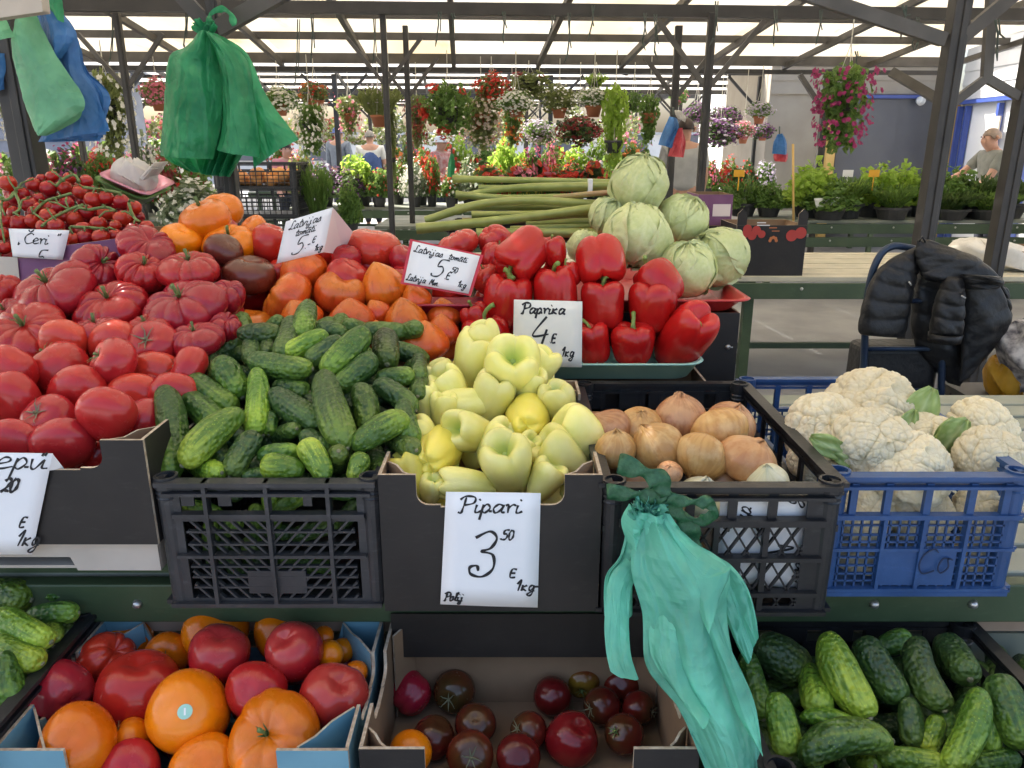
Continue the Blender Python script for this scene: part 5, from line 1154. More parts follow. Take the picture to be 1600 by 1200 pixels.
rp = [
 (817, 397, 84, 78, (-.55, -.62, .35), 'red pepper lying tilted on top of its heap, no stem visible'), (866, 393, 40, 46, (-.2, .9, .3), 'narrow red pepper peeping out behind the tilted topmost pepper'),
 (938, 408, 84, 76, (.1, -.85, .25), 'upside down red pepper standing highest in front of the cabbages'), (793, 470, 82, 78, (.12, .9, .38), 'red pepper with short hooked stem above the paprika card corner'),
 (867, 458, 76, 82, (-.1, .95, .25), 'red pepper behind the top edge of the paprika card'), (942, 477, 74, 78, (-.05, .97, .25), 'red pepper with upright stem in the middle row, nearest the card'),
 (1019, 478, 80, 78, (.0, .95, .3), 'red pepper with tall pale stem in the middle row end'), (1030, 443, 76, 72, (-.5, .75, -.1), 'red pepper leaning behind the tall stemmed one, by the cabbages'),
 (760, 526, 86, 52, (-.15, .9, .4), 'red pepper with hooked stem above the pale peppers'), (745, 499, 54, 48, (-.3, .8, .3), 'crumpled red pepper next to the heart tomatoes'),
 (926, 536, 58, 64, (-.2, .9, .35), 'red pepper half covered by the paprika card'), (989, 537, 76, 62, (-.05, .92, .35), 'squat red pepper with bent stem in the bottom row'),
 (1070, 526, 84, 82, (.3, .55, .75), 'red pepper tipped forward showing its green calyx at the tray end'), (888, 430, 44, 34, (-.3, .85, .3), 'small red pepper sunk between the two topmost ones')]
peppers(rp, yP, 'red bell peppers on the mint tray', PEP, 'pep_red', 'bell_pepper', 'pepper', 1, 'stem')
heap('buried_peppers', [(q[0], q[1] + 14, q[2] * .8, q[3] * .8) for q in rp[:8]] + [(845, 520, 70, 70), (900, 520, 70, 70)], 'pep_red', PEP, yP, 'red peppers hidden behind the paprika card and front row', 'peppers', push=.09)
# ---- pale yellow peppers
yY = YV([(770, 1.33), (735, 1.36), (640, 1.56), (560, 1.72)])
yp = [
 (742, 566, 80, 78, (.25, .75, .35), 'pale pepper with cut green stem on top of the heap'), (799, 585, 92, 74, (.05, .45, .88), 'pale pepper with its open green core facing up at the top'),
 (842, 578, 58, 64, (.35, .8, .2), 'pale pepper leaning behind the open topped one, near the onion crate'), (690, 594, 54, 54, (-.3, .8, .2), 'pale pepper at the heap edge by the white tray'),
 (731, 631, 96, 56, (-.92, -.1, .15), 'long pale pepper lying sideways across the heap'), (740, 677, 90, 70, (-.50, .18, .75), 'pale pepper with hollow green top turned to the cucumbers'),
 (681, 708, 72, 80, (.1, .15, -.95), 'yellow pepper with dimpled blossom end facing out beside the cucumbers', 'pep_gold'), (824, 657, 80, 80, (.05, .1, -.97), 'yellow pepper with star shaped dimpled bottom in the heap centre', 'pep_gold'),
 (794, 733, 86, 80, (-.12, .62, .68), 'pale pepper with open green top just above the price card'), (729, 757, 90, 54, (-.9, .1, .25), 'pale pepper lying flat behind the price card edge'),
 (640, 746, 50, 92, (-.35, .85, .1), 'thin curved yellow pepper at the notch of the black carton', 'pep_gold'), (673, 766, 44, 40, (.2, .7, .4), 'greenish pale pepper low behind the carton notch'),
 (880, 716, 88, 76, (-.62, .55, .2), 'wide pale pepper leaning into the carton corner by the onions'), (908, 684, 60, 104, (-.80, .52, .15), 'long pale pepper pointing down onto the onion crate'),
 (873, 631, 60, 54, (-.2, .75, .4), 'pale pepper behind the dimpled yellow one, onion side'), (826, 606, 62, 48, (.2, .7, .4), 'pale pepper wedged below the open topped one'),
 (666, 632, 50, 60, (-.2, .85, .2), 'pale pepper touching the cucumber heap'), (692, 648, 46, 62, (.1, .85, .25), 'pale pepper standing behind the hollow topped one'), (823, 702, 44, 38, (.3, .6, .5), 'pale pepper in the shade under the dimpled yellow one'),
 (768, 622, 74, 66, (.3, .75, .3), 'pale pepper between the sideways one and the dimpled yellow one'), (706, 612, 66, 62, (-.4, .7, .35), 'pale pepper above the long sideways one'), (776, 694, 70, 60, (.5, .6, .3), 'pale pepper filling the gap over the price card'),
 (850, 752, 66, 56, (.4, .7, .2), 'pale greenish pepper low in the carton corner by the onions'), (660, 690, 60, 70, (-.5, .7, .2), 'pale pepper behind the dimpled yellow one at the cucumber side'), (756, 536, 62, 56, (-.3, .8, .2), 'pale pepper at the very back before the mint tray')]
peppers(yp, yY, 'pale yellow peppers in the black carton', PALE, 'pep_yel', 'yellow_pepper', 'pepper', 2, 'core', 1.12, 1.14)
heap('buried_peppers', [(q[0], q[1] + 6, q[2] * .8, q[3] * .8) for q in yp] + [(850, 765, 60, 50), (770, 780, 60, 50), (700, 780, 60, 50), (900, 745, 50, 50)], 'pep_yel', PALE, yY, 'pale peppers buried deeper in the black carton', 'peppers', push=.055, sc=1.2)

# ---- cucumbers
def cucumbers(items, yf, group, seed, fat=1.0, zmin=None):
    r = random.Random(seed)
    for k, it in enumerate(items):
        (u0, v0), (u1, v1), w_, tone, bend, lift, lab = it[:7]; e = w_ * .30; d = Vector((u1 - u0, v1 - v0)); dl = max(d.length, 1); d /= dl
        ym = yf((v0 + v1) / 2); dy0, dy1 = (yf(v0) - ym) * .9, (yf(v1) - ym) * .9
        s0 = mpp(pix((u0 + u1) / 2, (v0 + v1) / 2, ym)); off = -lift * w_ * s0
        a = pix(u0 - d.x * e, v0 - d.y * e, ym + dy0 + off); c = pix(u1 + d.x * e, v1 + d.y * e, ym + dy1 + off)
        if dl < w_ * .8:                              # seen end on: it runs into the heap
            dd = ray((u0 + u1) / 2, (v0 + v1) / 2).normalized(); c = c - dd * .02; a = a + dd * .085 + Vector((0, 0, .01))
        L = (c - a).length; rad = w_ / 2 * s0 * fat; L = max(L, rad * 2.6)
        ax = (c - a).normalized(); view = ray((u0 + u1) / 2, (v0 + v1) / 2).normalized(); x = ax.cross(view)
        x = x.normalized() if x.length > .02 else RIGHT.copy(); y = ax.cross(x)
        o = link('cucumber', cuke_mesh(L, rad, bend, seed * 100 + k, neck=.12 if tone != 'cuke_light' else .2)); o.matrix_world = Matrix.Translation((a + c) / 2) @ Matrix((x, y, ax)).transposed().to_4x4()
        o.material_slots[0].link = 'OBJECT'; o.material_slots[0].material = M[tone]; tag(o, lab, 'cucumber', group)
        t = r.uniform(.8, 1.2); o.color = (t * r.uniform(.9, 1.15), t, t * r.uniform(.8, 1.1), 1)
        b = MB(); b.tube([(0, 0, 0), (0, 0, rad * .10)], [rad * .2, rad * .12], 7); mm = bpy.data.meshes.new('cut_end'); mm.from_pydata(b.V, [], b.F); mm.materials.append(None)
        child(o, 'cut_end', mm, 'stem_dry', (bend * L * -.64, 0, L / 2 - rad * .03))
yK = YV([(750, 1.31), (700, 1.37), (600, 1.58), (490, 1.80)])
D_, N_, L_ = 'cuke_dark', 'cuke', 'cuke_light'
ck = [
 ((264, 620), (268, 738), 52, N_, .05, .5, 'long upright cucumber at the crate end touching the pink tomatoes'), ((290, 622), (338, 662), 46, N_, .04, .1, 'cucumber slanting behind the light one near the upright cucumber'),
 ((366, 648), (292, 716), 50, L_, -.04, .9, 'light yellow green cucumber lying slantwise over the front'), ((306, 600), (356, 634), 46, N_, -.03, .2, 'knobbly cucumber below the pink tomatoes at the heap edge'),
 ((348, 572), (372, 610), 46, N_, .0, .4, 'short pale knobbly cucumber next to the ribbed tomatoes'), ((398, 566), (476, 578), 42, N_, -.05, .9, 'smooth cucumber lying level with a light tip in the heap top'),
 ((404, 588), (400, 668), 40, L_, .04, .8, 'light cucumber hanging straight down in the middle left of the heap'), ((506, 596), (534, 688), 52, N_, -.03, 1.0, 'long dark glossy cucumber standing in the heap centre'),
 ((432, 620), (494, 660), 44, D_, -.04, .7, 'dark cucumber slanting beside the central glossy one'), ((566, 524), (516, 576), 46, N_, .02, 1.0, 'bright green cucumber slanting up at the heap crest'),
 ((578, 564), (534, 602), 42, N_, .03, .7, 'knobbly cucumber under the bright slanting one'), ((504, 526), (454, 550), 36, L_, .0, .8, 'pale tipped cucumber near the crest, pointing to the ribbed tomatoes'),
 ((528, 538), (490, 562), 42, D_, .0, .5, 'dark smooth cucumber behind the bright slanting one'), ((481, 488), (474, 515), 36, N_, .0, .7, 'topmost upright cucumber before the heart tomatoes'),
 ((456, 516), (446, 548), 42, D_, .02, .6, 'grey green cucumber leaning below the topmost one'), ((380, 521), (430, 521), 34, D_, .0, .3, 'grey green cucumber lying level at the far heap edge'),
 ((603, 540), (604, 556), 46, D_, .0, .6, 'dark cucumber seen end on beside the heart tomatoes'), ((504, 513), (534, 520), 28, D_, .0, .3, 'thin dark cucumber at the crest beside the amber hearts'),
 ((655, 572), (655, 584), 30, D_, .0, .3, 'dark cucumber end peeping out by the white tray'), ((596, 590), (640, 588), 32, N_, .0, .4, 'cucumber lying level below the end on one'),
 ((566, 612), (576, 662), 42, N_, .04, .6, 'knobbly cucumber hanging right of the central glossy one'), ((560, 692), (626, 655), 44, N_, .05, .9, 'cucumber slanting up towards the pale peppers'),
 ((630, 636), (642, 684), 36, N_, -.04, .8, 'narrow cucumber hanging beside the yellow dimpled pepper'), ((596, 602), (642, 634), 38, D_, .03, .5, 'dark cucumber slanting down to the pale peppers'),
 ((464, 733), (420, 728), 42, L_, .0, .7, 'striped light cucumber lying level just above the crate rim'), ((506, 738), (482, 698), 42, L_, -.03, .9, 'speckled light cucumber poking over the crate rim'),
 ((527, 728), (528, 716), 38, D_, .0, .6, 'dark cucumber with striped end facing out over the rim'), ((564, 716), (556, 744), 35, L_, .0, .6, 'light stubby cucumber at the rim next to the black carton'),
 ((394, 684), (364, 734), 42, D_, -.03, .6, 'dark cucumber leaning over the rim beside the light slanting one'), ((308, 736), (336, 738), 36, L_, .0, .3, 'striped cucumber low under the light slanting one'),
 ((386, 745), (420, 741), 28, N_, .0, .2, 'cucumber whose back shows along the crate rim'), ((410, 711), (460, 706), 32, N_, .0, .3, 'shaded cucumber above the striped level one'),
 ((480, 682), (508, 702), 36, N_, .0, .4, 'short cucumber under the central glossy one'), ((436, 688), (456, 675), 32, D_, .0, .3, 'small dark cucumber end in the shade of the middle'),
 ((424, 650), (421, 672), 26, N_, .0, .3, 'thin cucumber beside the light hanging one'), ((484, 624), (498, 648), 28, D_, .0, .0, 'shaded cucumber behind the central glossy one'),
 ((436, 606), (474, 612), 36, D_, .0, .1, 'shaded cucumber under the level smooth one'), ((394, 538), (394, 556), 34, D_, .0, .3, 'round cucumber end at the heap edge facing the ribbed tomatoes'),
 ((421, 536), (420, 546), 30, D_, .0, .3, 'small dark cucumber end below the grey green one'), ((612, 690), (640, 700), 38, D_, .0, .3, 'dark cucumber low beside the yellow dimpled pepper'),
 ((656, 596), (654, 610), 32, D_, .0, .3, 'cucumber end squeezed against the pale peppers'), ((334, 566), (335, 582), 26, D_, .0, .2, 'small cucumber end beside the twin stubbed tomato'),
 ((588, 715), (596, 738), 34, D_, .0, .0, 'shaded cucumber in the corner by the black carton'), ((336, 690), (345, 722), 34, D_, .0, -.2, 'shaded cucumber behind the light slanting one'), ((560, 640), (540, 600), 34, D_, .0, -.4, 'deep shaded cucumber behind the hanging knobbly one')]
cucumbers(ck, yK, 'small cucumbers heaped in the charcoal crate', 4, .95)
CKM = [cuke_mesh(2.9, .55, .05, 900 + k) for k in range(4)]
heap('buried_cucumbers', [(u, v, 50, 50) for v in range(505, 760, 34) for u in range(275 + (510 - min(v, 600)) // -4 * 0, 650, 36) if not (v < 600 and u < 275 + (600 - v) * .9)], 'cuke_dark', CKM, yK, 'cucumbers buried deeper in the charcoal crate', 'cucumbers', push=.06, sc=1.1, seed=3)
# cucumbers seen through the slots of the crate
r = random.Random(12); V = []
for k in range(16):
    a = Vector((r.uniform(-.60, -.30), 1.30 + r.uniform(0, .03), r.uniform(.76, .94))); an = r.uniform(0, 3.1); L = r.uniform(.08, .12)
    o = link('cucumber', cuke_mesh(L, .017, .03, 700 + k)); o.matrix_world = Matrix.Translation(a) @ frame_from(Vector((math.cos(an), r.uniform(-.2, .2), math.sin(an) * .6)), 0).to_4x4(); o.color = (1, 1, 1, 1)
    o.material_slots[0].link = 'OBJECT'; o.material_slots[0].material = M[r.choice((N_, N_, D_, L_))]; tag(o, 'cucumber pressed against the slotted front inside the charcoal crate', 'cucumber', 'cucumbers behind the charcoal crate slots')
yR = YV([(1200, 1.06), (1100, 1.17), (1000, 1.335)])
fc = [
 ((1294, 1006), (1346, 1108), 64, L_, -.05, .8, 'large light tipped cucumber standing tallest in the low crate'), ((1352, 1012), (1398, 1084), 60, D_, -.03, .7, 'large dark cucumber beside the tallest light one'),
 ((1428, 1012), (1462, 1098), 56, D_, -.10, .8, 'dark bent cucumber with hooked neck'), ((1482, 1018), (1505, 1048), 60, D_, .0, .6, 'fat cucumber with pale yellow end in the back corner'),
 ((1562, 1070), (1592, 1156), 64, N_, -.03, .7, 'thick cucumber along the crate side at the picture edge'), ((1534, 1092), (1492, 1196), 52, L_, .06, 1.0, 'smooth bright cucumber curving down to the front'),
 ((1546, 1118), (1546, 1166), 38, L_, .0, .5, 'light cucumber with a dark spot beside the smooth bright one'), ((1420, 1100), (1426, 1158), 42, D_, .0, .3, 'dark cucumber upright below the bent one'),
 ((1262, 1168), (1372, 1148), 62, N_, .12, .9, 'thick curved cucumber lying across the front'), ((1260, 1116), (1340, 1140), 36, L_, .10, .8, 'thin curved cucumber lying on the thick curved one'),
 ((1214, 1096), (1230, 1168), 54, L_, .0, .8, 'light cucumber standing beside the teal bag'), ((1268, 1062), (1278, 1100), 54, L_, .0, .5, 'stubby pale cucumber with a crease behind the thin curved one'),
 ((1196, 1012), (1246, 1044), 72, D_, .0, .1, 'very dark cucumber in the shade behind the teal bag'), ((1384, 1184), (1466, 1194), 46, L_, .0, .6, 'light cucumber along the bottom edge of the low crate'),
 ((1464, 1128), (1450, 1168), 38, L_, .0, .3, 'streaked cucumber between the dark and smooth bright ones'), ((1340, 1194), (1356, 1196), 40, L_, .0, .4, 'cucumber end at the bottom edge under the thick curved one'),
 ((1270, 1190), (1272, 1194), 30, L_, .0, .3, 'round cucumber end at the bottom beside the crate corner'), ((1382, 1010), (1412, 998), 40, N_, .0, .3, 'pale cucumber at the back behind the dark ones'),
 ((1168, 1030), (1190, 1112), 46, N_, .0, .1, 'shaded cucumber squeezed behind the teal bag edge'), ((1480, 1118), (1474, 1146), 32, L_, .0, .2, 'small pale cucumber left of the smooth bright one'),
 ((1530, 1100), (1500, 1140), 60, D_, .0, -.3, 'dark cucumber under the smooth bright one'), ((1330, 1060), (1320, 1130), 50, D_, .0, -.4, 'dark cucumber beneath the tallest light one'), ((1580, 1185), (1520, 1195), 44, N_, .0, .1, 'cucumber in the bottom corner under the thick side one')]
cucumbers(fc, yR, 'large cucumbers in the low crate', 6, .88)
heap('buried_cucumbers', [(u, v, 60, 60) for v in range(1030, 1230, 45) for u in range(1200, 1640, 45)], 'cuke_dark', CKM, yR, 'large cucumbers buried in the low crate', 'cucumbers', push=.08, sc=1.15, seed=5)
yL = YV([(1110, 1.10), (1000, 1.24), (925, 1.37)])
lc = [
 ((-6, 922), (36, 934), 48, N_, .0, .4, 'rough cucumber at the back of the low crate by the picture edge'), ((72, 926), (124, 922), 34, N_, .0, .3, 'rough cucumber lying level in the back corner of the low crate'),
 ((52, 960), (114, 956), 34, N_, .03, .4, 'rough cucumber with a tan end below the back corner one'), ((8, 966), (66, 1000), 46, L_, -.05, .8, 'pale speckled cucumber slanting across the low crate'),
 ((4, 1006), (54, 1034), 42, L_, -.05, .7, 'pale speckled cucumber below its slanting twin'), ((6, 1032), (14, 1090), 46, N_, .0, .6, 'green cucumber hanging along the picture edge'),
 ((28, 1048), (28, 1072), 24, L_, .0, .3, 'thin light cucumber beside the crate rim'), ((85, 980), (86, 990), 26, L_, .0, .3, 'pale cucumber end against the crate wall')]
cucumbers(lc, yL, 'rough cucumbers in the low crate under the pink tomatoes', 8)
heap('buried_cucumbers', [(u, v, 50, 50) for v in range(930, 1120, 40) for u in range(-60, 120, 40) if u < 150 - (v - 930) * .7], 'cuke_dark', CKM, yL, 'rough cucumbers buried in the low crate', 'cucumbers', push=.07, sc=1.1, seed=6)

# ---- onions
yO = YV([(745, 1.30), (700, 1.40), (640, 1.58)])
def onions(items, yf, seed):
    r = random.Random(seed)
    for k, (u, v, w_, h, stm, mt, lab) in enumerate(items):
        c = pix(u, v, yf(v)) if yf else None; ax, a = axis_px(u, v, w_, h, stm, r, (.2, .6, .3)); s = mpp(c); rad = (w_ + h) / 4 * s * 1.2
        place('onion', ONI[k % 5], mt, c, ax, (rad * (w_ / (w_ + h) + .5), rad * (w_ / (w_ + h) + .5), rad * (h / (w_ + h) + .5)), r.uniform(0, 6), lab, 'onion', 'onions in the diamond lattice crate')
oni = [
 (1063, 656, 70, 72, (1062, 618), 'onion_brown', 'pointed reddish brown onion standing highest in the crate'), (1124, 675, 86, 60, (1140, 702), 'onion', 'wide pale onion with root end down beside the pointed one'),
 (1142, 662, 70, 54, (1150, 640), 'onion_brown', 'brown onion behind the wide pale one at the crate back'), (1027, 698, 72, 66, (1004, 670), 'onion', 'golden onion with papery neck towards the pale peppers'),
 (1096, 714, 76, 62, (1078, 742), 'onion', 'golden onion with fine streaks fanning from its base'), (1168, 719, 86, 58, None, 'onion_orange', 'large smooth orange onion by the crate wall'),
 (952, 671, 64, 48, (930, 655), 'onion_brown', 'rough brown onion in the back corner near the pale peppers'), (1000, 667, 68, 44, (1000, 650), 'onion', 'pale skinned onion with torn skin behind the golden one'),
 (962, 702, 56, 52, None, 'onion', 'golden onion under the long pale pepper'), (1046, 738, 36, 28, (1042, 728), 'onion_brown', 'small brown onion with root tuft at the crate rim'), (1016, 656, 34, 26, None, 'onion', 'small pale onion left of the pointed one'),
 (1200, 752, 60, 40, None, 'onion_white', 'peeled white onion just under the crate rim'), (1096, 778, 66, 56, None, 'onion_white', 'peeled white onion seen through the crate handle slot'), (1170, 782, 60, 52, None, 'onion_white', 'peeled onion behind the white card top in the crate')]
onions(oni, yO, 2)
for k, (x, z, mt) in enumerate(((.26, .78, 'onion_brown'), (.34, .80, 'onion'), (.42, .76, 'onion_brown'), (.50, .775, 'onion_orange'), (.30, .87, 'onion_brown'), (.22, .88, 'onion'), (.24, .83, 'onion_brown'), (.53, .85, 'onion'))):
    place('onion', ONI[k % 5], mt, Vector((x, 1.325, z)), Vector((.3, -.3, 1)), (.036, .036, .036), k, 'brown onion low in the crate seen through its diamond lattice', 'onion', 'onions behind the diamond lattice')
heap('buried_onions', [(q[0], q[1] + 8, q[2] * .85, q[3] * .85) for q in oni] + [(990, 735, 60, 60), (1130, 740, 60, 60)], 'onion_brown', ONI, yO, 'onions buried deeper in the lattice crate', 'onions', push=.07)

# ---- cabbages
cab = [
 (999, 287, 94, 84, 2.36, 'cabbage crowning the top of the cabbage pyramid'), (995, 370, 108, 98, 2.22, 'largest smooth pale cabbage at the centre of the pyramid'),
 (1066, 343, 80, 76, 2.36, 'cabbage behind the centre one, beside the purple carton'), (1073, 421, 92, 88, 2.16, 'wrinkled cabbage low in front on the red tray'),
 (1124, 402, 88, 98, 2.27, 'crinkled leafy cabbage at the tray end before the tomato carton'), (950, 337, 54, 66, 2.36, 'cabbage half hidden behind the centre one next to the rhubarb'), (914, 386, 60, 46, 2.26, 'curly edged cabbage behind the upside down red pepper')]
rc = random.Random(5)
for k, (u, v, w_, h, Y, lab) in enumerate(cab):
    c = pix(u, v, Y); s = mpp(c); ra = (w_ + h) / 4 * s * .965
    place('cabbage', CAB[k % 4], 'cabbage', c, RIGHT * rc.uniform(-.5, .5) + UP * rc.uniform(.3, 1) + BACK * rc.uniform(-.1, .6), (ra, ra, ra), rc.uniform(0, 6.28), lab, 'cabbage', 'cabbages on the red tray')
# ---- rhubarb
def zr3(x, y): return 630 + x / 2.807, 240 + y / 2.807
rh = [([(215, 110), (560, 116), (912, 127)], 27, 2.68, 0, 'top straight rhubarb stalk of the bundle'), ([(240, 192), (480, 150), (912, 140)], 30, 2.62, 0, 'arched rhubarb stalk just under the top one'), ([(232, 178), (470, 196), (720, 190)], 30, 2.60, 0, 'rhubarb stalk with ragged base end beside the arched one'),
      ([(660, 192), (800, 178), (960, 166)], 20, 2.52, 1, 'pinkish rhubarb stalk leading to the cabbage'), ([(98, 292), (330, 222), (560, 205), (872, 222)], 32, 2.50, 0, 'long curved rhubarb stalk reaching out towards the tomatoes'), ([(58, 328), (420, 292), (882, 232)], 38, 2.44, 0, 'thickest rhubarb stalk slanting up to the cabbages'),
      ([(320, 352), (600, 345), (870, 350)], 40, 2.42, 0, 'broad rhubarb stalk at the bottom front'), ([(300, 268), (600, 262), (872, 262)], 28, 2.56, 0, 'shaded rhubarb stalk in the middle of the bundle'), ([(540, 312), (700, 300), (870, 296)], 26, 2.50, 0, 'short looking rhubarb stalk below the thickest one'),
      ([(230, 236), (500, 232), (880, 246)], 28, 2.66, 0, 'rhubarb stalk behind the long curved one'), ([(470, 330), (700, 322), (872, 316)], 24, 2.50, 0, 'thin rhubarb stalk above the broad bottom one'), ([(330, 150), (600, 152), (900, 156)], 24, 2.70, 0, 'rhubarb stalk at the back between the two top ones'), ([(260, 300), (560, 288), (860, 276)], 30, 2.60, 1, 'pale pinkish rhubarb stalk deep in the bundle')]
for k, (pts, w_, Y, pk, lab) in enumerate(rh):
    P = [pix(*zr3(x, y), Y + .02 * math.sin(i + k)) for i, (x, y) in enumerate(pts)]; P = [Vector(q) for q in smooth([tuple(q) for q in P], 8)]; o0 = P[0].copy()
    rad = w_ / 2.807 / 2 * mpp(P[0]) * 1.4; s = MB(); n = 14; rows = []
    for i, q in enumerate(P):
        t = (P[min(i + 1, len(P) - 1)] - P[max(i - 1, 0)]).normalized(); x = t.cross(Vector((0, 0, 1))).normalized(); y = x.cross(t); f = (1.12 if i < 2 else 1) * (.92 + .08 * math.cos(i * .4 + k))
        rows.append([q + (x * math.cos(a) * rad * .95 + y * math.sin(a) * rad * (.92 if math.sin(a) < 0 else .8)) * f * (1 + .09 * math.cos(6 * a)) for a in [2 * math.pi * j / n for j in range(n)]])
    s.grid(rows, 0, True, True); m0 = len(s.V)
    s.add(rows[0], [tuple(range(n - 1, -1, -1))]); s.add(rows[-1], [tuple(range(n))])
    tag(s.build('rhubarb_stalk', M['rhubarb_pink' if pk else 'rhubarb'], None, o0), lab, 'rhubarb', 'rhubarb stalks in a loose bundle')
s = MB(); c = pix(922, 290, 2.60); s.box(c, (.012, .05, .042)); tag(s.build('paper_band', M['paper'], None, base_of(s)), 'white paper band round the rhubarb stalks', 'band')
# ---- cauliflowers
def cauli(u, v, w_, h, Y, ax, k, lab, leaves=()):
    c = pix(u, v, Y); s = mpp(c); ra = w_ / 2 * s
    o = place('cauliflower', CAU[k % 3], 'cauli', c, ax, (ra, ra, ra * 1.05), k * 1.7, lab, 'cauliflower', 'cauliflowers in the blue crate')
    for (pts, dp) in leaves:                                 # leaf blades with a pale midrib: root, tip, half width in pixels
        (u0, v0), (u1, v1), hw, lift = pts; n1, n2 = 14, 11; V = []; A = []; Fc = []; d = Vector((u1 - u0, v1 - v0)).normalized()
        for i in range(n1):
            t = i / (n1 - 1); wv = hw * (math.sin(math.pi * min(1, .12 + .84 * t)) ** .7) * (1 + .12 * math.sin(9 * t + k))
            for j in range(n2):
                q = 2 * j / (n2 - 1) - 1; uu = lerp(u0, u1, t) - d.y * q * wv; vv = lerp(v0, v1, t) + d.x * q * wv
                V.append(pix(uu, vv, Y - ra * dp - lift * math.sin(math.pi * t) * .02 + .012 * abs(q) * math.cos(3 * t) + .004 * math.sin(7 * q + 9 * t))); fr = (t * 5 - abs(q) * 1.3) % 1
                A.append(min(1, math.exp(-(q / .13) ** 2) + .6 * math.exp(-((fr - .5) / .12) ** 2)))
        for i in range(n1 - 1):
            for j in range(n2 - 1): Fc.append((i * n2 + j, i * n2 + j + 1, (i + 1) * n2 + j + 1, (i + 1) * n2 + j))
        m = mesh('leaf', V, Fc); at = m.attributes.new('vein', 'FLOAT', 'POINT'); at.data.foreach_set('value', A); lf = link('leaf', m, M['cauli_leaf'], o); solid(lf, .0018)
        bpy.context.view_layer.update(); lf.matrix_parent_inverse = o.matrix_world.inverted()
cauli(1362, 650, 164, 120, 1.66, Vector((.1, -.5, .9)), 0, 'large cauliflower at the back of the blue crate with a big leaf', [(((1404, 712), (1458, 606), 32, 1), .35), (((1395, 716), (1430, 640), 18, 1), .8)])
cauli(1290, 680, 132, 104, 1.52, Vector((-.3, -.75, .6)), 1, 'cauliflower leaning on the onion crate corner with small torn leaves', [(((1342, 722), (1266, 682), 18, 1), 1.08), (((1298, 698), (1340, 728), 17, 1), 1.12)])
cauli(1360, 696, 128, 100, 1.44, Vector((.05, -.85, .45)), 2, 'whitest cauliflower head in the middle of the blue crate')
cauli(1420, 735, 136, 84, 1.40, Vector((.05, -.5, .85)), 0, 'cauliflower low behind the blue crate rim')
cauli(1535, 676, 116, 90, 1.60, Vector((.7, -.3, .5)), 1, 'cauliflower lying on its side showing pale green stalks', [(((1458, 720), (1512, 655), 26, 1), 1.12), (((1448, 726), (1490, 652), 14, 1), .9), (((1500, 722), (1545, 690), 14, 1), 1.2)])
cauli(1545, 716, 112, 84, 1.44, Vector((.35, -.7, .5)), 2, 'cauliflower in the front corner of the blue crate')
cauli(1450, 692, 108, 80, 1.56, Vector((.1, -.6, .8)), 2, 'cauliflower between the big leaf and the one on its side')
cauli(1270, 722, 80, 60, 1.46, Vector((-.2, -.5, .8)), 2, 'cauliflower wedged between crate wall and the leaning one')
for k, (u, v, w_) in enumerate(((1355, 800, 110), (1440, 810, 110), (1535, 800, 110), (1350, 880, 100), (1440, 885, 100), (1530, 875, 100))):
    c = pix(u, v, 1.385); ra = w_ / 2 * mpp(c) * .9
    o = place('cauliflower', CAU[k % 3], 'cauli', c, Vector((random.Random(k).uniform(-.5, .5), -.8, .5)), (ra, ra, ra), k, 'cauliflower seen through the grid of the blue crate', 'cauliflower', 'cauliflowers behind the blue crate grid')
# ================================================================ PRICE CARDS
card('white cherry tomato price card lettered Čeri, tucked in the purple carton', [(14, 357), (108, 360), (98, 406), (20, 401)], 2.088, 'paper', [(',,', .14, .50, .40), ('Cv^eri', .24, .50, .36, dict(sq=1.25, w=1.1)), ('"', .80, .52, .34), ('5', .44, -.26, .56, dict(w=1.2))], .028)
card('tilted folded price card among the red tomatoes, pinkish on its flap', [(447, 346), (520, 324), (506, 394), (432, 412)], 2.055, 'paper', [('Latvijas', .10, .76, .19, dict(sq=1.15)), ('tomaa-ti', .28, .565, .15, dict(sq=1.3)), ('5', .28, .12, .40, dict(w=1.3)), ('.-', .56, .20, .2), ('E', .70, .30, .13), ('1kg', .78, .08, .15)], .017, fold='paper_pink', back=[(520, 324, 2.058), (551, 362, 2.16), (536, 398, 2.17), (506, 394, 2.06)])
card('red framed tomato price card reading 5,50 beside the red peppers', [(645, 377), (750, 400), (732, 459), (631, 441)], 1.985, 'paper', [('Latvijas', .04, .76, .17, dict(sq=1.2)), ('tomaa-ti', .56, .76, .145, dict(sq=1.3)), ('5', .36, .27, .45, dict(w=1.5)), ('50', .64, .45, .14), ('.E', .58, .26, .18, dict(w=1.2)), ('1kg', .80, .12, .17), ('Latvija', .02, .06, .16), ('Mun.', .38, .05, .15)], .018, frame=.045, lean=.03)
card('cream paprika price card standing against the red peppers', [(803, 468), (910, 471), (909, 574), (801, 572)], 1.845, 'paper_warm', [('Paprika', .10, .80, .155, dict(sq=1.35, w=1.7)), ('4', .26, .36, .38, dict(w=1.8)), ('.E', .53, .37, .13, dict(w=1.6)), ('1kg', .70, .16, .15, dict(w=1.3))], .013, lean=.02)
card('large white price card lettered Pipari on the black pepper carton', [(697, 768), (845, 771), (840, 949), (688, 944)], 1.233, 'paper', [('Pipari', .13, .83, .135, dict(sq=1.5, w=1.1)), ('3', .27, .29, .38, dict(w=1.5, slant=.08)), ('50', .59, .60, .085), ('E', .70, .27, .075, dict(sq=1.3)), ('1kg', .77, .15, .10, dict(sq=1.15)), ('-', .95, .15, .10), ('Polij', .03, .04, .075)], .012, lean=.002)
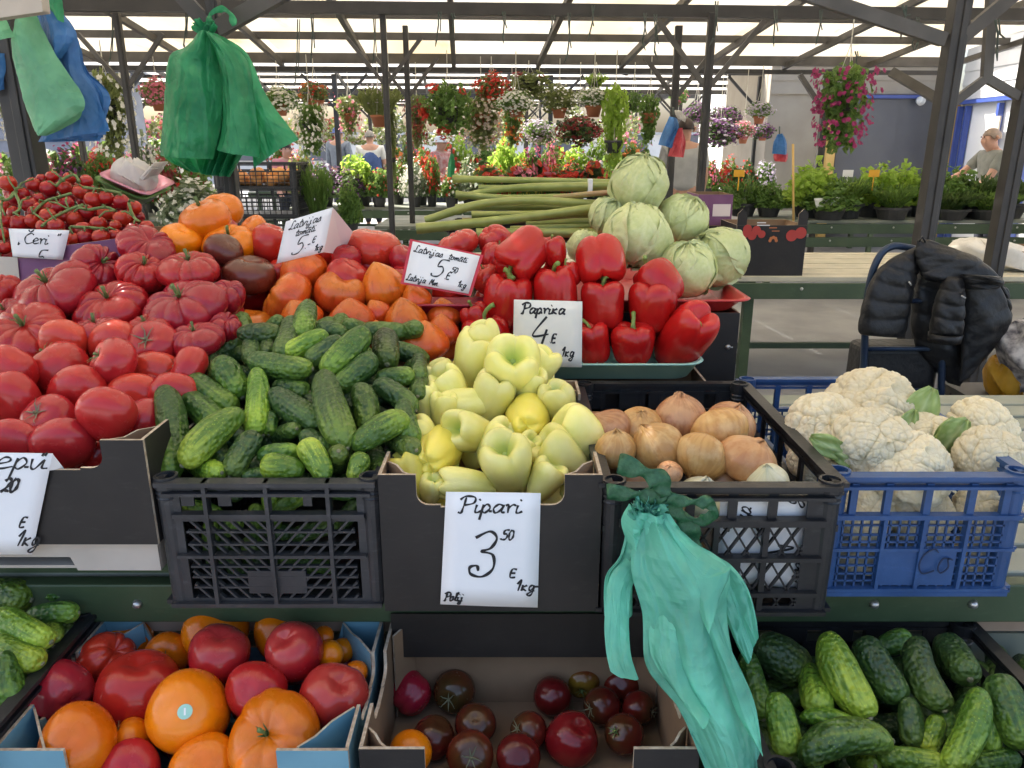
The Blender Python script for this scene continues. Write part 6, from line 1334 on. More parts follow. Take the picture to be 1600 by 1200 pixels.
card('white price card lettered 20 on the dark pink tomato carton', [(-70, 706), (82, 709), (50, 866), (-90, 866)], 1.243, 'paper', [('epu', .42, .85, .20, dict(sq=1.5)), ('"', .87, .86, .14), ('20', .54, .63, .13, dict(w=1.5)), ('E', .80, .28, .10), ('1kg', .80, .09, .16)], .014, fold='paper', back=[(82, 709, 1.243), (100, 732, 1.262), (78, 734, 1.262), (76, 735, 1.245)])
card('white card turned sideways inside the onion crate lattice', [(1125, 782), (1264, 779), (1257, 921), (1120, 906)], 1.252, 'paper', [('ie', .10, .62, .14, dict(rot=60, w=1.2)), ('Sip', .28, .68, .2, dict(rot=70, w=1.2)), ('8.', .52, .58, .22, dict(rot=70, w=2)), ('1', .46, .42, .34, dict(rot=-62, w=1.6)), ('ase', .93, .06, .17, dict(rot=75, w=1.2)), ('g', .86, .93, .2, dict(rot=80, w=1.2))], .012)
card('small white scribbled card on the green bench edge', [(1272, 310), (1313, 308), (1312, 322), (1275, 324)], 8.06, 'paper', [('mens', .3, .35, .5)], .05)

# ================================================================ PLASTIC CARRIER BAGS
def edgepts(pts, n):
    P = smooth([tuple(map(float, p)) for p in pts], 12); d = [0]
    for a, c in zip(P, P[1:]): d.append(d[-1] + math.hypot(c[0] - a[0], c[1] - a[1]))
    out = []; j = 0
    for i in range(n):
        t = d[-1] * i / (n - 1)
        while j < len(d) - 2 and d[j + 1] < t: j += 1
        f = (t - d[j]) / max(1e-6, d[j + 1] - d[j]); out.append((lerp(P[j][0], P[j + 1][0], f), lerp(P[j][1], P[j + 1][1], f)))
    return out
def film(parent, name, mat, left, right, Y0, Y1, amp=.012, nf=3.0, bulge=.02, seed=0, n1=72, n2=60, tuck=.5):
    r = random.Random(seed); Lp, Rp = edgepts(left, n1), edgepts(right, n1); ph = [r.uniform(0, 6.28) for _ in range(6)]; P = []; nf *= .55
    tri = lambda x: abs(((x / 6.2832) % 1) * 4 - 2) - 1
    cr = []
    for q in range(64):                                   # sharp creases, most of them running down from the gathered top
        an = r.gauss(0, .3) if q < 30 else r.uniform(.5, 2.6); cr.append((r.uniform(-.05, 1.05), r.uniform(0, 1), math.cos(an), math.sin(an), (.10 if q < 10 else .035) * r.uniform(.6, 1.3), r.uniform(-1, 1) * (.42 if q < 10 else .2), r.uniform(.15, .6) * (1 if q < 30 else .5)))
    for i in range(n1):
        s_ = i / (n1 - 1); row = []
        for j in range(n2):
            t = j / (n2 - 1); q = pix(lerp(Lp[i][0], Rp[i][0], t), lerp(Lp[i][1], Rp[i][1], t), lerp(Y0, Y1, s_))
            dp = bulge * math.sin(math.pi * t) ** .8 + amp * (tuck + (1 - tuck) * min(1, s_ * 1.6)) * tri(6.2832 * nf * t * (1 + .2 * math.sin(2 * s_ + ph[3])) + ph[0] + 1.0 * s_)
            for t0, s0, ca, sa, wd, h, ln in cr:
                d = (t - t0) * ca - (s_ - s0) * sa; al = (t - t0) * sa + (s_ - s0) * ca
                if abs(d) < wd and abs(al) < ln: dp += amp * h * (1 - abs(d) / wd) * (1 - (al / ln) ** 2)
            z1 = q * 13 + Vector((seed, 0, 0)); z2 = q * 34 + Vector((0, seed, 0)); dp += .011 * (.45 - abs(noise.noise(z1))) + .005 * (.45 - abs(noise.noise(z2)))
            row.append(q + Vector((0, -dp, 0)))
        P.append(row)
    b = MB(); b.grid(P, 0, False); return solid(b.build(name, M[mat], parent), .0006)
def tuft(parent, name, mat, u, v, Y, rad, seed, n=16):
    r = random.Random(seed); b = MB(); c = pix(u, v, Y)
    for k in range(n):
        a = r.uniform(-1.2, 1.2) ; l = rad * r.uniform(.7, 1.3); d = Vector((math.sin(a) * r.uniform(.6, 1.2), r.uniform(-.8, .3), math.cos(a) * .9)); w_ = rad * .28; sd = Vector((math.cos(a), .3, -math.sin(a)))
        b.grid([[c + d * l * t + sd * w_ * q * (1 - .3 * t) + Vector((0, .012 * math.sin(5 * t + k + 3 * q), 0)) for q in (-1, -.3, .4, 1)] for t in (-.2, .2, .6, .85, 1.0)])
    return solid(b.build(name, M[mat], parent), .0006)
def ribbon(parent, name, mat, px_pts, Ys, wd, seed=0):
    b = MB(); P = [pix(u, v, y) for (u, v), y in zip(px_pts, Ys)]; P = [Vector(q) for q in smooth([tuple(q) for q in P], 8)]; rows = []
    for i, q in enumerate(P):
        t = (P[min(i + 1, len(P) - 1)] - P[max(i - 1, 0)]).normalized(); x = t.cross(Vector((0, -1, .2))).normalized(); w2 = wd * (.85 + .3 * math.sin(i * .5 + seed))
        rows.append([q + x * w2 * k + Vector((0, -.004 * math.sin(i * .9 + k * 2), 0)) for k in (-1, -.4, .3, 1)])
    b.grid(rows); return solid(b.build(name, M[mat], parent), .0012)
# teal bundle on the onion crate
tb = thing('carrier_bag_bundle', 'mint green carrier bag bundle tied to the onion crate with a dark green ribbon', 'plastic bags', pix(1015, 800, 1.19), 'bundles of plastic carrier bags')
film(tb, 'bag_film', 'bag_teal', [(985, 792), (968, 868), (946, 900), (944, 960)], [(1010, 800), (1000, 860), (990, 900), (988, 960)], 1.195, 1.16, .008, 2, .01, 1)
film(tb, 'bag_handle', 'bag_teal', [(978, 870), (952, 900), (944, 960), (946, 1010), (953, 1045)], [(1004, 880), (986, 920), (982, 970), (985, 1020), (997, 1058)], 1.165, 1.02, .005, 1, .012, 2)
film(tb, 'bag_film', 'bag_teal', [(1000, 800), (985, 880), (1004, 960), (1010, 1040), (1062, 1110), (1105, 1210)], [(1032, 800), (1085, 848), (1138, 890), (1136, 960), (1150, 1040), (1184, 1130), (1187, 1210)], 1.18, .985, .016, 2.6, .04, 3)
film(tb, 'bag_film', 'bag_teal', [(1022, 798), (1040, 850), (1062, 900), (1085, 940), (1100, 975)], [(1040, 800), (1085, 850), (1130, 880), (1138, 892), (1104, 978)], 1.172, 1.05, .006, 1.2, .02, 4)
film(tb, 'bag_film', 'bag_teal', [(1070, 900), (1095, 970), (1120, 1030), (1150, 1110), (1186, 1170)], [(1100, 905), (1118, 955), (1140, 1010), (1176, 1090), (1188, 1165)], 1.10, .975, .005, 1.5, .012, 5)
film(tb, 'bag_handle', 'bag_teal', [(1060, 850), (1105, 890), (1128, 950), (1148, 1000), (1164, 1030)], [(1085, 848), (1140, 880), (1166, 915), (1178, 960), (1183, 990)], 1.185, 1.12, .008, 2, .012, 6)
film(tb, 'bag_film', 'bag_teal', [(1010, 900), (1014, 960), (1020, 1030), (1070, 1100)], [(1060, 905), (1085, 980), (1090, 1060), (1110, 1110)], 1.15, 1.0, .008, 2, .035, 7)
tuft(tb, 'gathered_end', 'bag_teal', 1006, 805, 1.17, .034, 3, 22)
film(tb, 'gathered_end', 'bag_teal', [(984, 790), (972, 820), (985, 860)], [(1045, 800), (1066, 835), (1060, 858)], 1.165, 1.16, .010, 5, .02, 9)
for pts, ys, wd in (([(966, 724), (1000, 735), (1030, 752), (1042, 775)], (1.185, 1.17, 1.16, 1.16), .017), ([(948, 768), (985, 772), (1020, 776), (1042, 778)], (1.19, 1.175, 1.165, 1.16), .013), ([(1042, 778), (1075, 784), (1105, 786), (1116, 800), (1095, 814), (1062, 806)], (1.16, 1.15, 1.15, 1.155, 1.165, 1.175), .010), ([(1044, 780), (1060, 805), (1078, 830), (1088, 856)], (1.16, 1.165, 1.17, 1.18), .016)):
    ribbon(tb, 'tie_ribbon', 'ribbon', pts, ys, wd)
# hanging green bundle on the stall post
gb = thing('carrier_bag_bundle', 'crinkled emerald green carrier bag bundle hanging from the canopy post', 'plastic bags', pix(325, 48, 3.2), 'bundles of plastic carrier bags')
film(gb, 'bag_film', 'bag_green', [(312, 48), (290, 72), (262, 90), (254, 160), (249, 243)], [(336, 52), (342, 90), (348, 140), (344, 200), (332, 249)], 3.2, 3.1, .02, 1.6, .05, 11)
film(gb, 'bag_film', 'bag_green', [(322, 50), (338, 90), (346, 140), (346, 200), (338, 234)], [(340, 54), (372, 78), (390, 110), (400, 180), (404, 246)], 3.16, 3.06, .02, 1.5, .05, 12)
film(gb, 'bag_film', 'bag_green', [(330, 50), (360, 110), (385, 180), (396, 262)], [(342, 54), (388, 84), (418, 150), (467, 218)], 3.22, 3.1, .02, 1.4, .03, 13)
film(gb, 'bag_film', 'bag_green', [(300, 70), (280, 130), (262, 200), (252, 240), (296, 268)], [(345, 60), (370, 120), (380, 190), (376, 240), (352, 272)], 3.26, 3.2, .014, 6, .03, 14)
film(gb, 'bag_film', 'bag_green', [(318, 60), (325, 140), (330, 210), (316, 272)], [(340, 60), (365, 140), (388, 210), (362, 276)], 3.24, 3.16, .02, 7, .03, 15)
tuft(gb, 'gathered_end', 'bag_green', 322, 52, 3.18, .05, 5, 18)
ribbon(gb, 'tie_ribbon', 'bag_green', [(330, 46), (328, 24), (345, 14), (360, 22), (366, 40)], (3.2, 3.25, 3.25, 3.22, 3.2), .012)
# left bundles
lb = thing('carrier_bag_bundle', 'pale green flat carrier bag stack hanging beside blue ones on the corner post', 'plastic bags', pix(60, 20, 2.68), 'bundles of plastic carrier bags')
for k in range(4):
    film(lb, 'bag_film', 'bag_pale', [(30 + k, 22), (20 + k * 3, 72), (38 + k * 5, 150 + k * 3), (56 + k * 2, 200 + k * 3), (62, 206 + k * 2)], [(54, 18), (84 - k, 80), (131 - k * 2, 152 + k * 2), (122, 178 + k * 3), (72 + k, 212)], 2.68 + .008 * k, 2.62 + .012 * k, .006, 1.2, .03, 20 + k)
film(lb, 'bag_film', 'bag_green', [(66, -6), (74, 10), (92, 30)], [(96, -10), (101, 14), (102, 36)], 2.70, 2.68, .004, 1, .02, 25)
film(lb, 'bag_film', 'bag_pale', [(-12, 28), (-10, 50), (-2, 68)], [(10, 30), (20, 50), (23, 58)], 2.66, 2.64, .006, 1, .02, 26)
ub = thing('carrier_bag_bundle', 'blue folded carrier bag stack fanned out behind the pale green ones', 'plastic bags', pix(90, 20, 2.78), 'bundles of plastic carrier bags')
for k in range(4):
    film(ub, 'bag_film', 'bag_blue', [(58, -4), (64, 60), (92 - k * 6, 150), (60 + k * 4, 222)], [(84, 6), (119, 50 + k * 2), (126 + k * 4, 110), (152 + k * 6, 150), (173 - k * 5, 205 + k * 5)], 2.76 + .01 * k, 2.72 + .015 * k, .008, 4 + k, .02, 30 + k)
film(ub, 'bag_film', 'bag_blue', [(58, -2), (75, 60), (92, 92)], [(84, 6), (119, 52), (98, 92)], 2.74, 2.70, .006, 1, .03, 36)
film(ub, 'bag_film', 'bag_blue', [(-20, 80), (-10, 110), (-4, 150)], [(8, 84), (10, 110), (8, 140)], 2.8, 2.8, .006, 2, .02, 37)
bb = MB(); bb.prism([(0, 0), (.16, .02), (.165, .10), (0, .09)], pix(-16, 30, 2.5), (1, 0, 0), (0, 0, 1), .04); o = bevel(bb.build('mounted_box', [M['board_cream']] * 2, None), .006); tag(o, 'cream box fixed high on the corner post above the green bags', 'box')
def small_bags(u, v, Y, parts, label):
    t = thing('carrier_bag_bundle', label, 'plastic bags', pix(u, v, Y), 'bundles of plastic carrier bags')
    for k, (mat, L, R2, dy) in enumerate(parts): film(t, 'bag_film', mat, L, R2, Y + dy, Y + dy - .03, .02, 2.5, .05, 60 + k + int(u), 26, 20)
    s = MB(); s.tube([pix(u, v, Y), pix(u, v - 14, Y + .05)], .008, 6); s.build('cord', M['rope'], t)
small_bags(1052, 182, 6.5, [('bag_blue', [(1046, 182), (1036, 205), (1029, 226)], [(1058, 186), (1060, 205), (1050, 232)], 0), ('bag_pink', [(1060, 200), (1050, 225), (1043, 244)], [(1066, 200), (1071, 222), (1068, 246)], -.03), ('bag_white', [(1054, 172), (1056, 180), (1060, 186)], [(1066, 174), (1071, 184), (1070, 192)], -.05)], 'blue and coral carrier bag bundle with a white knot in front of the vendor')
small_bags(1218, 212, 9, [('bag_blue', [(1214, 210), (1208, 224), (1206, 240)], [(1222, 208), (1229, 222), (1229, 242)], 0), ('bag_pink', [(1209, 240), (1208, 246), (1210, 252)], [(1231, 240), (1231, 248), (1228, 253)], .02)], 'small blue carrier bag bundle with red below beside the white kiosk')
small_bags(706, 245, 9.2, [('bag_green', [(704, 240), (700, 256), (699, 276)], [(708, 240), (711, 256), (709, 277)], 0)], 'narrow green carrier bag bundle hanging by the white hat woman')

# ================================================================ JACKET, HAND TRUCK, BAGS AT THE SIDE
def puff(parent, name, mat, left, right, Y0, Y1, rows, depth=.5, pf=.12, seed=0, n1=60, n2=28, diag=0.0):
    Lp, Rp = edgepts(left, n1), edgepts(right, n1); r = random.Random(seed); ph = [r.uniform(0, 6.28) for _ in range(4)]; P = []
    for i in range(n1):
        s_ = i / (n1 - 1); Y = lerp(Y0, Y1, s_); a, c = pix(*Lp[i], Y), pix(*Rp[i], Y); m_ = (a + c) / 2; hw = (c - a) / 2; h = hw.length; row = []
        cap = math.sin(math.pi * min(1, .5 * min(s_, 1 - s_) / .05 )) if min(s_, 1 - s_) < .05 else 1
        for j in range(n2):
            an = 2 * math.pi * j / n2; f = abs(math.sin(math.pi * rows * s_ + diag * math.cos(an) + .35 * math.sin(an * 2 + ph[0]))) ** .33; wr = .12 * math.sin(7 * an + 31 * s_ + ph[1]) * math.sin(13 * s_ + ph[2]); k = (1 - pf + pf * f + wr * .6 + .16 * math.sin(3 * an + 7 * s_ + ph[3])) * (.55 + .45 * cap)
            row.append(m_ + hw * math.cos(an) * (1 - pf * .35 + pf * .35 * f) + Vector((0, -1, .15)) * (math.sin(an) * min(h * depth, .07) * k + (.03 * pf * f if math.sin(an) > 0 else 0)))
        P.append(row)
    b = MB(); b.grid(P, 0, True, True); n0 = len(b.V); b.add(P[0], [tuple(range(n2 - 1, -1, -1))]); b.add(P[-1], [tuple(range(n2))]); return b.build(name, M[mat], parent)
YJ = 3.0
jk = thing('puffer_jacket', 'black quilted puffer jacket draped over the blue hand truck', 'jacket', pix(1460, 480, YJ))
puff(jk, 'front_panel', 'nylon', [(1434, 384), (1392, 404), (1364, 432), (1346, 480), (1341, 518), (1352, 524)], [(1444, 388), (1436, 420), (1428, 450), (1420, 490), (1414, 520), (1412, 528)], YJ, YJ - .02, 6.2, .45, .16, 1)
puff(jk, 'hood', 'nylon', [(1432, 376), (1430, 402), (1440, 432), (1452, 440)], [(1450, 374), (1490, 388), (1530, 404), (1565, 438)], YJ - .03, YJ - .05, 3.6, .35, .15, 2, diag=1.4)
puff(jk, 'back_panel', 'nylon', [(1440, 410), (1424, 470), (1430, 540), (1480, 598)], [(1500, 420), (1530, 470), (1530, 540), (1500, 604)], YJ + .06, YJ + .06, 5, .4, .2, 3)
puff(jk, 'sleeve', 'nylon', [(1476, 432), (1462, 470), (1455, 500), (1452, 522)], [(1506, 432), (1506, 470), (1503, 505), (1500, 528)], YJ - .08, YJ - .09, 4.2, .8, .16, 4)
s = MB(); c = pix(1476, 528, YJ - .09); s.tube([c + Vector((0, .0, .018)), c + Vector((0, 0, -.012)), c + Vector((0, 0, .004))], [.058, .056, .042], 18, cap=False); solid(s.build('cuff', M['nylon'], jk), .006)
puff(jk, 'side_panel', 'nylon', [(1500, 436), (1504, 480), (1502, 540), (1498, 596)], [(1556, 436), (1574, 478), (1574, 514), (1512, 592)], YJ - .02, YJ - .03, 5.5, .4, .13, 5, diag=2.4)
puff(jk, 'collar', 'nylon', [(1502, 428), (1504, 438), (1508, 452)], [(1562, 432), (1564, 444), (1552, 452)], YJ - .10, YJ - .10, 1.6, .8, .25, 6)
puff(jk, 'sleeve', 'nylon', [(1552, 440), (1560, 480), (1562, 505)], [(1572, 450), (1578, 480), (1577, 510)], YJ + .02, YJ + .02, 3.3, .8, .3, 7)
s = MB(); s.tube([pix(1436, 378, YJ - .05), pix(1441, 370, YJ - .06), pix(1446, 378, YJ - .05)], .004, 6); s.build('hanging_loop', M['nylon'], jk)
s = MB(); s.tube([pix(1502, 462, YJ - .14), pix(1509, 466, YJ - .145)], .003, 6); s.tube([pix(1420, 440, YJ - .06), pix(1424, 446, YJ - .062)], .003, 6); s.build('zip_pull', M['bolt'], jk)
ht = thing('hand_truck', 'blue tubular hand truck under the black jacket', 'hand truck', pixz(1420, 640, .02) + Vector((0, 0, -.02)))
def hpt(u, v, y=YJ + .03): return tuple(pix(u, v, y))
for pts in ([(1344, 640), (1350, 560), (1354, 480), (1362, 430), (1376, 398), (1394, 385), (1415, 386), (1440, 392)], [(1470, 640), (1472, 560), (1474, 500), (1470, 440), (1455, 400), (1436, 390)]):
    P = smooth([hpt(*q) for q in pts], 6); a = Vector(P[0]); P = [(a.x, a.y + .02, .1)] + P; s = MB(); s.tube(P, .014, 10); s.build('tube_frame', M['tube_blue'], ht)
for v in (470, 545, 610):
    s = MB(); s.tube([hpt(1352, v), hpt(1474, v)], .010, 8); s.build('cross_tube', M['tube_blue'], ht)
s = MB(); a = pix(1348, 560, YJ + .06); c = pix(1472, 560, YJ + .06); s.span((a.x, a.y, .12), (c.x, a.y + .16, a.z + .05)); bevel(s.build('load_bag', M['nylon'], ht), .03, 3)
s = MB(); s.span((a.x - .01, a.y - .12, .07), (c.x + .01, a.y + .05, .085)); s.build('toe_plate', M['metal'], ht)
for x in (a.x - .03, c.x + .03):
    s = MB(); s.tube([(x - .02, a.y + .12, .1), (x + .02, a.y + .12, .1)], .1, 20); s.build('wheel', M['pot_dark'], ht)
# white towels on the cream slatted bench, boxes below
def lump(name, mat, quad, Y, dep, label, cat, seed, wr=.02):
    r = random.Random(seed); ph = [r.uniform(0, 6) for _ in range(4)]; L_, R2 = quad; Lp, Rp = edgepts(L_, 24), edgepts(R2, 24); P = []
    for i in range(24):
        s_ = i / 23; row = []
        for j in range(32):
            an = 2 * math.pi * j / 32; a, c = pix(*Lp[i], Y), pix(*Rp[i], Y); m_ = (a + c) / 2; f = 1 + .05 * math.sin(3 * an + 9 * s_ + ph[0]) + .03 * math.sin(7 * an - 5 * s_ + ph[1]); k = math.sin(math.pi * (.08 + .84 * s_)) ** .4
            row.append(m_ + (c - a) / 2 * math.cos(an) * f + Vector((0, -dep * math.sin(an) * k * f, wr * math.sin(5 * an + 6 * s_ + ph[2]))))
        P.append(row)
    b = MB(); b.grid(P, 0, True, True); b.add(P[0], [tuple(range(31, -1, -1))]); b.add(P[-1], [tuple(range(32))]); o = b.build(name, M[mat], None, base_of(b)); return tag(o, label, cat)
lump('folded_towel', 'towel', ([(1530, 378), (1490, 384), (1510, 412), (1545, 420)], [(1560, 378), (1620, 396), (1660, 412), (1640, 424)]), 5.2, .22, 'white folded terry towel behind the black jacket', 'towel', 1)
lump('folded_towel', 'towel', ([(1566, 430), (1560, 438), (1566, 446)], [(1650, 424), (1660, 436), (1650, 446)]), 5.0, .18, 'white cloth under the brown carton on the cream bench', 'towel', 2, .004)
c = pix(1590, 424, 5.1); carton('brown carton between the white towels on the cream bench', c.x - .12, c.x + .3, 5.0, 5.4, .80, .89, 'kraft', corner=0, edge='kraft')
lump('fabric_bag', 'fur', ([(1590, 512), (1566, 535), (1570, 570), (1590, 606)], [(1640, 508), (1680, 540), (1680, 580), (1640, 610)]), 2.95, .14, 'white and black patterned bag at the picture edge beside the jacket', 'bag', 3)
lump('plastic_sack', 'yellow_bag', ([(1556, 566), (1545, 580), (1543, 600), (1552, 616)], [(1575, 566), (1588, 580), (1592, 600), (1590, 618)]), 3.02, .10, 'yellow plastic sack under the patterned bag', 'bag', 4)
c = pix(1575, 618, 3.0); s = MB(); s.span((c.x - .16, 2.85, c.z - .03), (c.x + .3, 3.2, c.z - .005))
for x in (c.x - .13, c.x + .27):
    for y in (2.88, 3.17): s.box((x, y, (c.z - .03) / 2), (.04, .04, c.z - .03))
tag(s.build('stool', M['metal'], None, base_of(s)), 'dark metal stool carrying the yellow sack', 'stool')
# purple and tomato print cartons on the cream bench
def pcard(u0, v0, u1, v1, Y, D, outer, label, **kw):
    a, c = pix(u0, v1, Y), pix(u1, v0, Y); return carton(label, a.x, c.x, Y, Y + D, a.z, c.z, outer, corner=0, **kw), a, c
t1, a, c = pcard(1145, 352, 1262, 433, 4.9, .4, 'card_black', 'black tomato carton with printed red tomatoes on the cream bench')
W = c.x - a.x; Hh = c.z - a.z
def disc(b, x, z, rad, y, mi, n=18): b.add([Vector((x + rad * math.cos(6.2832 * k / n), y, z + rad * math.sin(6.2832 * k / n))) for k in range(n)], [tuple(range(n))], mi)
M['print_red'] = simple('printed_tomato_red', (.42, .04, .03), None, 5, .5); M['print_orange'] = simple('printed_orange', (.5, .16, .05), None, 5, .5)
s = MB(); yy = 4.8965
for i, (u, v, r_) in enumerate(((1168, 358, 7), (1182, 360, 7), (1175, 368, 7), (1190, 366, 6), (1164, 366, 6), (1237, 368, 9), (1251, 364, 9))):
    q = pix(u, v, yy); disc(s, q.x, q.z, r_ * mpp(q), yy - .0004 * i, 0)
    if i in (4, 6): s.build('printed_tomatoes', M['print_red'], t1); s = MB()
q = pix(1208, 376, yy); 
for k in range(5): disc(s, q.x + .02 * math.cos(math.pi * k / 4), q.z + .02 * math.sin(math.pi * k / 4), .010, yy - .0004 * k, 1)
for u, v, w_ in ((1190, 348, 14), (1193, 352, 20), (1208, 356, 12), (1212, 361, 12)): q = pix(u, v, yy); s.box((q.x, yy, q.z), (w_ * mpp(q), .0006, .006), 2 if v < 355 else 1)
s.build('lettering', [M['print_red'], M['print_orange'], M['paper']], t1)
for sx in (0, 1):
    s = MB(); x = lerp(a.x + .03, c.x - .03, sx); s.prism([(-.03, 0), (.03, 0), (.03, .07), (.0, .10), (-.03, .07)], (x, 4.904, c.z), (1, 0, 0), (0, 0, 1), .006); s.build('corner_post', [M['card_black'], M['board_pale']], t1)
t2, a, c = pcard(1088, 304, 1146, 352, 5.3, .35, 'card_purple', 'purple carton with a white label behind the cabbages')
s = MB(); p0, p1 = pix(1113, 338, 5.297), pix(1142, 319, 5.297); s.span((p0.x, 5.296, p0.z), (p1.x, 5.2975, p1.z)); s.build('label_panel', M['paper_pink'], t2)
carton('black carton beneath the purple carton behind the cabbages', a.x - .02, c.x + .12, 5.28, 5.7, .752, a.z - .003, 'card_black', corner=0)
# black crates of apricots behind the orange tomatoes
for k, (z0, z1) in enumerate(((.742, .97), (.972, 1.20), (1.202, 1.40))):
    crate(('lowest', 'middle', 'topmost')[k] + ' black crate of the stack on the green bench behind the orange tomatoes', -2.46, -1.80, 6.65, 7.05, z0, z1, M['crate_black'], ('fine', 'fine', 'fine'), 'stacked black crates on the green bench', .022)
r = random.Random(4); s = MB()
for k in range(60):
    c = Vector((-2.13 + r.uniform(-.28, .28), 6.85 + r.uniform(-.16, .16), 1.27 + r.uniform(-.03, .05))); P = [[c + Vector((math.sin(t) * math.cos(q), math.sin(t) * math.sin(q), math.cos(t))) * .045 for q in [6.2832 * j / 10 for j in range(10)]] for t in [math.pi * i / 6 for i in range(7)]]; s.grid(P, 0, True, True)
M['apricot'] = simple('apricot_skin', (.75, .38, .12), (.7, .28, .08), 6, .5); tag(s.build('loose_apricots', M['apricot'], None, (-2.13, 6.85, 1.2)), 'apricots filling the topmost black crate of the stack', 'apricots', None, 'stuff')
# green and pink trays with a white plastic bag above the cherry tomatoes
def tilted_tray(name, mat, u, v, Y, W, D, hh, rot, tilt, label):
    o = tray(label, -W / 2, W / 2, -D / 2, D / 2, 0, hh, mat, None, .03, .008, name, .03); o.location = pix(u, v, Y); o.rotation_euler = (R_(tilt), R_(rot), 0); return o
tilted_tray('serving_tray', 'tray_green', 205, 310, 2.62, .15, .20, .055, 24, 8, 'olive green plastic tray propped above the cherry tomatoes')
tilted_tray('serving_tray', 'tray_pink', 213, 294, 2.60, .145, .19, .035, 24, 10, 'pink plastic tray stacked in the olive green one')
lump('plastic_bag', 'bag_white', ([(196, 250), (178, 262), (182, 280), (214, 292)], [(212, 252), (232, 262), (243, 280), (236, 294)]), 2.56, .06, 'crumpled white plastic bag lying in the pink tray', 'bag', 9, .012)
s = MB(); a = pix(238, 270, 2.55); s.box(a, (.05, .09, .012), 0, Matrix.Rotation(R_(-45), 3, 'Y')); s.box(a + Vector((.012, 0, .012)), (.06, .10, .004), 0, Matrix.Rotation(R_(-45), 3, 'Y')); tag(bevel(s.build('plastic_tub', M['bag_white'], None, base_of(s)), .004), 'small clear white tub lid standing in the pink tray', 'tub')
crate('black crate carrying the tilted trays behind the cherry tomatoes', -1.40, -1.02, 2.54, 2.86, TZ + .002, 1.26, M['crate_black'], ('fine', 'fine', 'fine'), 'plastic vegetable crates')
s = MB(); a = pix(1241, 335, 8.0); c = pix(1239, 225, 8.05); s.tube([(a.x, 8.0, .80), c], .012, 8); tag(s.build('wooden_stick', M['post_yellow'], None, (a.x, 8.0, .80)), 'thin wooden stick standing at the seedling bench', 'stick')
# ================================================================ PLANTS AND FLOWERS
for nme, a, b_, tr in (('leaf_bright', (.24, .40, .04), (.36, .52, .08), .55), ('leaf_mid', (.07, .16, .028), (.15, .27, .055), .45), ('leaf_dark', (.03, .075, .018), (.06, .12, .03), .3), ('leaf_olive', (.13, .17, .05), (.22, .26, .09), .4), ('leaf_grey', (.12, .17, .10), (.2, .26, .16), .35)): M[nme] = leafmat(nme, a, b_, tr)  # leaf_bright: colour lightened to stand in for sunlight missing on the seedlings
for nme, a, b_ in (('bl_red', (.55, .02, .02), (.62, .05, .03)), ('bl_white', (.78, .77, .72), (.82, .80, .74)), ('bl_magenta', (.28, .01, .11), (.38, .02, .15)), ('bl_pink', (.62, .12, .22), (.66, .24, .32)), ('bl_purple', (.10, .02, .12), (.18, .05, .22)), ('bl_darkred', (.22, .02, .03), (.3, .03, .045)), ('bl_orange', (.68, .15, .03), (.7, .22, .05)), ('bl_yellow', (.75, .55, .05), (.78, .62, .1)), ('bl_lilac', (.5, .42, .55), (.62, .55, .66)), ('bl_beige', (.55, .46, .38), (.64, .52, .46))): M[nme] = leafmat(nme, a, b_, .3)
def leafy(seed, n, shape, size):
    r = random.Random(seed); b = MB()
    for k in range(n):
        d = Vector((r.gauss(0, 1), r.gauss(0, 1), r.gauss(0, 1))).normalized(); rad = r.random() ** .33
        lump_ = 1 + .22 * math.sin(4 * d.x + seed) * math.cos(5 * d.z + 2 * seed) + .15 * math.sin(7 * d.y + seed)
        if shape == 'ball': p = d * rad * lump_
        elif shape == 'trail':
            t = r.random(); a = r.uniform(0, 6.28); q = r.random() ** .5 * (1 if t < .4 else .85) * (.75 + .25 * math.sin(6 * a + seed)); p = Vector((math.cos(a) * q * (1 - .35 * t), math.sin(a) * q * (1 - .35 * t), 1 - 2 * t + .25 * math.sin(3 * a + seed) * t))
            if r.random() < .3: p = d * rad * .8 + Vector((0, 0, .4))
        elif shape == 'spray':
            t = r.random() ** .7; a = r.uniform(0, 6.28); q = .15 + t * r.random() ** .5 * .95; p = Vector((math.cos(a) * q, math.sin(a) * q, -1 + 2 * t * (1 - .25 * q * q)))
        elif shape == 'bush':
            p = d * rad * lump_; p.z = abs(p.z) * 1.6 - .8
        elif shape == 'flat': p = Vector((r.uniform(-1, 1), r.uniform(-1, 1), r.uniform(-.9, .75) + .25 * math.sin(9 * d.x)))
        f = Vector((r.gauss(0, 1), r.gauss(0, 1) , r.gauss(0, .8) + .35)); f = (f + p * .8).normalized(); sd = f.orthogonal().normalized(); sd = Matrix.Rotation(r.uniform(0, 6.28), 3, f) @ sd; ln = f.cross(sd); l = size * r.uniform(.6, 1.3); w_ = l * (.12 if shape == 'spray' else .42)
        if shape == 'spray': ln = (p - Vector((0, 0, -1.2))).normalized(); sd = ln.orthogonal().normalized()
        n0 = len(b.V); b.add([p - ln * l * .5, p + sd * w_ + f * l * .08, p + ln * l * .5 - f * l * .15, p - sd * w_ + f * l * .08], [(0, 1, 2), (0, 2, 3)])
    m = bpy.data.meshes.new('foliage'); m.from_pydata(b.V, [], b.F); m.materials.append(None); return m
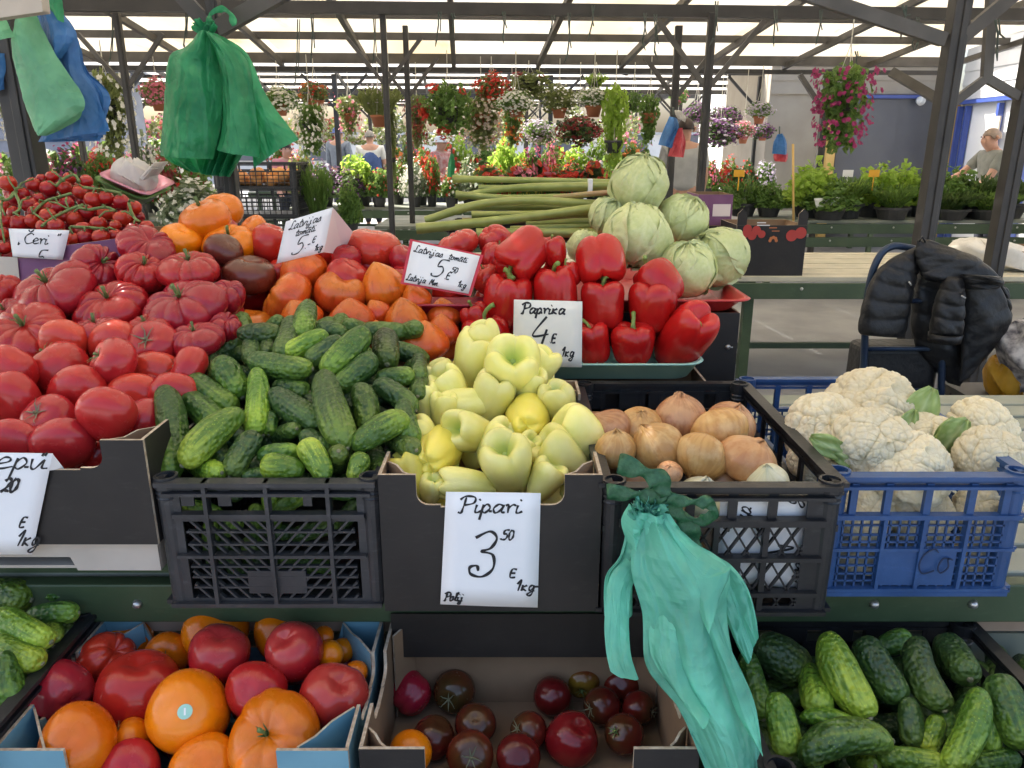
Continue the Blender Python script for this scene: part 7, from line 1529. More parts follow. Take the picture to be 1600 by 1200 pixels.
def bloomy(seed, n, shape, size, cluster=0):
    r = random.Random(seed + 50); b = MB()
    for k in range(n):
        d = Vector((r.gauss(0, 1), r.gauss(0, 1) - .35, r.gauss(0, 1) * .9 + .25)).normalized(); lump_ = 1 + .22 * math.sin(4 * d.x + seed) * math.cos(5 * d.z + 2 * seed) + .15 * math.sin(7 * d.y + seed)
        if shape == 'trail': t = r.random() ** 1.1; a = r.uniform(0, 6.28); q = r.uniform(.75, 1.05); p = Vector((math.cos(a) * q * (1 - .3 * t), math.sin(a) * q * (1 - .3 * t), 1 - 2 * t)); d = (Vector((p.x, p.y - .3, .3))).normalized()
        elif shape == 'bush': p = d * r.uniform(.8, 1.08) * lump_; p.z = abs(p.z) * 1.6 - .7
        elif shape == 'top': p = Vector((d.x * .95, d.y * .95, .45 + abs(d.z) * .6))
        elif shape == 'spray': t = r.uniform(.55, 1); a = r.uniform(0, 6.28); q = t * r.random() ** .5; p = Vector((math.cos(a) * q, math.sin(a) * q, -1 + 2 * t))
        else: p = d * r.uniform(.85, 1.1) * lump_
        for c in range(max(1, cluster)):
            pc = p + (Vector((r.gauss(0, 1), r.gauss(0, 1), r.gauss(0, 1))) * size * .8 if cluster else Vector()); f = (d + Vector((r.gauss(0, .35), r.gauss(0, .35), r.gauss(0, .35)))).normalized(); sd = f.orthogonal().normalized(); ln = f.cross(sd); l = size * r.uniform(.7, 1.2)
            V = [pc - f * l * .25] + [pc + (sd * math.cos(a) + ln * math.sin(a)) * l * (1 if i % 2 == 0 else .72) + f * l * .12 for i, a in enumerate([6.2832 * j / 10 for j in range(10)])]
            b.add(V, [(0, i, i % 10 + 1) for i in range(1, 11)])
    m = bpy.data.meshes.new('blossoms'); m.from_pydata(b.V, [], b.F); m.materials.append(None); return m
FO = {}; BL = {}
for sh_ in ('ball', 'trail', 'spray', 'bush'): FO[sh_] = [leafy(s, {'ball': 700, 'trail': 900, 'spray': 620, 'bush': 1100, 'flat': 900}[sh_], sh_, {'ball': .24, 'trail': .22, 'spray': .42, 'bush': .26, 'flat': .24}[sh_]) for s in range(3)]
for sh_ in ('ball', 'trail', 'bush', 'spray', 'top'):
    BL[sh_] = [bloomy(s, 70, sh_, .10) for s in range(3)]; BL[sh_ + '+'] = [bloomy(s, 280, sh_, .075 if sh_ == 'trail' else .10) for s in range(3)]; BL[sh_ + '-'] = [bloomy(s, 9, sh_, .11, 9) for s in range(3)]; BL[sh_ + 's'] = [bloomy(s, 130, sh_, .055) for s in range(3)]
def osl(o, mat): o.material_slots[0].link = 'OBJECT'; o.material_slots[0].material = M[mat]; return o
def plantbits(t, c, sc, shape, fol, bl, dens, seed):
    f = osl(link('foliage', FO[shape][seed % 3], None, t), fol); f.location = c; f.scale = sc; f.rotation_euler = (0, 0, seed * 1.3)
    for i, b_ in enumerate(bl.split('/') if bl else ()):
        q = osl(link('blossoms', BL[(shape if shape in ('ball', 'trail', 'bush', 'spray') else 'top') + (dens if i == 0 else '')][(seed + i) % 3], None, t), b_); q.location = c; q.scale = [k * 1.03 for k in sc]; q.rotation_euler = (0, 0, seed * .9 * (i + 1) if shape != 'ball' else 0)
def pot_mesh(b, r0, r1, h, n=20):
    ring = lambda r, z: [Vector((r * math.cos(6.2832 * k / n), r * math.sin(6.2832 * k / n), z)) for k in range(n)]
    b.grid([ring(.001, 0), ring(r0, 0), ring(r1 * .97, h * .78), ring(r1 * 1.08, h * .80), ring(r1 * 1.1, h), ring(r1 * .95, h), ring(r1 * .9, h * .85), ring(.001, h * .84)], 0, True, True)
def basket(u, v, w_, h, Y, shape, fol, bl, dens, potc, label, pot=(0, .8, .5), seed=0, top=2.45):
    c = pix(u, v, Y); s = mpp(c); rx, rz = w_ / 2 * s, h / 2 * s; pr = rx * pot[2]; ph = pr * 1.35; pz = -rz * pot[1] if pot[1] else -rz * .3
    t = thing('hanging_basket', label, 'flower basket', c + Vector((0, 0, pz)), 'hanging flower baskets')
    pm = MB(); pot_mesh(pm, pr * .72, pr, ph); m = bpy.data.meshes.new('pot'); m.from_pydata(pm.V, [], pm.F); m.polygons.foreach_set('use_smooth', [True] * len(m.polygons)); link('pot', m, M[potc], t)
    plantbits(t, Vector((0, 0, -pz)), (rx, rx * .85, rz), shape, fol, bl, dens, seed)
    hm = MB(); zt = max(rz * 1.1, top - c.z) - pz; zk = ph + max(.18, min(.35, zt - ph - .05))
    for k in range(3): a = 2.094 * k + .4; hm.tube([(pr * math.cos(a), pr * math.sin(a), ph), (0, 0, zk)], .003, 5)
    if zt > zk: hm.tube([(0, 0, zk), (0, 0, zt)], .005, 5)
    m = bpy.data.meshes.new('hanger'); m.from_pydata(hm.V, [], hm.F); link('hanger', m, M['string'], t)
BK = [
 (492, 146, 46, 32, 9.2, 'ball', 'leaf_olive', 'bl_orange/bl_red', '-', 'terracotta', 'basket of red and orange begonias in a terracotta pot', (0, 1.7, .55)), (436, 158, 66, 36, 9.4, 'ball', 'leaf_mid', 'bl_white', '+', 'terracotta', 'white flowering basket in terracotta beside the begonia one', (0, 1.2, .4)),
 (592, 165, 80, 58, 8.6, 'spray', 'leaf_olive', 'bl_lilac', 's', 'terracotta', 'airy pale flowered basket in a big terracotta pot between the thin posts', (0, 1.1, .33)), (700, 168, 84, 76, 8.4, 'ball', 'leaf_mid', 'bl_red', '-', 'pot_dark', 'large green geranium basket dotted with dark red heads', (0, .6, .4)),
 (768, 140, 56, 42, 9.0, 'ball', 'leaf_olive', 'bl_red', '+', 'terracotta', 'bright red flowering basket high under the eave', (0, .7, .4)), (806, 160, 58, 36, 8.5, 'ball', 'leaf_mid', 'bl_white', '+', 'terracotta', 'white round headed basket in terracotta near the centre', (0, 1.2, .4)),
 (752, 192, 84, 66, 9.0, 'trail', 'leaf_olive', 'bl_beige', '+', 'terracotta', 'beige pink cascading basket under the geranium one', (0, .3, .4)), (874, 156, 62, 42, 9.2, 'ball', 'leaf_olive', 'bl_white', 's', 'terracotta', 'grey green leafy basket with a tan pot', (0, 1.3, .36)),
 (928, 152, 56, 28, 8.6, 'ball', 'leaf_mid', 'bl_white', '+', 'terracotta', 'bright white basket in a clean terracotta pot', (0, 2.1, .45)), (960, 202, 56, 118, 8.4, 'trail', 'leaf_bright', None, '', 'pot_dark', 'long curtain of bright green trailing stems', (0, .6, .5)),
 (1014, 186, 44, 62, 9.0, 'trail', 'leaf_mid', None, '', 'terracotta', 'leafy trailing basket beside the bright green curtain', (0, .2, .5)), (905, 203, 70, 44, 9.6, 'ball', 'leaf_dark', 'bl_darkred', '+', 'pot_dark', 'wide dark red flowered basket behind the white one', (0, .6, .4)),
 (826, 133, 70, 40, 9.4, 'ball', 'leaf_olive', 'bl_darkred', '-', 'pot_dark', 'green basket with dark red tops against the eave beam', (0, .6, .4)), (931, 128, 46, 26, 9.6, 'spray', 'leaf_bright', None, '', 'pot_dark', 'small feathery green basket above the bright white one', (0, .6, .4)),
 (1132, 182, 52, 30, 10.5, 'ball', 'leaf_dark', 'bl_purple', '+', 'pot_dark', 'near black purple petunia basket of the upper pair', (0, .7, .4)), (1124, 208, 66, 40, 10.2, 'ball', 'leaf_dark', 'bl_purple/bl_lilac', '+', 'pot_dark', 'purple and white petunia basket below the near black pair', (0, .7, .4)),
 (1088, 178, 40, 28, 10.5, 'ball', 'leaf_dark', 'bl_purple', '+', 'pot_dark', 'near black petunia basket next to the vendor with the bag bundle', (0, .7, .4)), (1187, 172, 40, 24, 10.0, 'ball', 'leaf_mid', 'bl_lilac', '+', 'terracotta', 'pale lilac basket in terracotta before the white kiosk', (0, 1.7, .42)),
 (1162, 204, 34, 26, 10.2, 'ball', 'leaf_mid', 'bl_pink/bl_white', '+', 'terracotta', 'pink and white basket with its terracotta pot showing', (0, 1.5, .42)), (1192, 206, 34, 22, 10.4, 'ball', 'leaf_dark', 'bl_purple', '+', 'terracotta', 'small purple basket nearest the white kiosk frame', (0, 1.2, .4)),
 (1318, 168, 108, 112, 6.2, 'trail', 'leaf_mid', 'bl_magenta', '+', 'pot_dark', 'large magenta petunia basket hanging alone before the grey door', (0, .1, .35)), (172, 180, 86, 116, 7.6, 'trail', 'leaf_olive', 'bl_white', '+', 'pot_dark', 'white petunias cascading behind the blue bag stack', (0, .1, .35)),
 (246, 146, 50, 40, 9.0, 'ball', 'leaf_olive', 'bl_pink', '+', 'terracotta', 'pink flowered basket in terracotta beside the emerald bags', (0, 1.3, .42)), (486, 200, 66, 68, 8.8, 'trail', 'leaf_mid', 'bl_white', '+', 'pot_dark', 'white cascading basket just beyond the emerald bag tip', (0, .3, .36)),
 (16, 180, 40, 76, 8.0, 'trail', 'leaf_olive', 'bl_white', '+', 'pot_dark', 'white trailing basket at the picture edge behind the corner post', (0, .3, .36)), (652, 190, 46, 66, 9.6, 'trail', 'leaf_olive', 'bl_darkred', '+', 'terracotta', 'reddish trailing basket between thin posts and geranium', (0, .5, .4)),
 (612, 224, 22, 96, 8.7, 'trail', 'leaf_olive', None, '', 'pot_dark', 'narrow string of trailing leaves along the thin post', (0, .6, .5)), (842, 205, 48, 32, 10.0, 'ball', 'leaf_mid', 'bl_lilac', '+', 'pot_dark', 'hazy lilac basket behind the magenta table flowers', (0, .7, .4)),
 (800, 196, 44, 56, 9.8, 'trail', 'leaf_mid', 'bl_orange', '', 'terracotta', 'green trailing basket with orange flecks in the middle', (0, .5, .4)), (546, 178, 50, 50, 10.0, 'trail', 'leaf_olive', 'bl_pink', '', 'terracotta', 'olive trailing basket with tiny pink flowers beyond the white cascade', (0, .5, .4)),
 (990, 160, 36, 34, 9.6, 'ball', 'leaf_mid', None, '', 'pot_dark', 'plain green ball shaped basket beside the bright green curtain top', (0, .7, .4)), (410, 170, 40, 40, 10, 'ball', 'leaf_mid', 'bl_pink/bl_white', '', 'terracotta', 'pink speckled basket partly behind the emerald bags', (0, .7, .4)), (1060, 150, 30, 26, 12, 'ball', 'leaf_mid', 'bl_pink', '', 'terracotta', 'small far pink basket above the bag bundle', (0, .8, .4))]
for k, q in enumerate(BK): basket(*q[:11], *(q[11:]), seed=k)
def potted(u, vt, w_, Y, zb, shape, fol, bl, dens, potc, label, k, pw=.55, group='potted flowers on the benches'):
    pt = pix(u, vt, Y); s = mpp(pt); rx = w_ / 2 * s; hgt = max(.12, pt.z - zb); ph = min(.16, hgt * .35)
    t = thing('potted_plant', label, 'potted plant', (pt.x, Y, zb), group); pm = MB(); pr = rx * pw; pot_mesh(pm, pr * .75, pr, ph)
    m = bpy.data.meshes.new('pot'); m.from_pydata(pm.V, [], pm.F); link('pot', m, M[potc], t); rz = (hgt - ph * .6) / 2
    plantbits(t, Vector((0, 0, ph * .6 + rz)), (rx, min(rx, .3), rz), shape, fol, bl, dens, k)
PT = [
 (772, 258, 42, 9.9, .80, 'bush', 'leaf_mid', 'bl_red', '+', 'pot_dark', 'scarlet geranium pot at the start of the row behind the rhubarb'), (815, 258, 44, 10.0, .80, 'bush', 'leaf_mid', 'bl_red/bl_orange', '+', 'pot_dark', 'red and orange flower pot in the row behind the rhubarb'), (830, 264, 30, 9.75, .80, 'bush', 'leaf_mid', 'bl_yellow', '+', 'pot_dark', 'yellow marigold pot standing before the red row'),
 (860, 256, 42, 9.9, .80, 'bush', 'leaf_mid', 'bl_red', '+', 'pot_dark', 'deep red flower pot in the middle of the row behind the rhubarb'), (895, 256, 40, 10.0, .80, 'bush', 'leaf_dark', 'bl_red/bl_darkred', '+', 'pot_dark', 'dark red flower pot between scarlet and pink ones'), (930, 254, 46, 9.9, .80, 'bush', 'leaf_mid', 'bl_pink', '+', 'pot_dark', 'salmon pink flower pot beside the cabbage top'),
 (836, 230, 40, 10.45, .80, 'bush', 'leaf_mid', 'bl_magenta/bl_pink', '+', 'pot_dark', 'magenta hydrangea pot behind the red row'), (860, 225, 36, 10.5, .80, 'bush', 'leaf_mid', 'bl_pink/bl_magenta', '+', 'pot_dark', 'hot pink hydrangea pot next to the magenta one'), (790, 216, 70, 10.45, .80, 'bush', 'leaf_bright', None, '', 'pot_dark', 'tall bright green leafy pot behind the scarlet geranium'),
 (900, 222, 60, 10.5, .80, 'bush', 'leaf_bright', 'bl_lilac', 's', 'pot_dark', 'light green pot with tiny lilac flowers behind the pink row'), (960, 240, 50, 10.4, .80, 'bush', 'leaf_mid', None, '', 'pot_dark', 'green pot left of the top cabbage'),
 (656, 233, 36, 10.7, .76, 'bush', 'leaf_mid', 'bl_red', '+', 'pot_dark', 'red flower pot between the two thin posts'), (673, 242, 30, 10.5, .76, 'bush', 'leaf_mid', 'bl_red', '+', 'pot_dark', 'red flower pot before the white hat woman'), (646, 256, 40, 10.4, .76, 'bush', 'leaf_grey', 'bl_white', '+', 'pot_dark', 'white flower pot below the red pair'),
 (735, 248, 50, 10.4, .76, 'bush', 'leaf_grey', 'bl_white', 's', 'pot_dark', 'grey green pot with white flecks beside the green bag'), (560, 238, 60, 10.6, .76, 'bush', 'leaf_bright', None, '', 'pot_dark', 'glowing lime green pot in front of the blue vest man'), (503, 258, 56, 10.5, .76, 'bush', 'leaf_dark', 'bl_purple/bl_lilac', '+', 'pot_dark', 'dark pansy pot with lilac flecks near the lime one'),
 (545, 266, 54, 10.4, .76, 'bush', 'leaf_dark', 'bl_purple', '+', 'pot_dark', 'near black pansy pot before the lime green one'), (590, 262, 40, 10.4, .76, 'bush', 'leaf_mid', 'bl_red', '', 'pot_dark', 'green pot with a few red blooms beside the pansies'), (620, 250, 36, 10.9, .76, 'bush', 'leaf_mid', 'bl_white/bl_pink', '', 'pot_dark', 'white and pink pot at the foot of the leaf string'),
 (470, 236, 50, 10.9, .76, 'bush', 'leaf_olive', 'bl_pink/bl_orange', '', 'pot_dark', 'pink and orange mixed pot beyond the emerald bag tip'), (705, 262, 40, 10.35, .76, 'bush', 'leaf_mid', 'bl_red/bl_white', '', 'pot_dark', 'red and white small pot above the rhubarb ends'),
 (490, 256, 60, 6.9, .74, 'spray', 'leaf_mid', None, '', 'pot_dark', 'feathery dill pot beside the stacked black crates'), (296, 280, 96, 6.9, .74, 'bush', 'leaf_grey', 'bl_white', '+', 'pot_dark', 'wide white alyssum pot under the emerald bags'), (545, 285, 40, 7.1, .74, 'bush', 'leaf_mid', None, '', 'pot_dark', 'low green pot at the bench end beyond the dill'),
 (104, 236, 60, 8.9, .78, 'bush', 'leaf_dark', 'bl_magenta/bl_purple', '+', 'pot_dark', 'dark magenta petunia pot behind the cherry tomatoes'), (156, 234, 56, 9.0, .78, 'bush', 'leaf_mid', 'bl_red', '+', 'pot_dark', 'red petunia pot behind the cherry tomatoes'), (205, 262, 50, 8.9, .78, 'bush', 'leaf_mid', 'bl_pink', '+', 'pot_dark', 'pink petunia pot behind the tilted trays'),
 (255, 244, 56, 9.0, .78, 'bush', 'leaf_mid', 'bl_darkred/bl_red', '+', 'pot_dark', 'crimson petunia pot between tilted trays and emerald bags'), (225, 215, 46, 9.3, .78, 'bush', 'leaf_grey', 'bl_white/bl_lilac', '+', 'pot_dark', 'white and lilac pot below the thin canopy post'), (60, 244, 50, 9.2, .78, 'bush', 'leaf_mid', 'bl_pink/bl_white', '', 'pot_dark', 'pale pink pot beside the corner post'),
 (20, 250, 50, 9.0, .78, 'bush', 'leaf_mid', 'bl_white', '', 'pot_dark', 'white flecked pot at the picture edge behind the cherry tomatoes'), (300, 252, 50, 9.1, .78, 'bush', 'leaf_mid', 'bl_darkred', '', 'pot_dark', 'dark red pot right under the emerald bags'),
 (1112, 250, 34, 11.6, .80, 'bush', 'leaf_mid', 'bl_pink/bl_red', '+', 'pot_dark', 'pink bedding pot next to the grey shirted vendor'), (1140, 250, 34, 11.7, .80, 'bush', 'leaf_mid', 'bl_red/bl_white', '+', 'pot_dark', 'red and white bedding pot in the far pink row'), (1168, 252, 34, 11.6, .80, 'bush', 'leaf_dark', 'bl_red', '', 'pot_dark', 'dark leaved red bedding pot in the far row'), (1196, 252, 34, 11.7, .80, 'bush', 'leaf_mid', 'bl_lilac', '+', 'pot_dark', 'lilac bedding pot at the end of the far row'),
 (440, 222, 40, 14.0, .80, 'bush', 'leaf_mid', 'bl_red', '+', 'pot_dark', 'far red pot beside the person in pink'), (620, 232, 36, 14.0, .80, 'bush', 'leaf_mid', 'bl_white', '+', 'pot_dark', 'far white pot beside the blue vest man'), (640, 222, 30, 14.1, .80, 'bush', 'leaf_mid', 'bl_darkred', '+', 'pot_dark', 'far dark red pot between the thin posts'), (720, 215, 44, 14.0, .80, 'bush', 'leaf_bright', 'bl_white', '', 'pot_dark', 'far bright green pot beside the white hat woman'),
 (760, 222, 44, 14.0, .80, 'bush', 'leaf_mid', 'bl_beige', '+', 'pot_dark', 'far beige flowered pot under the beige basket'), (935, 214, 40, 14.0, .80, 'bush', 'leaf_bright', 'bl_white', 's', 'pot_dark', 'far light green pot behind the green curtain'), (1000, 222, 44, 14.0, .80, 'bush', 'leaf_mid', 'bl_pink', '', 'pot_dark', 'far pink flecked pot beside the top cabbage')]
for k, q in enumerate(PT): potted(*q, k)
SD = [(1275, 252, 91, 8.45, 'bush', 'leaf_bright', 'lime green broad leaved seedlings beside the wooden stick'), (1330, 274, 75, 8.35, 'spray', 'leaf_mid', 'low feathery seedlings between two lime green clumps'), (1372, 258, 81, 8.5, 'bush', 'leaf_bright', 'sunlit lime seedlings below the grey door'), (1415, 256, 78, 8.6, 'bush', 'leaf_bright', 'lime seedlings beside the thick canopy post'),
      (1452, 264, 67, 8.5, 'bush', 'leaf_mid', 'green seedlings right behind the thick canopy post'), (1492, 262, 81, 8.4, 'bush', 'leaf_mid', 'bushy green seedlings before the leaning man'), (1530, 272, 89, 8.5, 'spray', 'leaf_dark', 'dark feathery seedlings under the arm of the leaning man'), (1580, 278, 94, 8.4, 'spray', 'leaf_dark', 'dark feathery seedlings at the picture edge'),
      (1165, 278, 67, 8.6, 'spray', 'leaf_mid', 'feathery herb seedlings with a yellow tag'), (1205, 286, 59, 8.5, 'bush', 'leaf_mid', 'small green seedlings beside the wooden stick'), (1400, 286, 81, 8.2, 'spray', 'leaf_mid', 'front row feathery seedlings near the bench edge'), (1300, 288, 81, 8.2, 'bush', 'leaf_mid', 'front row seedlings above the scribbled card'), (1490, 294, 89, 8.2, 'spray', 'leaf_dark', 'front row dark herbs beyond the black jacket'), (1550, 296, 94, 8.2, 'spray', 'leaf_mid', 'front row green herbs above the white towel'), (1130, 288, 54, 8.4, 'bush', 'leaf_mid', 'small seedlings above the purple carton')]
for k, (u, vt, w_, Y, shp, fol, lab) in enumerate(SD): potted(u, vt, w_, Y, .80, shp, fol, None, '', 'pot_dark', lab, k + 2, .62, 'seedlings on the long green bench')
def plant_tag(u, v, Y, mat, label):
    c = pix(u, v, Y); s = MB(); s.box(c, (.11, .004, .07)); s.box(c - Vector((0, 0, .09)), (.012, .004, .16)); tag(bevel(s.build('plant_tag', mat, None, base_of(s)), .003), label, 'plant tag', 'plastic plant tags')
M['tag_yellow'] = simple('yellow_tag_plastic', (.78, .40, .02), None, 5, .5)
plant_tag(1155, 271, 8.2, M['tag_yellow'], 'bright yellow plant tag above the feathery herbs'); plant_tag(1366, 271, 8.2, M['tag_yellow'], 'orange yellow plant tag before the grey door'); plant_tag(1325, 271, 8.3, M['paper'], 'white plant tag between the lime green clumps')
for k, (u, lab) in enumerate(((745, 'dark grey bin under the dill bench'),)): pass
def bank(label, u0, u1, v0, v1, Y, n, fol, bls, seed):
    r = random.Random(seed); fm = MB(); bm_ = [MB() for _ in bls]
    for k in range(n):
        u = r.uniform(u0, u1); hh = .55 + .45 * math.sin(u * .045 + seed) * math.sin(u * .11); v = lerp(v1, v0, r.random() * hh); p = pix(u, v, Y + r.uniform(-.3, .3)); 
        f = Vector((r.gauss(0, 1), r.gauss(0, 1) - .5, r.gauss(0, 1) + .5)).normalized(); sd = f.orthogonal().normalized(); sd = Matrix.Rotation(r.uniform(0, 6.28), 3, f) @ sd; ln = f.cross(sd); l = r.uniform(.05, .10)
        fm.add([p - ln * l, p + sd * l * .5, p + ln * l, p - sd * l * .5], [(0, 1, 2), (0, 2, 3)])
        if r.random() < .34:
            b = bm_[int((u * .02 + seed + r.gauss(0, .35)) % len(bls))]; q = p + Vector((0, -.08, .02)); l = r.uniform(.025, .05); b.add([q] + [q + (sd * math.cos(a) + ln * math.sin(a)) * l + f * .01 for a in [6.2832 * j / 7 for j in range(7)]], [(0, i, i % 7 + 1) for i in range(1, 8)])
    o = fm.build('flower_bank', M[fol], None, (pix((u0 + u1) / 2, v1, Y).x, Y, .8)); tag(o, label, 'flowers', None, 'stuff')
    for b, c in zip(bm_, bls):
        if b.V: x = b.build('blossoms', M[c], o)
bank('mass of mixed flowers and foliage on the far benches below the hanging baskets', 612, 1010, 222, 272, 13.9, 3800, 'leaf_mid', ('bl_white', 'bl_red', 'bl_pink', 'bl_lilac', 'bl_red', 'bl_white', 'bl_orange'), 1)
bank('mass of foliage and flowers hanging and standing at the far end of the market', 130, 1000, 160, 225, 19.5, 4200, 'leaf_olive', ('bl_white', 'bl_pink', 'bl_darkred', 'bl_beige', 'bl_white'), 2)
bank('mass of bedding flowers along the far side by the blue grey kiosk', 0, 330, 215, 275, 11.5, 2600, 'leaf_mid', ('bl_white', 'bl_magenta', 'bl_darkred', 'bl_pink'), 3)
bank('continuous red and orange bedding flowers tightly packed behind the rhubarb', 745, 950, 256, 284, 9.55, 1500, 'leaf_dark', ('bl_red', 'bl_red', 'bl_orange', 'bl_red', 'bl_yellow', 'bl_red', 'bl_pink'), 4)
# ================================================================ PEOPLE
def skinmesh(V, E, Rd, root=0, sub=2):
    m = bpy.data.meshes.new('tmp'); m.from_pydata(V, E, []); o = bpy.data.objects.new('tmp', m); COL.objects.link(o)
    md = o.modifiers.new('s', 'SKIN'); md.use_smooth_shade = True; sd = o.modifiers.new('u', 'SUBSURF'); sd.levels = sub; sd.render_levels = sub
    lay = m.skin_vertices[0].data if m.skin_vertices else None
    for i, r in enumerate(Rd): lay[i].radius = (r, r) if not isinstance(r, tuple) else r
    lay[root].use_root = True
    dg = bpy.context.evaluated_depsgraph_get(); me = bpy.data.meshes.new_from_object(o.evaluated_get(dg)); bpy.data.objects.remove(o); me.polygons.foreach_set('use_smooth', [True] * len(me.polygons)); return me
for nme, a, b_ in (('skin', (.50, .27, .19), (.55, .31, .22)), ('cloth_grey', (.20, .21, .19), (.26, .27, .24)), ('cloth_bluegrey', (.16, .19, .25), (.2, .24, .3)), ('cloth_blue', (.05, .09, .24), (.07, .12, .3)), ('cloth_white', (.62, .62, .6), (.7, .7, .68)), ('cloth_red', (.45, .14, .12), (.6, .4, .36)), ('cloth_pink', (.6, .2, .22), (.66, .28, .28)), ('cloth_dark', (.02, .025, .04), (.035, .04, .06)), ('cloth_lgrey', (.40, .40, .40), (.46, .46, .46)), ('hair_grey', (.22, .2, .18), (.3, .28, .26)), ('hair_bald', (.30, .22, .17), (.36, .27, .21)), ('hair_dark', (.025, .015, .012), (.05, .03, .025)), ('hat_white', (.75, .75, .73), (.8, .8, .78)), ('hat_blue', (.08, .12, .3), (.1, .15, .36))): M[nme] = simple(nme, a, b_, 14, .8 if 'cloth' in nme or 'hat' in nme else .55, .3 if 'cloth' in nme else .1, 40, .004)
def person(label, u, vtop, Y, rz, shirt, legs, head, sleeve='short', lean=0.0, arms=((.0, .0), (.0, .0)), stout=1.0, hat=None, vest=None):
    top = pix(u, vtop, Y); k = min(1.08, max(.9, top.z / 1.73)) if lean == 0 else 1.0
    t = thing('person', label, 'person', (top.x, Y, 0), 'people at the market', rz)
    def L(x, y, z):                                        # bend the trunk forward about the hips
        if z > .95: d = z - .95; return (x, y - d * math.sin(lean), .95 + d * math.cos(lean))
        return (x, y, z)
    J = {'hip': L(0, 0, .95), 'belly': L(0, -.015, 1.10), 'chest': L(0, 0, 1.30), 'upch': L(0, .01, 1.42), 'neck': L(0, 0, 1.50), 'jaw': L(0, -.03, 1.57), 'head': L(0, -.012, 1.64), 'crown': L(0, .0, 1.70), 'nose': L(0, -.125, 1.60)}
    Rr = {'hip': (.155 * stout, .12 * stout), 'belly': (.16 * stout, .125 * stout), 'chest': (.165 * stout, .12), 'upch': (.13, .09), 'neck': .055, 'jaw': (.062, .07), 'head': (.078, .095), 'crown': (.06, .075), 'nose': .014}
    E = [('hip', 'belly'), ('belly', 'chest'), ('chest', 'upch'), ('upch', 'neck'), ('neck', 'jaw'), ('jaw', 'head'), ('head', 'crown'), ('jaw', 'nose')]
    for s, nm in ((-1, 'l'), (1, 'r')):
        f, bnd = arms[0 if s < 0 else 1]; sh_ = Vector(L(s * .185 * (.5 + .5 * stout), .01, 1.43)); ua = Vector((s * .16, -math.sin(f), -math.cos(f))).normalized() * .29; el = sh_ + ua; fa = Vector((-s * .05, -math.sin(f + bnd), -math.cos(f + bnd))).normalized() * .25; wr = el + fa; hd = wr + fa.normalized() * .085
        J.update({'sh' + nm: sh_, 'el' + nm: el, 'wr' + nm: wr, 'hd' + nm: hd}); Rr.update({'sh' + nm: .062, 'el' + nm: .045, 'wr' + nm: .030, 'hd' + nm: (.040, .022)}); E += [('upch', 'sh' + nm), ('sh' + nm, 'el' + nm), ('el' + nm, 'wr' + nm), ('wr' + nm, 'hd' + nm)]
        sd = Vector((0, 1, 0)).cross(fa).normalized(); fd = fa.normalized(); pl = sd.cross(fd)
        for q, (off, ln) in enumerate(((-.027, .070), (-.009, .082), (.009, .076), (.027, .060))):
            a = hd + sd * off + fd * .012; b_ = a + fd * ln * .55 + pl * .006; c = b_ + fd * ln * .4 + pl * .022; J.update({f'f{nm}{q}a': a, f'f{nm}{q}b': b_, f'f{nm}{q}c': c}); Rr.update({f'f{nm}{q}a': .010, f'f{nm}{q}b': .009, f'f{nm}{q}c': .0075}); E += [('hd' + nm, f'f{nm}{q}a'), (f'f{nm}{q}a', f'f{nm}{q}b'), (f'f{nm}{q}b', f'f{nm}{q}c')]
        a = wr + fd * .03 - sd * s * .04; b_ = a + fd * .04 - sd * s * .012; J.update({f't{nm}a': a, f't{nm}b': b_}); Rr.update({f't{nm}a': .012, f't{nm}b': .009}); E += [('wr' + nm, f't{nm}a'), (f't{nm}a', f't{nm}b')]
        J.update({'th' + nm: Vector((s * .095, 0, .86)), 'kn' + nm: Vector((s * .10, -.015, .50)), 'an' + nm: Vector((s * .10, .02, .09)), 'to' + nm: Vector((s * .115, -.15, .04))}); Rr.update({'th' + nm: .092 * stout, 'kn' + nm: .062, 'an' + nm: .042, 'to' + nm: .035}); E += [('hip', 'th' + nm), ('th' + nm, 'kn' + nm), ('kn' + nm, 'an' + nm), ('an' + nm, 'to' + nm)]
    ks = list(J); ix = {q: i for i, q in enumerate(ks)}
    def sub(names, grow, ends={}):
        nn = [q for q in ks if q in names]; ii = {q: i for i, q in enumerate(nn)}; V = [tuple(ends.get(q, J[q])) for q in nn]
        R2 = [tuple(x + grow for x in Rr[q]) if isinstance(Rr[q], tuple) else Rr[q] + grow for q in nn]; return skinmesh(V, [(ii[a], ii[b_]) for a, b_ in E if a in ii and b_ in ii], R2, ii.get('hip', 0))
    osl2 = lambda nme, me, mat: link(nme, me, M[mat], t)
    for x in [osl2('body', sub(set(ks), 0), 'skin')]: x.scale = (k, k, k)
    tor = {'hip', 'belly', 'chest', 'upch', 'shl', 'shr', 'ell', 'elr'} | ({'wrl', 'wrr'} if sleeve == 'long' else set())
    ends = {} if sleeve == 'long' else {('el' + n): Vector(J['sh' + n]).lerp(Vector(J['el' + n]), .75) for n in 'lr'}
    x = osl2('shirt', sub(tor, .020, ends), shirt); x.scale = (k, k, k)
    if vest: x = osl2('vest', sub({'hip', 'belly', 'chest', 'upch'}, .035), vest); x.scale = (k, k, k)
    x = osl2('trousers', sub({'hip', 'thl', 'thr', 'knl', 'knr', 'anl', 'anr'}, .020), legs); x.scale = (k, k, k)
    hc = Vector(L(0, .002, 1.645)); b = MB(); rows = []
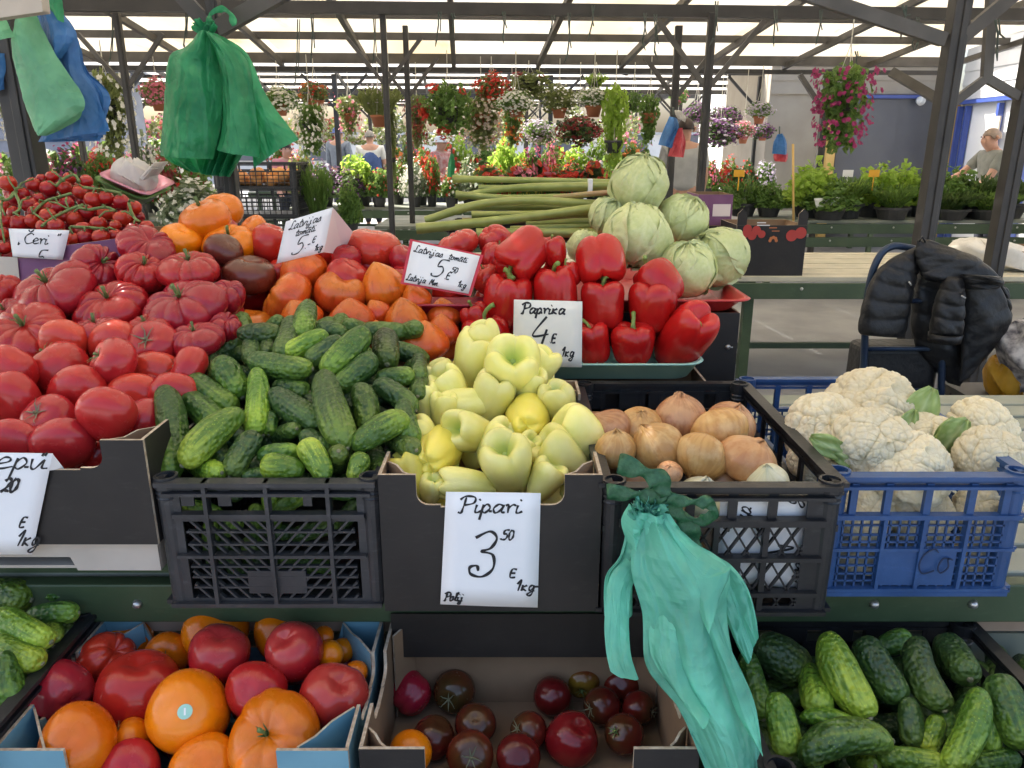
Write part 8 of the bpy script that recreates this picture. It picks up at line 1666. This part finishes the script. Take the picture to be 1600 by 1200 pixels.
    for i in range(9):
        th = R_(4 + (98 if not hat else 88) * i / 8); rows.append([])
        for j in range(20):
            a = 6.2832 * j / 20; cut = .80 if math.sin(a) < -.4 and i > 5 and not hat else 1; th2 = th * cut; rows[-1].append(hc + Vector((math.sin(th2) * math.cos(a) * .086, math.sin(th2) * math.sin(a) * .101 + .006, math.cos(th2) * .098)))
    if hat: rows.append([hc + Vector((.15 * math.cos(6.2832 * j / 20), .16 * math.sin(6.2832 * j / 20), -.015)) for j in range(20)])
    b.grid(rows, 0, True, True); m = bpy.data.meshes.new('hair'); m.from_pydata(b.V, [], b.F); m.polygons.foreach_set('use_smooth', [True] * len(m.polygons)); h = link('hat' if hat else 'hair', m, M[hat or head], t); h.scale = (k, k, k); solid(h, .006)
    for s in (-1, 1):
        b = MB(); e = Vector(L(s * .033, -.098, 1.645)); b.tube([e, e + Vector((0, -.006, 0))], [.011, .004], 8); m = bpy.data.meshes.new('eye'); m.from_pydata(b.V, [], b.F); q = link('eye', m, M['hair_dark'], t); q.scale = (k, k, k)
        b = MB(); e = Vector(L(s * .082, .01, 1.63)); b.tube([e + Vector((0, 0, .03)), e + Vector((s * .018, .012, .01)), e + Vector((s * .004, 0, -.03))], [.008, .018, .008], 8); m = bpy.data.meshes.new('ear'); m.from_pydata(b.V, [], b.F); m.polygons.foreach_set('use_smooth', [True] * len(m.polygons)); q = link('ear', m, M['skin'], t); q.scale = (k, k, k)
    b = MB(); e = Vector(L(0, -.097, 1.572)); b.tube([e + Vector((-.022, .006, 0)), e + Vector((0, -.004, 0)), e + Vector((.022, .006, 0))], [.003, .006, .003], 6); m = bpy.data.meshes.new('mouth'); m.from_pydata(b.V, [], b.F); M.setdefault('lip', simple('lip', (.35, .12, .1), None, 5, .5)); q = link('mouth', m, M['lip'], t); q.scale = (k, k, k)
    return t
person('grey haired man in a grey t-shirt leaning over the seedlings', 1574, 188, 9.45, R_(-90), 'cloth_grey', 'cloth_dark', 'hair_bald', lean=.22, arms=((.75, .35), (.55, .3)), stout=1.12)
person('vendor in a light grey t-shirt seen from behind the coral bags', 1072, 186, 9.0, R_(170), 'cloth_lgrey', 'cloth_dark', 'hair_dark', arms=((.1, .5), (.15, .9)), stout=1.0)
person('man in a blue vest seen from behind beyond the lime pot', 577, 205, 15.2, R_(185), 'cloth_white', 'cloth_dark', 'hair_grey', arms=((.1, .4), (.1, .4)), stout=1.15, vest='cloth_blue')
person('person in grey with a blue cap beyond the white cascade', 527, 195, 16.2, R_(160), 'cloth_bluegrey', 'cloth_dark', 'hair_dark', 'long', hat='hat_blue', arms=((.1, .2), (.1, .2)))
person('woman with a white hat and red patterned blouse by the posts', 688, 212, 12.8, R_(60), 'cloth_red', 'cloth_dark', 'hair_grey', hat='hat_white', arms=((.3, .8), (.3, .6)))
person('person in a pink top half hidden behind the emerald bags', 446, 224, 12.2, R_(30), 'cloth_pink', 'cloth_dark', 'hair_dark', 'long', arms=((.2, .6), (.2, .8)))
